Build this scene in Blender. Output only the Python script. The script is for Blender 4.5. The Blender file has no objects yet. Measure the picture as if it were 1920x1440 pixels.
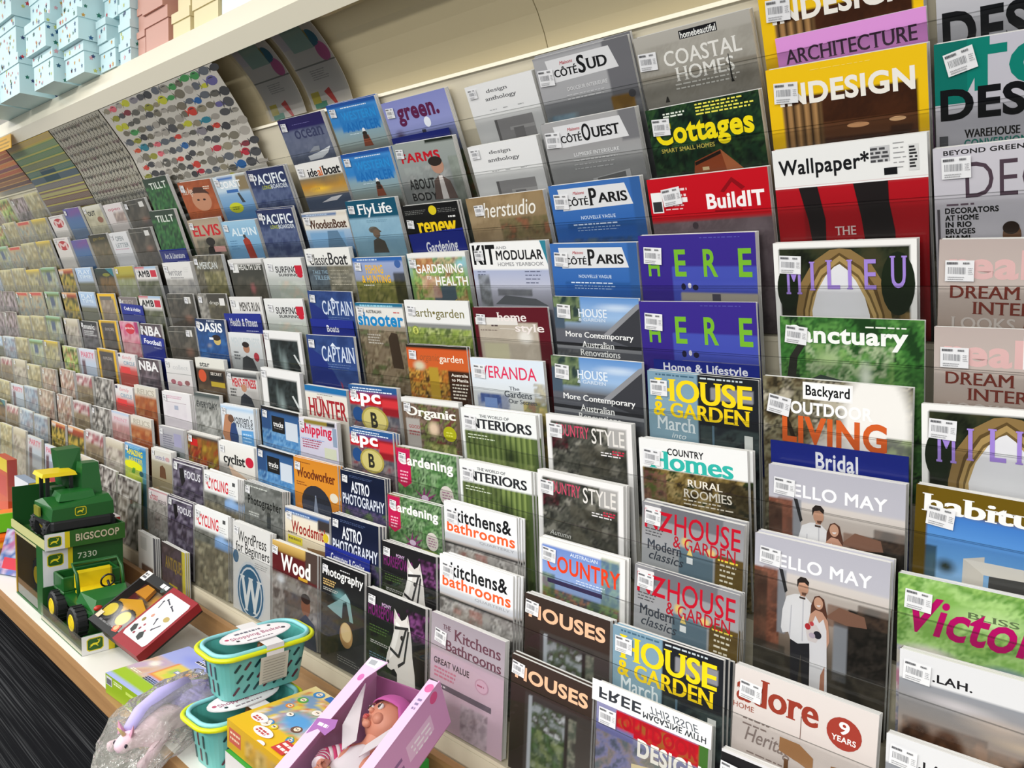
import bpy, math, random
import numpy as np
from mathutils import Matrix, Vector, noise as mnoise

random.seed(7)
sc = bpy.context.scene
col = sc.collection

# ------------------------------------------------------------------ camera, light, exposure
cam_d = bpy.data.cameras.new('camera')
cam_d.sensor_width = 36.0
cam_d.lens = 1514.86 / 1920 * 36
cam_d.clip_start = 0.05
cam_o = bpy.data.objects.new('camera', cam_d)
col.objects.link(cam_o)
_y, _p, _r = 0.770802502, 0.0937331573, 0.0276043889
_f = Vector((-math.sin(_y) * math.cos(_p), math.cos(_y) * math.cos(_p), -math.sin(_p)))
_x = Vector((math.cos(_y), math.sin(_y), 0))
_u = _x.cross(_f)
_x2 = math.cos(_r) * _x + math.sin(_r) * _u
_u2 = -math.sin(_r) * _x + math.cos(_r) * _u
cam_o.matrix_world = Matrix(((_x2.x, _u2.x, -_f.x, 1.06334), (_x2.y, _u2.y, -_f.y, -1.20765),
                             (_x2.z, _u2.z, -_f.z, 1.30075), (0, 0, 0, 1)))
sc.camera = cam_o

world = bpy.data.worlds.new('shop_ambience')
world.use_nodes = True
world.node_tree.nodes['Background'].inputs[0].default_value = (0.93, 0.96, 1.0, 1)
world.node_tree.nodes['Background'].inputs[1].default_value = 0.66
sc.world = world

def ceiling_lamp(x, y, energy, sx=1.2, sy=0.6):
    l = bpy.data.lights.new('ceiling_lamp', 'AREA')
    l.shape = 'RECTANGLE'; l.size = sx; l.size_y = sy; l.energy = energy; l.color = (1.0, 0.985, 0.955)
    o = bpy.data.objects.new('ceiling_lamp', l); col.objects.link(o)
    o.location = (x, y, 2.96)
for lx in (-6.6, -4.8, -3.0, -1.2, 0.6, 2.4, 4.2):  # unseen ceiling rows; the rightmost pair is added to brighten right-facing sides
    ceiling_lamp(lx, -1.6, 17)
    ceiling_lamp(lx, -3.8, 82)

vs = sc.view_settings
vs.view_transform = 'Standard'; vs.look = 'None'; vs.gamma = 1.0
vs.use_curve_mapping = False
vs.exposure = 0.0
sc.cycles.transparent_max_bounces = 24
sc.cycles.max_bounces = 6

# ------------------------------------------------------------------ helpers
def lin(h):
    h = h.lstrip('#')
    c = [int(h[i:i + 2], 16) / 255 for i in (0, 2, 4)]
    return tuple((v / 12.92 if v <= .04045 else ((v + .055) / 1.055) ** 2.4) for v in c)

def mat(name, hexc='cccccc', rough=.5, spec=.5, metal=0, attr=False, bump=0, bscale=60, coat=0):
    m = bpy.data.materials.new(name); m.use_nodes = True
    nt = m.node_tree; b = nt.nodes['Principled BSDF']
    b.inputs['Base Color'].default_value = (*lin(hexc), 1)
    b.inputs['Roughness'].default_value = rough
    b.inputs['Specular IOR Level'].default_value = spec
    b.inputs['Metallic'].default_value = metal
    b.inputs['Coat Weight'].default_value = coat
    if attr:
        a = nt.nodes.new('ShaderNodeAttribute'); a.attribute_name = 'ink'
        nt.links.new(a.outputs['Color'], b.inputs['Base Color'])
    if bump:
        n = nt.nodes.new('ShaderNodeTexNoise'); n.inputs['Scale'].default_value = bscale
        n.inputs['Detail'].default_value = 4
        t = nt.nodes.new('ShaderNodeTexCoord'); nt.links.new(t.outputs['Object'], n.inputs['Vector'])
        bp = nt.nodes.new('ShaderNodeBump'); bp.inputs['Strength'].default_value = bump
        bp.inputs['Distance'].default_value = .01
        nt.links.new(n.outputs['Fac'], bp.inputs['Height']); nt.links.new(bp.outputs['Normal'], b.inputs['Normal'])
    return m

def clear_mat(name, tint=(1, 1, 1), rough=.03, strength=1.0, haze=0.0, bump=0, bscale=30):
    """thin clear plastic: mostly transmits, reflects more at grazing angles"""
    m = bpy.data.materials.new(name); m.use_nodes = True
    nt = m.node_tree; nt.nodes.clear()
    out = nt.nodes.new('ShaderNodeOutputMaterial')
    tr = nt.nodes.new('ShaderNodeBsdfTransparent'); tr.inputs[0].default_value = (*tint, 1)
    gl = nt.nodes.new('ShaderNodeBsdfGlossy'); gl.inputs['Roughness'].default_value = rough
    fr = nt.nodes.new('ShaderNodeFresnel'); fr.inputs[0].default_value = 1.45
    mu = nt.nodes.new('ShaderNodeMath'); mu.operation = 'MULTIPLY'; mu.inputs[1].default_value = strength
    mx = nt.nodes.new('ShaderNodeMixShader')
    nt.links.new(fr.outputs[0], mu.inputs[0]); nt.links.new(mu.outputs[0], mx.inputs[0])
    nt.links.new(tr.outputs[0], mx.inputs[1]); nt.links.new(gl.outputs[0], mx.inputs[2])
    last = mx
    if haze:
        df = nt.nodes.new('ShaderNodeBsdfDiffuse'); df.inputs[0].default_value = (.9, .9, .78, 1)
        m2 = nt.nodes.new('ShaderNodeMixShader'); m2.inputs[0].default_value = haze
        nt.links.new(mx.outputs[0], m2.inputs[1]); nt.links.new(df.outputs[0], m2.inputs[2]); last = m2
    if bump:
        n = nt.nodes.new('ShaderNodeTexNoise'); n.inputs['Scale'].default_value = bscale
        n.inputs['Detail'].default_value = 3
        t = nt.nodes.new('ShaderNodeTexCoord'); nt.links.new(t.outputs['Object'], n.inputs['Vector'])
        bp = nt.nodes.new('ShaderNodeBump'); bp.inputs['Strength'].default_value = bump; bp.inputs['Distance'].default_value = .03
        nt.links.new(n.outputs['Fac'], bp.inputs['Height']); nt.links.new(bp.outputs['Normal'], gl.inputs['Normal'])
        nt.links.new(bp.outputs['Normal'], fr.inputs['Normal'])
    nt.links.new(last.outputs[0], out.inputs[0])
    return m

M_PRINT = mat('printed_paper', attr=True, rough=.36, spec=.22)
M_CARD = mat('printed_card', attr=True, rough=.45, spec=.4)
M_PLAST = mat('moulded_plastic', attr=True, rough=.32, spec=.5)
M_CREAM = mat('cream_plastic', 'd9d0b8', rough=.38, spec=.5)
M_CANOPY = mat('glossy_cream_sheet', 'c2b593', rough=.16, spec=.6, bump=.12, bscale=5)
M_FASCIA = mat('painted_fascia', 'ece5cf', rough=.35)
M_CLEAR = clear_mat('clear_acrylic', (.965, .97, .965), strength=.6, haze=.004)
M_EDGE = clear_mat('acrylic_edge', (.52, .53, .52), strength=1.6, rough=.15)
M_HAZY = clear_mat('hazy_acrylic', (.97, .97, .9), strength=.6, haze=.055)
M_WRAP = clear_mat('crinkled_film', (.98, .98, .98), strength=1.0, rough=.16, haze=.15, bump=.9, bscale=30)
M_FILM = clear_mat('smooth_film', (.97, .97, .97), strength=1.5, rough=.05)
M_RUBBER = mat('black_rubber', '1b1c1e', rough=.55)

# pages: white block with fine sheet lines across its thickness
M_PAGE = mat('page_edges', 'e2e1dc', rough=.6, spec=.2)
_nt = M_PAGE.node_tree
_tc = _nt.nodes.new('ShaderNodeTexCoord'); _mp = _nt.nodes.new('ShaderNodeMapping')
_mp.inputs['Scale'].default_value = (4, 900, 4)
_nz = _nt.nodes.new('ShaderNodeTexNoise'); _nz.inputs['Scale'].default_value = 1.0; _nz.inputs['Detail'].default_value = 2
_rp = _nt.nodes.new('ShaderNodeValToRGB')
_rp.color_ramp.elements[0].position = .35; _rp.color_ramp.elements[0].color = (*lin('bcbbb7'), 1)
_rp.color_ramp.elements[1].position = .6; _rp.color_ramp.elements[1].color = (*lin('f4f3f0'), 1)
_nt.links.new(_tc.outputs['Object'], _mp.inputs['Vector']); _nt.links.new(_mp.outputs['Vector'], _nz.inputs['Vector'])
_nt.links.new(_nz.outputs['Fac'], _rp.inputs['Fac']); _nt.links.new(_rp.outputs['Color'], _nt.nodes['Principled BSDF'].inputs['Base Color'])

class MB:
    """collects polygons with a colour each; build() links them as ONE mesh object"""
    def __init__(s): s.v = []; s.f = []; s.c = []
    def poly(s, pts, c):
        n = len(s.v); s.v += [tuple(p) for p in pts]; s.f.append(tuple(range(n, n + len(pts)))); s.c.append(c)
    def add(s, vs_, fs, c):
        n = len(s.v); s.v += [tuple(p) for p in vs_]
        for f in fs: s.f.append(tuple(i + n for i in f)); s.c.append(c)
    def box(s, a, b, c, bev=0, mtx=None):
        x0, y0, z0 = a; x1, y1, z1 = b
        if bev:
            bv = []; import itertools
            g = [(x0, x0 + bev, x1 - bev, x1), (y0, y0 + bev, y1 - bev, y1), (z0, z0 + bev, z1 - bev, z1)]
            P = []
            cx, cy, cz = (x0 + x1) / 2, (y0 + y1) / 2, (z0 + z1) / 2
            for ax in range(3):
                for sd in (0, 3):
                    o = [k for k in range(3) if k != ax]
                    for (i, j) in ((1, 1), (2, 1), (2, 2), (1, 2)):
                        q = [0, 0, 0]; q[ax] = g[ax][sd]; q[o[0]] = g[o[0]][i]; q[o[1]] = g[o[1]][j]; P.append(q)
            me = hull(P)
            vs_, fs = me
        else:
            vs_ = [(x0, y0, z0), (x1, y0, z0), (x1, y1, z0), (x0, y1, z0), (x0, y0, z1), (x1, y0, z1), (x1, y1, z1), (x0, y1, z1)]
            fs = [(3, 2, 1, 0), (4, 5, 6, 7), (0, 1, 5, 4), (1, 2, 6, 5), (2, 3, 7, 6), (3, 0, 4, 7)]
        if mtx is not None: vs_ = [tuple(mtx @ Vector(p)) for p in vs_]
        s.add(vs_, fs, c)
    def hull(s, pts, c, mtx=None):
        vs_, fs = hull(pts)
        if mtx is not None: vs_ = [tuple(mtx @ Vector(p)) for p in vs_]
        s.add(vs_, fs, c)
    def tube(s, path, r, c, n=8, closed=False):
        path = [Vector(p) for p in path]; m = len(path); rings = []
        rr = r if isinstance(r, (list, tuple)) else [r] * m
        for i, p in enumerate(path):
            if closed: d = path[(i + 1) % m] - path[i - 1]
            else: d = path[min(i + 1, m - 1)] - path[max(i - 1, 0)]
            d.normalize(); a = d.orthogonal().normalized() if i == 0 else (rings_a - d * rings_a.dot(d)).normalized()
            rings_a = a; b = d.cross(a)
            rings.append([tuple(p + rr[i] * (math.cos(2 * math.pi * k / n) * a + math.sin(2 * math.pi * k / n) * b)) for k in range(n)])
        vs_ = [q for r_ in rings for q in r_]; fs = []
        for i in range(m if closed else m - 1):
            j = (i + 1) % m
            for k in range(n):
                k2 = (k + 1) % n; fs.append((i * n + k, i * n + k2, j * n + k2, j * n + k))
        if not closed:
            fs.append(tuple(range(n - 1, -1, -1))); fs.append(tuple((m - 1) * n + k for k in range(n)))
        s.add(vs_, fs, c)
    def lathe(s, prof, c, n=24, mtx=None):
        """prof: (radius, height) about local Z"""
        vs_ = []; fs = []; m = len(prof)
        for r, h in prof:
            for k in range(n): vs_.append((r * math.cos(2 * math.pi * k / n), r * math.sin(2 * math.pi * k / n), h))
        for i in range(m - 1):
            for k in range(n):
                k2 = (k + 1) % n; fs.append((i * n + k, i * n + k2, (i + 1) * n + k2, (i + 1) * n + k))
        fs.append(tuple(range(n - 1, -1, -1))); fs.append(tuple((m - 1) * n + k for k in range(n)))
        if mtx is not None: vs_ = [tuple(mtx @ Vector(p)) for p in vs_]
        s.add(vs_, fs, c)
    def ball(s, c0, r, c, n=16, m=10, mtx=None):
        rx, ry, rz = r if isinstance(r, (tuple, list)) else (r, r, r)
        vs_ = []; fs = []
        for i in range(m + 1):
            t = math.pi * i / m
            for k in range(n):
                a = 2 * math.pi * k / n
                vs_.append((c0[0] + rx * math.sin(t) * math.cos(a), c0[1] + ry * math.sin(t) * math.sin(a), c0[2] + rz * math.cos(t)))
        for i in range(m):
            for k in range(n):
                k2 = (k + 1) % n; fs.append((i * n + k, (i + 1) * n + k, (i + 1) * n + k2, i * n + k2))
        if mtx is not None: vs_ = [tuple(mtx @ Vector(p)) for p in vs_]
        s.add(vs_, fs, c)
    def build(s, name, m, parent=None, smooth=False):
        me = bpy.data.meshes.new(name); me.from_pydata(s.v, [], s.f); me.materials.append(m)
        at = me.color_attributes.new('ink', 'FLOAT_COLOR', 'CORNER')
        buf = np.ones((len(me.loops), 4), np.float32); i = 0
        for f, c in zip(s.f, s.c):
            if c is None: c = 'cccccc'
            if isinstance(c, str): c = lin(c)
            k = len(f)
            if isinstance(c, np.ndarray): buf[i:i + k, :3] = c
            else: buf[i:i + k, :3] = c[:3]
            i += k
        at.data.foreach_set('color', buf.ravel())
        if smooth: me.polygons.foreach_set('use_smooth', [True] * len(me.polygons))
        me.update()
        o = bpy.data.objects.new(name, me); col.objects.link(o)
        if parent is not None: o.parent = parent
        return o

import bmesh
def hull(pts):
    bm = bmesh.new()
    for p in pts: bm.verts.new(p)
    r = bmesh.ops.convex_hull(bm, input=bm.verts)
    bmesh.ops.dissolve_limit(bm, angle_limit=.01, verts=bm.verts, edges=bm.edges)
    for v in [v for v in bm.verts if not v.link_faces]: bm.verts.remove(v)
    bm.verts.index_update()
    vs_ = [tuple(v.co) for v in bm.verts]; fs = [tuple(v.index for v in f.verts) for f in bm.faces]
    bm.free(); return vs_, fs

def thing(name, label, cat, mtx=None, group=None):
    o = bpy.data.objects.new(name, None); col.objects.link(o); o.empty_display_size = .05
    if mtx is not None: o.matrix_world = mtx if isinstance(mtx, Matrix) else Matrix.Translation(mtx)
    return tag(o, label, cat, group)

def tag(o, label, cat, group=None):
    o['label'] = label; o['category'] = cat
    if group: o['group'] = group
    return o

def dup(root):
    r = root.copy(); col.objects.link(r)
    for ch in root.children:
        c = ch.copy(); col.objects.link(c); c.parent = r
        for g in ch.children:
            d = g.copy(); col.objects.link(d); d.parent = c
    return r

# ------------------------------------------------------------------ lettering
_tc_cache = {}
def glyphs(s, style):
    """letters as flat polygons in a unit box; styles: s sans, b bold, h heavy, f serif, F bold serif, i slanted"""
    key = (s, style)
    if key in _tc_cache: return _tc_cache[key]
    cu = bpy.data.curves.new('t', 'FONT'); cu.body = s; cu.resolution_u = 4 if style[0] in 'hbF' else 3
    cu.offset = {'b': .022, 'h': .034, 's': .006, 'f': .004, 'F': .010, 't': -.006, 'i': .004, 'I': .02}.get(style[0], 0)
    emb = 0
    if ('M' in s or '*' in s) and cu.offset > 0: emb = cu.offset * .85; cu.offset = 0
    if style[0] in 'hb': cu.space_character = 1.06
    if style[0] in 'iI': cu.shear = .3
    ob = bpy.data.objects.new('t', cu)
    me = bpy.data.meshes.new_from_object(ob)
    v = np.array([w.co[:2] for w in me.vertices]) if len(me.vertices) else np.zeros((1, 2))
    fs = [tuple(p.vertices) for p in me.polygons]
    if style[0] in 'fF':
        # thick and thin strokes plus small slab serifs at the ends of the stems
        cnt = {}; nb = {}
        for f in fs:
            for a, b in zip(f, f[1:] + f[:1]): cnt[(min(a, b), max(a, b))] = cnt.get((min(a, b), max(a, b)), 0) + 1
        for (a, b), k in cnt.items():
            if k == 1: nb.setdefault(a, []).append(b); nb.setdefault(b, []).append(a)
        d = .045 if style[0] == 'F' else .024
        n = len(v); extra = []; ef = []
        def upright(a, b):
            o = [q for q in nb.get(a, []) if q != b]
            return bool(o) and abs(v[o[0]][0] - v[a][0]) < .4 * abs(v[o[0]][1] - v[a][1]) + .004
        for (a, b), k in cnt.items():
            if k != 1: continue
            pa, pb = v[a], v[b]
            if abs(pa[1] - pb[1]) < .004 and .02 < abs(pa[0] - pb[0]) < .2 and upright(a, b) and upright(b, a):
                y = pa[1]
                low = abs(y) < .03
                if not (low or y > .3): continue
                x0, x1 = min(pa[0], pb[0]) - .05, max(pa[0], pb[0]) + .05 + d
                y0, y1 = (y, y + .036) if low else (y - .036, y)
                i0 = n * 2 + len(extra)
                extra += [(x0, y0), (x1, y0), (x1, y1), (x0, y1)]; ef.append((i0, i0 + 1, i0 + 2, i0 + 3))
        fs2 = [tuple(i + n for i in f) for f in fs]
        lev = [0] * n + [1] * n + [2] * len(extra)
        v = np.vstack([v, v + np.array([d, 0])] + ([np.array(extra)] if extra else []))
        fs = fs + fs2 + ef
    if style[0] not in 'fF': lev = [0] * len(v)
    if emb:
        n = len(v); sh = [(-emb, -emb), (emb, -emb), (emb, emb), (-emb, emb)]; fs0 = list(fs); lv0 = list(lev); v0 = v
        for q, d2 in enumerate(sh):
            v = np.vstack([v, v0 + np.array(d2)]); fs = fs + [tuple(i + n * (q + 1) for i in f) for f in fs0]; lev = lev + [l + (q + 1) * .7 for l in lv0]
    lo = v.min(0); sz = np.maximum(v.max(0) - lo, 1e-4)
    v = (v - lo) / sz
    bpy.data.objects.remove(ob); bpy.data.curves.remove(cu); bpy.data.meshes.remove(me)
    _tc_cache[key] = (v, fs, lev)
    return _tc_cache[key]

class Sheet:
    """a printed face: u runs across (0..1), v runs down in the same unit; layers sit a hair above each other"""
    def __init__(s, W, H, nx=0, ny=0, put=None):
        s.W = W; s.H = H; s.mb = MB(); s.k = 1; s.fix = None; s.put = put or (lambda u, v, d: (u * W, -d, -v * W)); s.vm = H / W
        s.nx = nx; s.ny = ny
        if nx:
            gu = np.linspace(0, 1, nx + 1); gv = np.linspace(0, s.vm, ny + 1)
            s.U, s.V = np.meshgrid(gu, gv); s.C = np.zeros((ny + 1, nx + 1, 3))
    def lay(s):
        if s.fix is not None: return s.fix
        s.k += 1; return s.k * 3.5e-5
    def flat(s, pts, c):
        d = s.lay(); s.mb.poly([s.put(u, min(v, s.vm), d) for u, v in pts], c)
    def op(s, o):
        p = o.split(); k = p[0]
        if k in 'RNS' and float(p[4]) >= 1.2: p[4] = '9'
        F = [float(x) if x.lstrip('-').replace('.', '', 1).isdigit() else x for x in p[1:]]
        if k == 'G':
            st = [(float(q.split(':')[0]), lin(q.split(':')[1])) for q in p[1:]]
            xs = [q[0] for q in st]
            for i in range(3): s.C[..., i] = np.interp(s.V, xs, [q[1][i] for q in st])
        elif k == 'R':
            m = (s.U >= F[0] - 1e-6) & (s.V >= F[1] - 1e-6) & (s.U <= F[2] + 1e-6) & (s.V <= F[3] + 1e-6); s.C[m] = lin(p[5])
        elif k == 'B':
            r = np.sqrt(((s.U - F[0]) / F[2]) ** 2 + ((s.V - F[1]) / F[3]) ** 2); sf = F[5] if len(F) > 5 else .4
            a = np.clip((1 - r) / sf, 0, 1)[..., None]; s.C = s.C * (1 - a) + np.array(lin(p[5])) * a
        elif k == 'N':   # mottled photograph: u0 v0 u1 v1 scale amount colours...
            m = (s.U >= F[0] - 1e-6) & (s.V >= F[1] - 1e-6) & (s.U <= F[2] + 1e-6) & (s.V <= F[3] + 1e-6)
            cs = np.array([lin(q) for q in p[7:]]); sd = (hash_(o) % 97) * 1.3
            idx = np.argwhere(m)
            for i, j in idx:
                t = mnoise.noise((s.U[i, j] * F[4] + sd, s.V[i, j] * F[4] - sd, sd)) * 1.15 + .5 + (random.random() - .5) * .35
                t = min(max(t, 0), .999) * (len(cs) - 1) if len(cs) > 1 else 0
                q = int(t); cc = cs[q] * (1 - t + q) + cs[min(q + 1, len(cs) - 1)] * (t - q)
                s.C[i, j] = s.C[i, j] * (1 - F[5]) + cc * F[5]
        elif k == 'S':   # vertical stripes u0 v0 u1 v1 n colA colB
            m = (s.U >= F[0] - 1e-6) & (s.V >= F[1] - 1e-6) & (s.U <= F[2] + 1e-6) & (s.V <= F[3] + 1e-6)
            w = (np.sin((s.U - F[0]) / (F[2] - F[0]) * math.pi * 2 * F[4]) * .5 + .5)[..., None]
            c = np.array(lin(p[6])) * w + np.array(lin(p[7])) * (1 - w); s.C[m] = c[m]
        elif k == 'r': s.flat([(F[0], F[3]), (F[2], F[3]), (F[2], F[1]), (F[0], F[1])], p[5])
        elif k == 'e':
            n = 20; s.flat([(F[0] + F[2] * math.cos(2 * math.pi * i / n), F[1] - F[3] * math.sin(2 * math.pi * i / n)) for i in range(n)], p[5])
        elif k == 'p':
            q = [tuple(map(float, w.split(','))) for w in p[2:]]
            ar = sum(a[0] * b[1] - b[0] * a[1] for a, b in zip(q, q[1:] + q[:1]))
            if ar > 0: q = q[::-1]
            s.flat(q, p[1])
        elif k == 't':   # text u0 v0 u1 v1 colour style
            gv, fs, lev = glyphs(p[1].replace('_', ' '), p[7] if len(p) > 7 else 's')
            u0, v0, u1, v1 = F[1:5]; d = s.lay(); c = p[6]
            P = [s.put(u0 + a * (u1 - u0), v1 - b * (v1 - v0), d + q * 2e-5) for (a, b), q in zip(gv, lev)]
            if lev[-1]: s.k += max(lev) * .6
            s.mb.add(P, fs, c)
        elif k == 'l':   # greeked small print: u0 v0 u1 n dv h colour
            d = s.lay()
            for i in range(int(F[3])):
                v = F[1] + i * F[4]; u = F[0]; ue = F[2] - (hash_(o + str(i)) % 5) * .06 * (F[2] - F[0])
                while u < ue:
                    w = (.02 + (hash_(o + str(i) + '%.3f' % u) % 5) * .012)
                    e = min(u + w, ue)
                    s.mb.poly([s.put(u, v + F[5], d), s.put(e, v + F[5], d), s.put(e, v, d), s.put(u, v, d)], p[7]); u = e + .012
    def finish(s):
        if s.nx:
            n = len(s.mb.v); w = s.nx + 1
            for j in range(s.ny + 1):
                for i in range(w): s.mb.v.append(tuple(s.put(s.U[j, i], s.V[j, i], 0)))
            for j in range(s.ny):
                for i in range(s.nx):
                    q = [(j + 1, i), (j + 1, i + 1), (j, i + 1), (j, i)]
                    s.mb.f.append(tuple(n + a * w + b for a, b in q)); s.mb.c.append(np.array([s.C[a, b] for a, b in q]))
        return s.mb

def hash_(t):
    h = 5381
    for ch in t: h = (h * 33 + ord(ch)) & 0xffffffff
    return h

# ------------------------------------------------------------------ the place: floor, wall, ceiling
X0, X1 = -5.2, 1.75
def structure(name, mb, m):
    o = mb.build(name, m); o['kind'] = 'structure'; return o
M_CARPET = mat('ribbed_carpet', '1a1b1d', rough=.95, spec=.1)
nt = M_CARPET.node_tree
tc = nt.nodes.new('ShaderNodeTexCoord'); mp = nt.nodes.new('ShaderNodeMapping'); mp.inputs['Scale'].default_value = (1.2, 190, 1)
nz = nt.nodes.new('ShaderNodeTexNoise'); nz.inputs['Scale'].default_value = 1; nz.inputs['Detail'].default_value = 3; nz.inputs['Roughness'].default_value = .6
rp = nt.nodes.new('ShaderNodeValToRGB')
rp.color_ramp.elements[0].position = .5; rp.color_ramp.elements[0].color = (*lin('141518'), 1)
rp.color_ramp.elements[1].position = .7; rp.color_ramp.elements[1].color = (*lin('4c4d4f'), 1)
nt.links.new(tc.outputs['Object'], mp.inputs['Vector']); nt.links.new(mp.outputs['Vector'], nz.inputs['Vector'])
nt.links.new(nz.outputs['Fac'], rp.inputs['Fac']); nt.links.new(rp.outputs['Color'], nt.nodes['Principled BSDF'].inputs['Base Color'])
b = MB(); b.box((-8, -5, -.05), (6, .42, 0), 'ffffff'); structure('floor', b, M_CARPET)
b = MB(); b.box((-8, .42, 0), (6, .5, 3.05), 'ffffff'); structure('wall_back', b, mat('wall_paint', 'dedbd2', rough=.8))
b = MB(); b.box((-8, -5, 3.0), (6, .5, 3.05), 'ffffff'); structure('ceiling', b, mat('ceiling_tile', 'e8e8e4', rough=.9))

# ------------------------------------------------------------------ the long magazine rack
TY = [-.079, -.055, -.032, -.016, -.004, .0, -.009, -.022, -.036, -.059, -.088]
TZ = [1.757, 1.651, 1.539, 1.42, 1.309, 1.2, 1.078, .962, .853, .743, .641]
TA = [.49, .42, .345, .25, .205, .155, .12, .075, .05, .01, -.015]
SL = .287
SLS = [SL] * 10 + [.257]      # the lowest pockets are shorter
def tier_pt(k, s, n=0.0):
    """point (y, z) of tier k, s metres down its slope, n metres towards the aisle"""
    a = TA[k]; q = math.hypot(1, a)
    return (TY[k] + a / q * s - n / q, TZ[k] - s / q - n * a / q)
def extrude(mb, prof, x0, x1, c='ffffff', close=True):
    n = len(prof)
    v = [(x0, y, z) for y, z in prof] + [(x1, y, z) for y, z in prof]
    f = [(i, i + 1, n + i + 1, n + i) for i in range(n - 1)]
    mb.add(v, f, c)
    if close:
        mb.add(v, [(n - 1, 0, n, 2 * n - 1), tuple(range(n - 1, -1, -1)), tuple(range(n, 2 * n))], c)
rack = thing('magazine_rack', 'long cream curved wall rack with stepped clear pockets full of magazines', 'rack', (0, 0, 0))
BAYS = [X0, -4.65, -3.72, -2.79, -1.86, -.93, 0.0, .93, X1]
LED = [((-.045, 1.786), (-.068, 1.780))] + [(tier_pt(k, SLS[k], -.021), tier_pt(k, SLS[k], .0062)) for k in range(11)]
for k in range(1, 12):
    mb = MB(); (by, bz), (fy, fz) = LED[k]; (py, pz) = LED[k - 1][1]
    for a, c in zip(BAYS, BAYS[1:]):
        # riser behind the tier, its ledge, and a thickness behind
        prof = [(py, pz - .001), (by, bz), (fy, fz), (fy, fz - .008), (by + .008, bz - .008), (py + .010, pz - .004)]
        extrude(mb, prof, a + .0008, c - .0008)
    mb.build('step', M_CREAM, rack)
for k in range(11):
    mb = MB(); fy, fz = LED[k + 1][1]
    for a, c in zip(BAYS, BAYS[1:]):
        p = [tier_pt(k, SLS[k] - .001, .0062), tier_pt(k, .075, .0062)]
        mb.add([(a + .001, *p[0]), (c - .001, *p[0]), (c - .001, *p[1]), (a + .001, *p[1])], [(0, 1, 2, 3)], 'ffffff')
    pf = mb.build('pocket_front', M_CLEAR, rack)
    mb = MB()
    p = [tier_pt(k, .075, .0062), tier_pt(k, .0735, .0065)]
    for a, c in zip(BAYS, BAYS[1:]):
        mb.add([(a + .001, *p[0]), (c - .001, *p[0]), (c - .001, *p[1]), (a + .001, *p[1])], [(0, 1, 2, 3)], 'ffffff')
    mb.build('pocket_edge', M_EDGE, pf)
mb = MB(); fy, fz = LED[11][1]
for a, c in zip(BAYS, BAYS[1:]): mb.box((a + .0008, fy, .29), (c - .0008, fy + .012, fz - .009), 'ffffff')
mb.build('base_panel', M_CREAM, rack)
# canopy: curved glossy panel overhead, small ledge under it, fascia and top shelf
CAN = [(-.040, 1.789), (-.052, 1.815), (-.072, 1.848), (-.098, 1.880), (-.130, 1.912), (-.165, 1.940), (-.200, 1.962)]
mb = MB()
for a, c in zip(BAYS, BAYS[1:]):
    extrude(mb, CAN + [(y + .008, z + .006) for y, z in CAN[::-1]], a + .0012, c - .0012)
mb.build('canopy', M_CANOPY, rack)
mb = MB()
extrude(mb, [LED[0][0], LED[0][1], (-.070, 1.772), (-.040, 1.777)], X0, X1); mb.build('canopy_ledge', M_FASCIA, rack)
mb = MB()
extrude(mb, [(-.200, 1.924), (-.226, 1.962), (-.217, 2.018), (-.150, 2.018), (-.150, 2.006), (-.205, 2.006), (-.214, 1.962), (-.195, 1.930)], X0, X1)
mb.build('fascia', M_FASCIA, rack)
mb = MB(); mb.box((X0, -.15, 2.006), (X1, .36, 2.018), 'ffffff'); mb.build('top_shelf', M_FASCIA, rack)
mb = MB(); mb.box((X0, .34, .05), (X1, .36, 2.006), 'ffffff'); mb.build('back_panel', M_CREAM, rack)
# bottom display shelf
M_OAK = mat('oak_edge', 'b58a5a', rough=.5)
nt = M_OAK.node_tree; tc = nt.nodes.new('ShaderNodeTexCoord'); mp = nt.nodes.new('ShaderNodeMapping'); mp.inputs['Scale'].default_value = (3, 60, 60)
nz = nt.nodes.new('ShaderNodeTexNoise'); nz.inputs['Detail'].default_value = 4; nz.inputs['Scale'].default_value = 1
rp = nt.nodes.new('ShaderNodeValToRGB'); rp.color_ramp.elements[0].color = (*lin('8f6840'), 1); rp.color_ramp.elements[1].color = (*lin('b98e5e'), 1)
nt.links.new(tc.outputs['Object'], mp.inputs['Vector']); nt.links.new(mp.outputs['Vector'], nz.inputs['Vector']); nt.links.new(nz.outputs['Fac'], rp.inputs['Fac'])
nt.links.new(rp.outputs['Color'], nt.nodes['Principled BSDF'].inputs['Base Color'])
M_SHELF = mat('white_laminate', 'e6e4dc', rough=.4)
SZ = .29
mb = MB(); mb.box((X0, -.485, SZ - .045), (X1, .34, SZ - .0007), 'ffffff'); mb.build('display_shelf', M_SHELF, rack)
mb = MB(); mb.box((X0, -.502, SZ - .047), (X1, -.485, SZ - .001), 'ffffff'); mb.build('shelf_edge', M_OAK, rack)
mb = MB(); mb.box((X0, -.142, SZ), (X1, -.124, .356), 'ffffff'); mb.build('back_lip', M_OAK, rack)
mb = MB(); mb.box((X0, -.30, 0), (X1, -.28, SZ - .046), 'ffffff'); mb.build('kickboard', mat('dark_board', '1c1c1e', rough=.7), rack)
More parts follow.
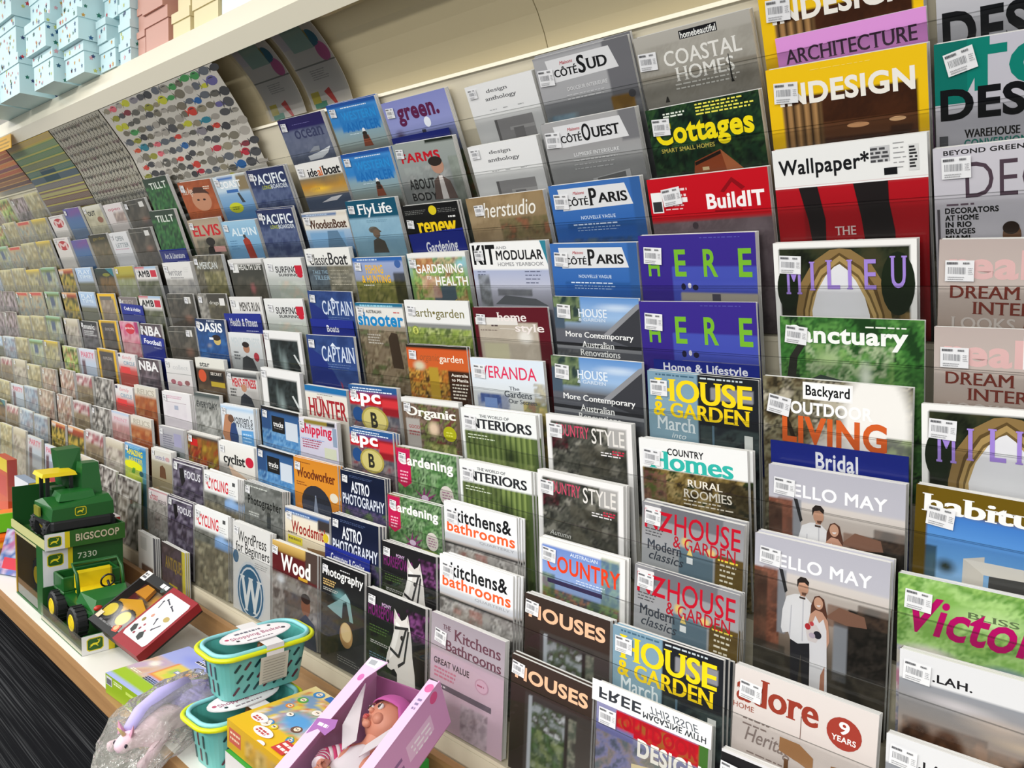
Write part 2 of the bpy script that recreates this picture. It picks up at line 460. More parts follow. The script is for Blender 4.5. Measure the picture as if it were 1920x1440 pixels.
# clear fin closing the bay on the far left
XD = -2.97
mb = MB()
prof = [tier_pt(10, .28, .012), tier_pt(8, .0, .012), tier_pt(6, 0, .012), tier_pt(5, 0, .012), tier_pt(4, 0, .012), tier_pt(3, 0, .012), tier_pt(2, 0, .012), tier_pt(1, 0, .012), tier_pt(0, 0, .015), (-.20, 1.90),
        (-.30, 1.88), (-.36, 1.70), (-.38, 1.4), (-.38, 1.0), (-.36, .6), (-.30, .40)]
n = len(prof)
mb.add([(XD, y, z) for y, z in prof] , [tuple(range(n))], 'ffffff')
mb.build('end_divider', M_HAZY, rack)

# ------------------------------------------------------------------ cover artwork (u across, v down, in cover widths)
COVERS = '''
@design1
G 0:c9c8cd 1.4:a9a9ad
N 0 .75 1 1.4 9 .5 8a8a8c c8c8c8 5a5a5a
t DESIGN .03 .3 .97 .56 17181b h
t WAREHOUSE .16 .6 .5 .65 22201f F
t CONVERSION .16 .665 .53 .715 1c7a6c b
l .17 .73 .6 2 .03 .012 7a7a7c
r .02 .7 .07 1.2 55565a
l .6 .72 .95 3 .04 .006 6a6a6a
@indesign
G 0:f2c416 1.4:efbf14
R .1 .2 .94 1.24 3f2314
N .1 .2 .94 1.24 3 .5 5a3018 2c170d 4a2815
R .34 .38 .94 .48 5f3a22
S .1 .24 .36 1.24 11 b58a58 2a1a0f
R .36 .52 .94 .7 2a2320
N .78 .45 .94 1 6 .7 4a2a1c 6a3a22 2c1810
e .58 .42 .07 .016 d9a070
e .82 .41 .05 .014 e8b888
l .3 .04 .7 1 .02 .004 f8d860
t INDESIGN .08 .11 .93 .25 f3eee4 h
@wallpaper
G 0:ececea .26:ececea .27:b01520 .6:a3121c 1.4:8a0f18
R 0 0 1 .26 ecece9
R .2 .27 .24 1.4 8a1018
r .0 .26 1 .27 f4f4f2
t Wallpaper* .04 .07 .65 .21 17181a b
r .66 .05 .78 .15 c4c4c4
l .66 .06 .78 4 .025 .015 4a4a4c
l .8 .04 .88 6 .03 .006 9a9a9a
r .74 .19 .82 .235 17181a
r .89 .06 .95 .22 d8d8d6
l .895 .07 .945 7 .02 .012 2a2a2c
p 201b1b .17,.27 .3,.27 .34,.5 .33,.7 .3,1.4 .2,1.4 .24,.7 .22,.5
p 201b1b .54,.27 .76,.27 .76,.4 .79,.6 .78,1.4 .56,1.4 .6,.7 .58,.5
p 1c1818 1,.27 1,.27 1,1.4 .98,1.4
t THE .4 .55 .54 .61 dcc8c4 f
t STYLE .38 .64 .58 .71 dcc8c4 f
@topdesign
G 0:c3c1cb .4:bfbdc4 1.4:a5a5aa
N 0 .75 1 1.4 9 .5 8a8a8c c8c8c8 5a5a5a
r .0 .0 .18 .36 0d6f63
p 0d7d6e .18,.0 .3,.0 .3,.06 .18,.3
t TOP .12 .045 .98 .30 0d7d6e h
t DESIGN .03 .27 .97 .46 121316 h
t WAREHOUSE .16 .52 .46 .57 22201f F
t CONVERSION .16 .58 .5 .63 1c7a6c b
l .17 .645 .5 3 .027 .01 6a6a6c
r .02 .55 .07 1.2 55565a
l .55 .6 .95 4 .05 .006 6a6a6a
@decor
G 0:c8c5cc .8:bdbac0 1.4:9d9a9e
t BEYOND_GREEN:_BUILDING .06 .02 .8 .05 222022 b
t DECOR .18 .1 1.0 .32 4d3e48 t
l .07 .35 .26 1 .03 .012 665560
t DECORATORS .06 .375 .36 .412 111111 h
t AT_HOME .06 .42 .25 .456 111111 h
t IN_RIO .06 .463 .21 .499 111111 h
t BRUGES .06 .506 .23 .542 111111 h
t MIAMI .06 .549 .2 .585 111111 h
t CDMX .06 .592 .19 .628 111111 h
t &_NYC .06 .635 .19 .671 111111 h
t LET_US_IN .06 .678 .28 .714 111111 h
r .015 .38 .03 .75 555055
e .43 .56 .05 .075 6b4a33
e .425 .515 .045 .04 2a1c15
p 5e4433 .36,.8 .38,.66 .46,.63 .52,.68 .54,.8
@real
G 0:b9aaa4 .3:c2b5ad .6:a69488 1.4:8f7d71
t real .06 .07 .5 .25 dcb3b0 h
t liv .5 .04 .9 .25 f0ecea h
l .62 .05 .9 1 .03 .012 5a4a48
t DREAM .07 .29 .46 .37 75352b f
t INTERIORS .2 .39 .8 .47 75352b f
t LOOKS .08 .49 .44 .57 c8bfb8 f
t 60 .06 .6 .13 .65 ece6e0 s
l .14 .615 .6 2 .025 .01 dcd2ca
p 7d3b22 .49,.5 .53,.5 .54,.57 .6,.62 .42,.62 .48,.57
@milieu
G 0:f1f0ec 1.4:f1f0ec
R .05 .05 .95 1.24 1d2417
N .05 .05 .95 1.24 7 .9 14180f 2c3320 3f3d26
N .05 .55 .4 1.24 12 .8 8d7448 55431f 2a2a18
N .6 .5 .95 1.24 12 .8 8d7448 6a5630 2a2a18
p 8a7044 .14,1.2 .16,.5 .2,.3 .3,.14 .42,.06 .49,.05 .57,.06 .7,.15 .8,.32 .84,.55 .86,1.2
p 5c4828 .2,1.2 .21,.5 .25,.33 .34,.18 .49,.08 .64,.18 .74,.33 .79,.52 .8,1.2
p a98d58 .215,1.2 .225,.5 .265,.35 .35,.2 .49,.1 .63,.2 .72,.35 .775,.52 .785,1.2
p 6f5a34 .24,1.2 .25,.5 .28,.38 .36,.24 .49,.14 .62,.24 .7,.38 .75,.52 .76,1.2
p b99d66 .25,1.2 .26,.52 .29,.4 .365,.26 .49,.16 .615,.26 .69,.4 .735,.52 .745,1.2
p 7a6238 .27,1.2 .28,.54 .31,.42 .375,.29 .49,.19 .605,.29 .67,.42 .715,.54 .72,1.2
p e0e0e3 .29,.74 .28,.5 .32,.36 .39,.24 .45,.18 .49,.16 .54,.2 .6,.28 .66,.4 .69,.52 .7,.74
e .88 .3 .11 .22 1a2415
e .1 .34 .08 .16 1a2415
p b8a3a8 .42,.78 .46,.66 .5,.62 .57,.58 .63,.6 .68,.66 .7,.78
p 6a5560 .5,.78 .54,.7 .6,.68 .64,.78
e .43 .68 .04 .035 4a3a42
e .72 .7 .03 .03 4a3a42
N .06 .8 .94 1.2 9 .7 4a4438 2a2a20 7a6a50
t M .09 .14 .21 .38 a286d6 f
t I .27 .14 .31 .35 a286d6 F
t L .39 .13 .49 .34 a286d6 f
t I .54 .13 .58 .34 a286d6 F
t E .66 .13 .74 .34 a286d6 f
t U .83 .11 .94 .33 a286d6 f
@sanctuary
N 0 0 1 1.4 6 1 1d3d1c 3f7a35 2a5526 5f9a4a 17301a
N .2 .2 .8 .5 12 .6 8fb36a 3f7a35 d5e0b8 2a5526
B .62 .42 .06 .14 d5dccb .8
B .35 .3 .12 .08 9db77f .8
p 2b2b26 .03,.55 .07,.3 .16,.16 .22,.16 .13,.3 .1,.55
p 3a4540 .05,.55 .3,.42 .6,.48 .9,.52 .9,.56 .5,.53 .2,.5
l .62 .055 .9 1 .02 .01 e8ece0
t Sanctuary .06 .06 .9 .225 f4f6f1 h
@backyard
N 0 0 1 1.4 9 1 2b261a 5a4e36 8a8468 211c12 b5ad98
B .78 .3 .26 .5 f0ede7 .3
B .5 .55 .2 .25 ebe6dd .6
N .85 .35 1 .8 14 .8 3c5a24 22351a 8aa060
p 2a2218 .1,.2 .12,.2 .2,.32 .25,.45 .22,.45 .17,.34
r .29 .02 .63 .14 f2f1ee
r .3 .03 .62 .13 fafaf8
t Backyard .31 .04 .61 .135 17181a b
t OUTDOOR .2 .16 .76 .25 fbfaf6 h
t LIVING .14 .26 .85 .46 d4602a h
@hello
G 0:b3b2bc .25:b8b7c0 .26:cfc8c2 .45:c9bdb4 .62:a8988c .8:75675a 1.0:4a4238 1.4:2c2822
R 0 .26 .2 .9 7a4a3a
N .0 .27 .2 .85 7 .9 8a5440 5f3a2c 95604a 6a4030
N .08 .24 .2 .6 9 .6 55423a 8a5a48 3a2c28
R .19 .25 .25 .75 8f9197
N .58 .42 .8 .58 5 .8 7d5c4c 8f6c58 6b4c3e
p 8a6452 .56,.52 .66,.42 .84,.44 .86,.52 .72,.54
R .62 .54 .76 .98 8f9298
N .72 .42 1 1.4 8 1 1d1a17 37312b 141210 2a2520
N .8 .36 1 .52 9 .7 3a2e28 5f4a3c 2a2320
N .62 .5 .74 .56 9 .6 3a2c26 55423a
N 0 .92 1 1.4 8 .8 322d26 4c453a 24211c
N .0 .3 .1 .9 8 .8 2c2620 45382e 6a4a3a
N .0 .85 .25 1.1 9 .8 2f2c26 454036
p 2a2a2c .2,.24 .23,.24 .27,.4 .25,.42
t HELLO_MAY .09 .125 .88 .225 f3f2f4 b
p 26262b .3,.78 .33,.7 .44,.7 .455,.8 .45,1.12 .4,1.12 .385,.86 .365,1.12 .31,1.12
p f1f0f2 .24,.74 .225,.7 .235,.55 .265,.44 .33,.405 .37,.4 .41,.405 .46,.45 .475,.52 .455,.58 .45,.76 .36,.79 .3,.77 .285,.72
p d3d2d8 .3,.5 .31,.5 .3,.76 .29,.74
p d3d2d8 .39,.42 .4,.42 .4,.76 .39,.76
p c99a80 .37,.41 .41,.41 .405,.37 .375,.37
e .392 .345 .04 .056 c99a80
p 2a2320 .345,.35 .345,.29 .37,.262 .41,.262 .435,.29 .43,.32 .4,.3 .36,.31
p 6a4a3c .38,.38 .42,.375 .41,.4 .385,.4
r .365 .415 .41 .43 4a3a34
p 5f3a2c .445,.66 .455,.46 .48,.385 .515,.37 .55,.39 .575,.5 .58,.66 .55,.62 .52,.6 .48,.62
e .51 .43 .034 .048 d9a98e
p f4ecea .495,.447 .528,.44 .52,.456 .505,.458
p d3a188 .435,.62 .45,.53 .49,.485 .54,.49 .585,.55 .6,.7 .58,.76 .52,.74 .5,.7 .55,.7 .555,.6 .46,.6
p efedf0 .455,.64 .49,.53 .52,.58 .55,.54 .575,.62 .58,.74 .6,1.3 .46,1.3 .455,.86 .45,.74
p b97f66 .53,1.3 .54,.98 .57,.9 .575,1.3
p e6dcda .42,.66 .45,.6 .5,.6 .54,.66 .5,.74 .44,.74
e .435 .63 .022 .025 c03038
e .465 .6 .016 .018 d04a50
e .51 .675 .03 .03 2b2a35
e .47 .69 .024 .022 c8b8c8
r .02 1.1 .07 1.3 d8d6d4
@adore
G 0:dcd3ce .4:d5cac4 1.4:c2b4ac
t adore .02 .05 .62 .25 973a2a F
t HOME .0 .27 .16 .31 9a5a4a s
e .79 .21 .115 .11 a03c30
t 9 .755 .13 .825 .215 f4ece8 F
t YEARS .71 .23 .87 .27 f4ece8 b
l .08 .36 .28 2 .04 .012 8a7a74
t Heritage .1 .42 .5 .56 8b7c76 i
l .12 .6 .45 2 .05 .01 8a7a74
p a4774e .36,.4 .5,.4 .6,.46 .6,.56 .5,.53 .36,.5
p 9a6f46 .72,.46 .85,.44 .97,.52 .97,.63 .84,.58 .72,.56
p 6f4c30 .4,.54 .43,.54 .43,.9 .4,.9
l .5 .2 .505 1 .1 .16 7a5a50
@plainblack
G 0:d8d6d8 .05:e4e2e2 1.4:cfcccc
r .0 .02 .5 .12 1d1c1e
t LIVING .55 .05 .98 .2 1d1c1e F
@habitus
G 0:6a5410 1.4:6a5410
R .07 .17 1 1.4 5f97d6
G 0:6a5410 .165:6a5410 .17:3f78c2 .45:6ba6e0 .7:a8cdea 1.4:93a0a8
R 0 0 .07 1.4 5c480c
N .07 .4 .14 1.4 12 .8 1d2a1c 35452c
B .2 .52 .08 .07 2c3527 .8
t habitus .04 .05 .78 .17 f3f2ee F
p d9d2c6 .3,.9 .3,.44 .42,.4 .42,.9
p e6e0d5 .3,.44 .95,.42 .95,.5 .42,.52
p 4b4a48 .45,.52 .72,.5 .72,.9 .45,.9
p 5f6f80 .76,.4 1,.3 1,.9 .76,.9
p 20262c .8,.42 .83,.42 .83,.9 .8,.9
p 20262c .9,.38 .93,.38 .93,.9 .9,.9
@victoria
N 0 0 1 1.4 4 1 7fae54 a9cf7f 5d8f3c 9cc46a
B .55 .2 .3 .1 b8d694 .9
N 0 .5 1 1.4 8 .9 d9cfc6 c4b8c4 8f93b8 e6d9dd d68fae
B .65 .55 .2 .1 98a0cf .7
B .8 .66 .2 .1 e29ab8 .7
B .2 .5 .2 .06 e2ddd4 .7
t BLISS .42 .16 .7 .2 5d6f4a f
t Victoria .08 .12 1.0 .38 b30e62 I
@lah
G 0:dcdce0 .19:d9d9dd .195:8f9298 .4:a09a97 .6:bfa590 1.4:6a5446
R 0 0 1 .19 dededf
B .35 .28 .3 .05 c4bfc0 .9
B .75 .42 .3 .05 d8c4ae .9
N .0 .62 1 1.4 12 .85 4a3022 7a5238 2a1d14 9c6e4c
B .12 .62 .14 .18 3a251a .3
B .3 .58 .12 .14 4a2e1e .35
B .42 .68 .12 .12 38241a .4
B .62 .66 .1 .1 4a3020 .4
B .78 .6 .13 .14 3f281c .35
B .95 .64 .1 .14 35221a .35
N .02 .44 .52 .7 13 .4 6f4a32 2a1d14 96694a
N .52 .5 1 .7 13 .4 6f4a32 2a1d14 96694a
B .6 .35 .3 .08 c9b9ad .9
t .LAH. .2 .11 .43 .165 222123 b
@coastal
G 0:b5b1a8 .25:aaa69c .5:8c877c .8:a09c94 1.4:9b978f
N 0 .1 1 .9 4 .35 8c887d a9a59b 7d786c
R 0 .36 1 .4 857f73
B .55 .75 .25 .1 bcc4c6 .7
r .41 .03 .73 .1 17171a
t homebeautiful .42 .04 .72 .095 f2f2ee b
t COASTAL .24 .17 .9 .3 e9e7e0 f
t HOMES .32 .32 .82 .44 e9e7e0 f
l .3 .46 .85 2 .035 .012 e0ded6
p 2d2b28 .78,.3 .785,.3 .79,.5 .8,.53 .775,.53
p 35322e .2,.55 .21,.55 .22,.6 .18,.6
@cottages
N 0 0 1 1.4 8 1 0f1d17 1f3a22 142820 2f4f2a 0b1512
N 0 .3 1 .6 14 .5 24502f 0e1a15 3c6a38
t Cottages .06 .13 .93 .4 f7e018 h
t SMART_SMALL_HOMES .09 .37 .58 .41 d8c860 b
l .46 .02 .95 4 .028 .013 f2e85a
l .16 .055 .36 2 .025 .014 e8eee0
p a5502c .35,.68 .38,.52 .62,.44 .66,.68
p c9774a .62,.44 .84,.68 .66,.68
p 2b1d16 .38,.53 .62,.45 .62,.48 .38,.56
r .44 .58 .5 .61 f2d9a8
p 1a1512 0,.68 1,.66 1,.8 0,.8
@buildit
G 0:c4101f .38:bf0f1d .385:75686c .7:6d5f64 1.4:544a4f
N 0 .39 1 1.4 5 .5 82747a 5a4d52 8e7d82
t BuildIT .5 .17 .96 .3 fbf6f4 h
p 8b0b16 .62,.16 .72,.05 .82,.14 .79,.16 .72,.09 .65,.17
r .56 .31 .78 .325 8b0b16
r .02 .12 .12 .3 f0f0ee
r .03 .2 .11 .29 333335
l .28 .1 .36 2 .05 .02 f4d8d8
r .14 .18 .34 .22 f6efee
l .14 .24 .34 2 .03 .01 f0c8c8
e .38 .43 .025 .03 4a4046
@here
G 0:3a2a8a 1.4:33257e
R .3 .28 1 .6 4450ae
N .3 .42 1 .5 3 .2 5560b8 4450ae
R .36 .52 1 .58 a09a8c
R .3 .58 1 1.4 3a409a
t H .075 .2 .18 .37 76b52f b
t E .32 .13 .42 .37 76b52f b
t R .57 .13 .69 .37 76b52f b
t E .86 .13 .965 .37 76b52f b
l .55 .03 .9 1 .02 .006 5a5ab0
e .385 .46 .02 .03 22203a
e .44 .45 .015 .025 d8d4e0
e .49 .465 .025 .025 22203a
r .63 .52 .7 .58 4a4852
@hg
G 0:7b9bae .5:86a5b4 1.4:6a8ea0
R .48 .0 1.0 1.4 1f2227
N .5 .45 1 1.4 9 .6 2a3138 4a5a58 1a1c20
R .6 .1 .95 .22 8a8a90
l .08 .02 .47 1 .02 .015 47687c
l .5 .02 .92 1 .02 .015 c4d0d4
t HOUSE .07 .06 .95 .27 f7d81b F
t &_GARDEN .05 .28 .93 .42 f0cf1a F
t March .08 .42 .45 .55 dfe9ec f
t into .22 .57 .36 .62 dfe9ec i
t Architecture .08 .64 .46 .72 dfe9ec f
r .88 .5 .95 1.4 d9dcd8
r .6 .45 .62 1.4 5a7484
@chomes
G 0:eeeeec .265:eeeeec .27:6a5a36 1.4:4a4024
N 0 .27 1 1.4 9 1 3a2f1a 8a7440 5f4f28 b09a66 2a3518
N 0 .3 .25 .9 12 .7 3f5a2a 7a4a4a 22301a
N .75 .3 1 1 9 .8 171712 2c261c
R .0 0 .02 1.4 eeeeec
t Homes .1 .1 .88 .27 33b5a8 F
t COUNTRY .28 .065 .62 .13 1c1c1e b
t RURAL .46 .33 .78 .4 ede6d8 f
t ROOMIES .42 .42 .86 .5 ede6d8 f
l .42 .52 .88 2 .035 .012 e0d8c8
@nz
G 0:8c8c90 .3:9a9a9c .5:a5a7a9 1.4:8f9498
R .2 0 .8 .16 6e6e74
R .4 .35 .72 1.4 5f7480
R .74 .33 1 1.4 5c4a26
N .74 .33 1 1.4 6 .3 8a7434 5c4a26
r .03 .03 .2 .2 e6e4e4
t NZ .03 .06 .32 .25 c2122a b
t HOUSE .34 .05 .97 .26 c2122a s
t &_GARDEN .33 .26 .93 .38 b51a2c s
l .04 .25 .25 3 .03 .01 4a4a4c
t Modern .06 .36 .42 .46 3d434c f
t classics .08 .47 .44 .56 3d434c i
B .45 .3 .05 .06 d8b860 .6
B .7 .34 .06 .05 e0c070 .6
p d8c070 .47,.42 .5,.34 .53,.42
r .47 .44 .53 .5 e8ecec
l .77 .37 .97 1 .02 .018 e0c848
l .79 .41 .95 5 .05 .018 e6dfc8
@outdoor
G 0:9594b5 .15:8d8cb0 .5:7a7f9e 1.4:5a5f52
R .2 .17 1 .34 b5101f
R 0 .3 .35 1.4 6d6fa0
N .0 .4 1 1.4 9 .6 5a6a3a a08a5a 8a8ab0 3a4a28
N .2 .18 1 .33 14 .45 b5101f c41a28 5a7a2a
R .92 .15 1 1.4 3f6a2a
p f6f6f4 -.05,-.02 1.02,-.02 1.02,.16 -.05,.16
t OUTDOOR .24 .18 .92 .3 a81420 h
t DESIGN .4 .32 .95 .47 f2efe6 h
p d9c9a0 .35,.55 .6,.5 .6,.9 .35,.9
t FREE .02 .12 .42 .03 35393f b
t THIS_ISSUE .5 .08 .92 .02 5a6068 i
t MAGAZINE_WITH .44 .135 .98 .085 35393f b
@houses
G 0:3b2f28 .35:3a2e27 1.4:2c241f
R .2 .36 1 1.4 453f3b
R .24 .4 .84 1.4 6f6a66
N .28 .43 .7 1.4 9 .9 9fa5aa 66706a 4a5a3a 3f3a38 c8ccd0
N .28 .75 .7 1.4 9 .8 4a6a34 2f4522 7d8a5a
R .7 .4 .74 1.4 2f2926
N .74 .43 .84 1.4 9 .9 4a5548 8a8a7a 3a3a34
R .24 .4 .84 .44 3f3a37
R .24 .4 .28 1.4 aab0b6
t HOUSES .05 .1 .95 .26 f2bd97 h
@country
G 0:f0eeea 1.4:f0eeea
R .05 .06 .93 1.3 7590cc
G 0:f0eeea .055:f0eeea .06:6f8ccc .5:95aedb .8:7a8aa8 1.4:6a7a5a
R 0 0 .03 1.4 f0eeea
R .94 0 1 1.4 f0eeea
N .03 .55 .94 1.4 9 .9 3c4f2c 6f8a3f 4a3a2c a06a3a 2a2f3a
N .75 .05 .94 .6 12 .6 4a6a30 85a050 2f4a20
N .03 .4 .2 1.4 12 .7 3f5a28 7a9440 8a5a3a
r .1 .45 .75 .5 40355a
t AUSTRALIAN .38 .09 .7 .13 e8eef6 s
t COUNTRY .1 .16 .95 .35 ea4420 b
l .45 .38 .8 2 .03 .01 dce4f2
@art
G 0:eeecea 1.4:eeecea
R .05 .07 .95 1.3 3a3a36
N .05 .07 .95 1.3 8 1 22231f 3d3e38 5f5f55 2a2a28 8d8b80
N .4 .3 .95 .9 5 .5 4a463a 2b2c28 6a6656
R .75 .07 .95 .3 a9a7a4
N .05 .22 .25 .4 9 .8 3a1a20 14100f 6a2030
t COUNTRY .1 .1 .52 .24 d04a68 s
t STYLE .55 .1 .92 .28 e4e0da s
l .65 .36 .9 2 .03 .014 e2dede
l .78 .33 .93 2 .03 .016 c8304a
t Autumn .14 .68 .4 .74 cfcfca i
t days .18 .77 .32 .83 cfcfca i
@house
G 0:5f8fca .25:9cbce0 .4:6a6c70 1.4:3f4145
B .75 .12 .3 .06 c4d6ea .8
N 0 0 .32 .32 9 .95 2f3f24 5a6a3a 7a8a5a 22301c
R 0 .12 .12 1.4 4a5a6a
R .0 .4 1 .72 5f6168
p 54565c .4,.4 .62,.4 .98,.08 1,.08 1,.75 .4,.75
p 3b3c41 .66,.42 .95,.15 1,.12 1,.6 .66,.5
p 8d8e92 .58,.44 .97,.07 1,.06 1,.11 .64,.46
r 0 .56 1 .6 2b2c30
r 0 .6 1 .64 84868a
N 0 .66 1 1.4 9 .6 4a4d4a 2d302e 8a8a88
t HOUSE .3 .14 .64 .24 e4ecf4 f
t &_GARDEN .3 .25 .62 .29 d4e0ee f
t More_Contemporary .12 .42 .92 .51 f3f3f1 f
t Australian .32 .53 .7 .61 f3f3f1 f
t Renovations .29 .63 .76 .71 f3f3f1 f
l .36 .73 .9 2 .04 .015 e6e6e4
@sud
G 0:8f8f93 .35:7c7c80 .36:88898c 1.4:707276
R 0 .02 .8 .5 a9a9ab
R .74 0 1 .6 6d6d71
R .72 .55 .95 1.1 8d6a2e
N .72 .55 .95 1.1 9 .4 a5813c 5f4520
R .05 .62 .3 1.1 7d97a8
N .0 .62 .35 1.1 9 .4 a8c0cc 4f6672
e .93 .55 .035 .04 4a4a4e
p dfdfe0 .13,.05 .8,.05 .86,.27 .16,.29
t CÔTÉ .2 .14 .45 .24 1a1a1c F
t S .46 .07 .54 .25 1a1a1c F
t UD .55 .12 .76 .23 1a1a1c F
t Maisons .28 .085 .42 .12 c03a46 i
t DOUCEUR_INTERIEURE .3 .36 .72 .4 d9d9da b
l .28 .44 .74 2 .04 .01 c9c9ca
@ouest
G 0:a9a8a8 .3:9d9c9c .4:a3a3a3 .8:8a8a8a 1.4:787878
R .83 0 1 .3 77777a
p dfdfe0 .13,.05 .84,.05 .9,.27 .16,.29
t CÔTÉ .19 .14 .42 .24 1a1a1c F
t O .43 .07 .52 .25 1a1a1c F
t UEST .53 .12 .82 .23 1a1a1c F
t Maisons .28 .085 .42 .12 c03a46 i
t LUMIERE_INTERIEURE .3 .36 .78 .4 dcdcdc b
l .28 .44 .78 3 .045 .01 cfcfcf
p bdbdbd .45,.75 .45,.66 .85,.6 .85,.75
p 6d6d6d .5,.7 .5,.66 .8,.62 .8,.7
@paris
G 0:3d6fb4 .3:3a6cb2 .6:2f62aa 1.4:274f8c
R .9 0 1 1.4 335f9c
R .14 .45 .9 .5 2a5896
R .14 .5 .9 1.4 2d5fa8
N .2 .62 .9 1.4 12 .6 2d5fa8 1f3f60 5a6a5a
p dfe0e1 .1,.05 .84,.05 .9,.28 .13,.3
t CÔTÉ .17 .15 .43 .25 1a1a1c F
t P .44 .07 .53 .26 1a1a1c F
t ARIS .54 .13 .85 .24 1a1a1c F
t Maisons .27 .09 .4 .125 c03a46 i
t NOUVELLE_VAGUE .32 .37 .7 .41 c3d6ee b
l .22 .46 .86 1 .045 .014 d0e0f4
l .26 .5 .8 2 .03 .009 a9c4e6
@anthology
G 0:e9e9e8 1.4:dededd
t design .3 .1 .62 .17 6a6a6c f
t anthology .26 .21 .72 .285 6a6a6c f
l .28 .4 .4 1 .03 .012 b0b0b0
l .48 .4 .56 1 .03 .012 b0b0b0
l .7 .4 .8 1 .03 .012 b0b0b0
r .3 .56 .86 1.1 9c9a9a
r .3 .56 .34 1.1 6f6d6d
r .5 .7 .86 .75 b9b7b6
r .55 .72 .7 1.1 858383
@studio
G 0:9b815a .2:94805f .5:8f7c60 1.4:6f5c42
N 0 .0 1 1.4 5 .4 b09a78 7d684a 9a8462
N .4 .3 1 .8 9 .7 5a5a36 7a6a48 3a3a24 8a4a34
t herstudio .2 .08 .88 .28 f0ece2 i
l .0 .42 1 1 .02 .003 6a5a40
@kit
G 0:f0f0ee .36:f0f0ee .37:aab3cf .6:c2c4d4 .8:9b9ba6 1.4:6f7278
N .05 .44 .22 .9 12 .8 3a3d3a 5f6460 8a8f94
N .3 .62 .75 .72 12 .7 2c302c 5a5f5a
p 5f6266 .25,.85 .4,.72 .8,.76 .95,.85
l .06 .39 .2 2 .04 .012 5a6078
l .7 .39 .92 4 .05 .012 5a6078
t KIT .03 .03 .34 .3 141416 h
t MODULAR .35 .11 .95 .24 1d1d1f b
t HOMES_YEARBOOK .36 .27 .95 .32 9a9a9c s
t AND .36 .055 .5 .09 9a9a9c s
p 2f8296 .93,0 1,0 1,.3
@homestyle
G 0:5c1722 1.4:5c1722
R .06 .2 .86 1.4 bfb5a6
N .06 .2 .86 1.4 4 .4 cfc6b6 a89c8a bdb2a0
R .1 .5 .45 1.4 c9c4a6
B .68 .4 .12 .12 e6e2da .6
r .02 .14 .6 .24 e2ded8
t home .33 .07 .72 .19 eee4e0 f
t style .56 .22 .93 .36 eee4e0 f
l .24 .24 .34 1 .03 .02 5a4a48
l .08 .31 .4 1 .03 .01 6a5a54
r .35 .29 .56 .295 f0ece6
@veranda
G 0:dbe6f0 .3:dde5ec .5:d9dcdc 1.4:c4c2b4
R .1 .5 .4 .75 49609a
N .05 .5 .5 .8 8 .6 5a70a8 3a4f88 c8d0dc
N .7 .55 1 1.4 9 .85 a08a34 c8b050 6f7a34 8a5a2c
N .85 .3 1 .6 12 .6 b0a050 7a6a34 dde5ec
p d4402c .1,.22 .125,.19 .15,.22 .125,.26
t VERANDA .14 .1 .9 .27 e0345c s
t The .52 .37 .66 .42 5a5f66 f
t Gardens .45 .43 .82 .52 4f545c f
t Our_Secrets .5 .54 .88 .6 5a5f66 f
r .16 .55 .34 .7 7f9acc
@interiors
G 0:eef0ee .3:eef0ee .31:54663a 1.4:45582f
R .04 .31 .96 1.4 5f7440
S .04 .31 .96 1.4 13 8a9c58 3c5026
N .04 .31 .6 .5 9 .6 2a3020 4a5a34 1c2018
B .65 .6 .14 .25 2c3a1f .9
N .05 .66 .95 .9 6 .4 7f9450 b0bd78 5a7038
R 0 .3 .04 1.4 eef0ee
l .08 .35 .45 2 .04 .014 cfd8c0
t THE_WORLD_OF .26 .07 .66 .11 55585a f
t INTERIORS .08 .13 .94 .26 2b2d30 F
@kb
G 0:ecedee .42:ecedee .43:c5c8cc .5:c0c3c8 .51:b0a8a2 1.4:8f8d8a
R 0 .54 1 .575 1a1a1c
N 0 .58 1 1.4 7 .8 a9a6a2 6f6c6a cfccc8 4a4846
N .2 .6 .6 .8 9 .5 b56a5a 8a7a6a d0c8c0
t kitchens& .16 .07 .93 .25 17181b b
t bathrooms .04 .25 .97 .4 f8622c b
t QUARTERLY .5 .43 .96 .47 9a9da2 s
@kitchens
G 0:9f959d .3:a99fa7 .44:aea2aa .45:d6bccb 1.4:cdb2c2
t THE .17 .1 .28 .16 5a3440 f
t Kitchens .33 .11 .95 .25 66404c f
t Bathrooms .22 .28 .96 .41 66404c f
t GREAT_VALUE .05 .55 .55 .63 4b3d46 b
l .06 .67 .4 3 .05 .025 cf7f96
e .72 .66 .09 .09 c99fb4
e .72 .66 .075 .075 dcb8cb
l .66 .65 .78 1 .03 .02 b56a84
r 0 .86 .85 .93 6f6470
l .04 .885 .3 1 .03 .02 e6dce2
N .45 1 .8 1.2 9 .6 8a8288 d0c4cc 6a6268
@green
G 0:868cc6 .4:9298cc .6:8088b4 1.4:5c6a40
R .05 .62 .45 .78 c07a6a
R .05 .68 .45 .7 5a4a5a
B .15 .55 .1 .12 5a5070 .8
N .3 .9 1 1.4 9 .8 4a5a34 6a7a44 8a5a34
e .62 .42 .05 .08 e8ecf4
r .5 .52 .56 .8 3a3a48
t green. .2 .14 .84 .42 5d1f48 h
@farms
G 0:9ba29c .4:949b98 .7:8a8d8c 1.4:6a6c6a
N .1 .4 1 1.4 5 .35 aab0ac 7a807c c8c4c0
R .55 0 1 .05 20281e
N .85 .3 1 1.4 9 .5 5a6450 8a9484
t FARMS .1 .18 .74 .34 bf1a28 h
t ABOUT .12 .62 .55 .8 2b2b2b b
t BODY .12 .86 .55 1.0 2b2b2b b
e .66 .44 .1 .13 b58a74
e .64 .36 .11 .08 2f2722
p 6a5a54 .5,1 .55,.68 .66,.58 .8,.7 .86,1
p e2dcd8 .64,.6 .7,.6 .72,1 .62,1
@renew
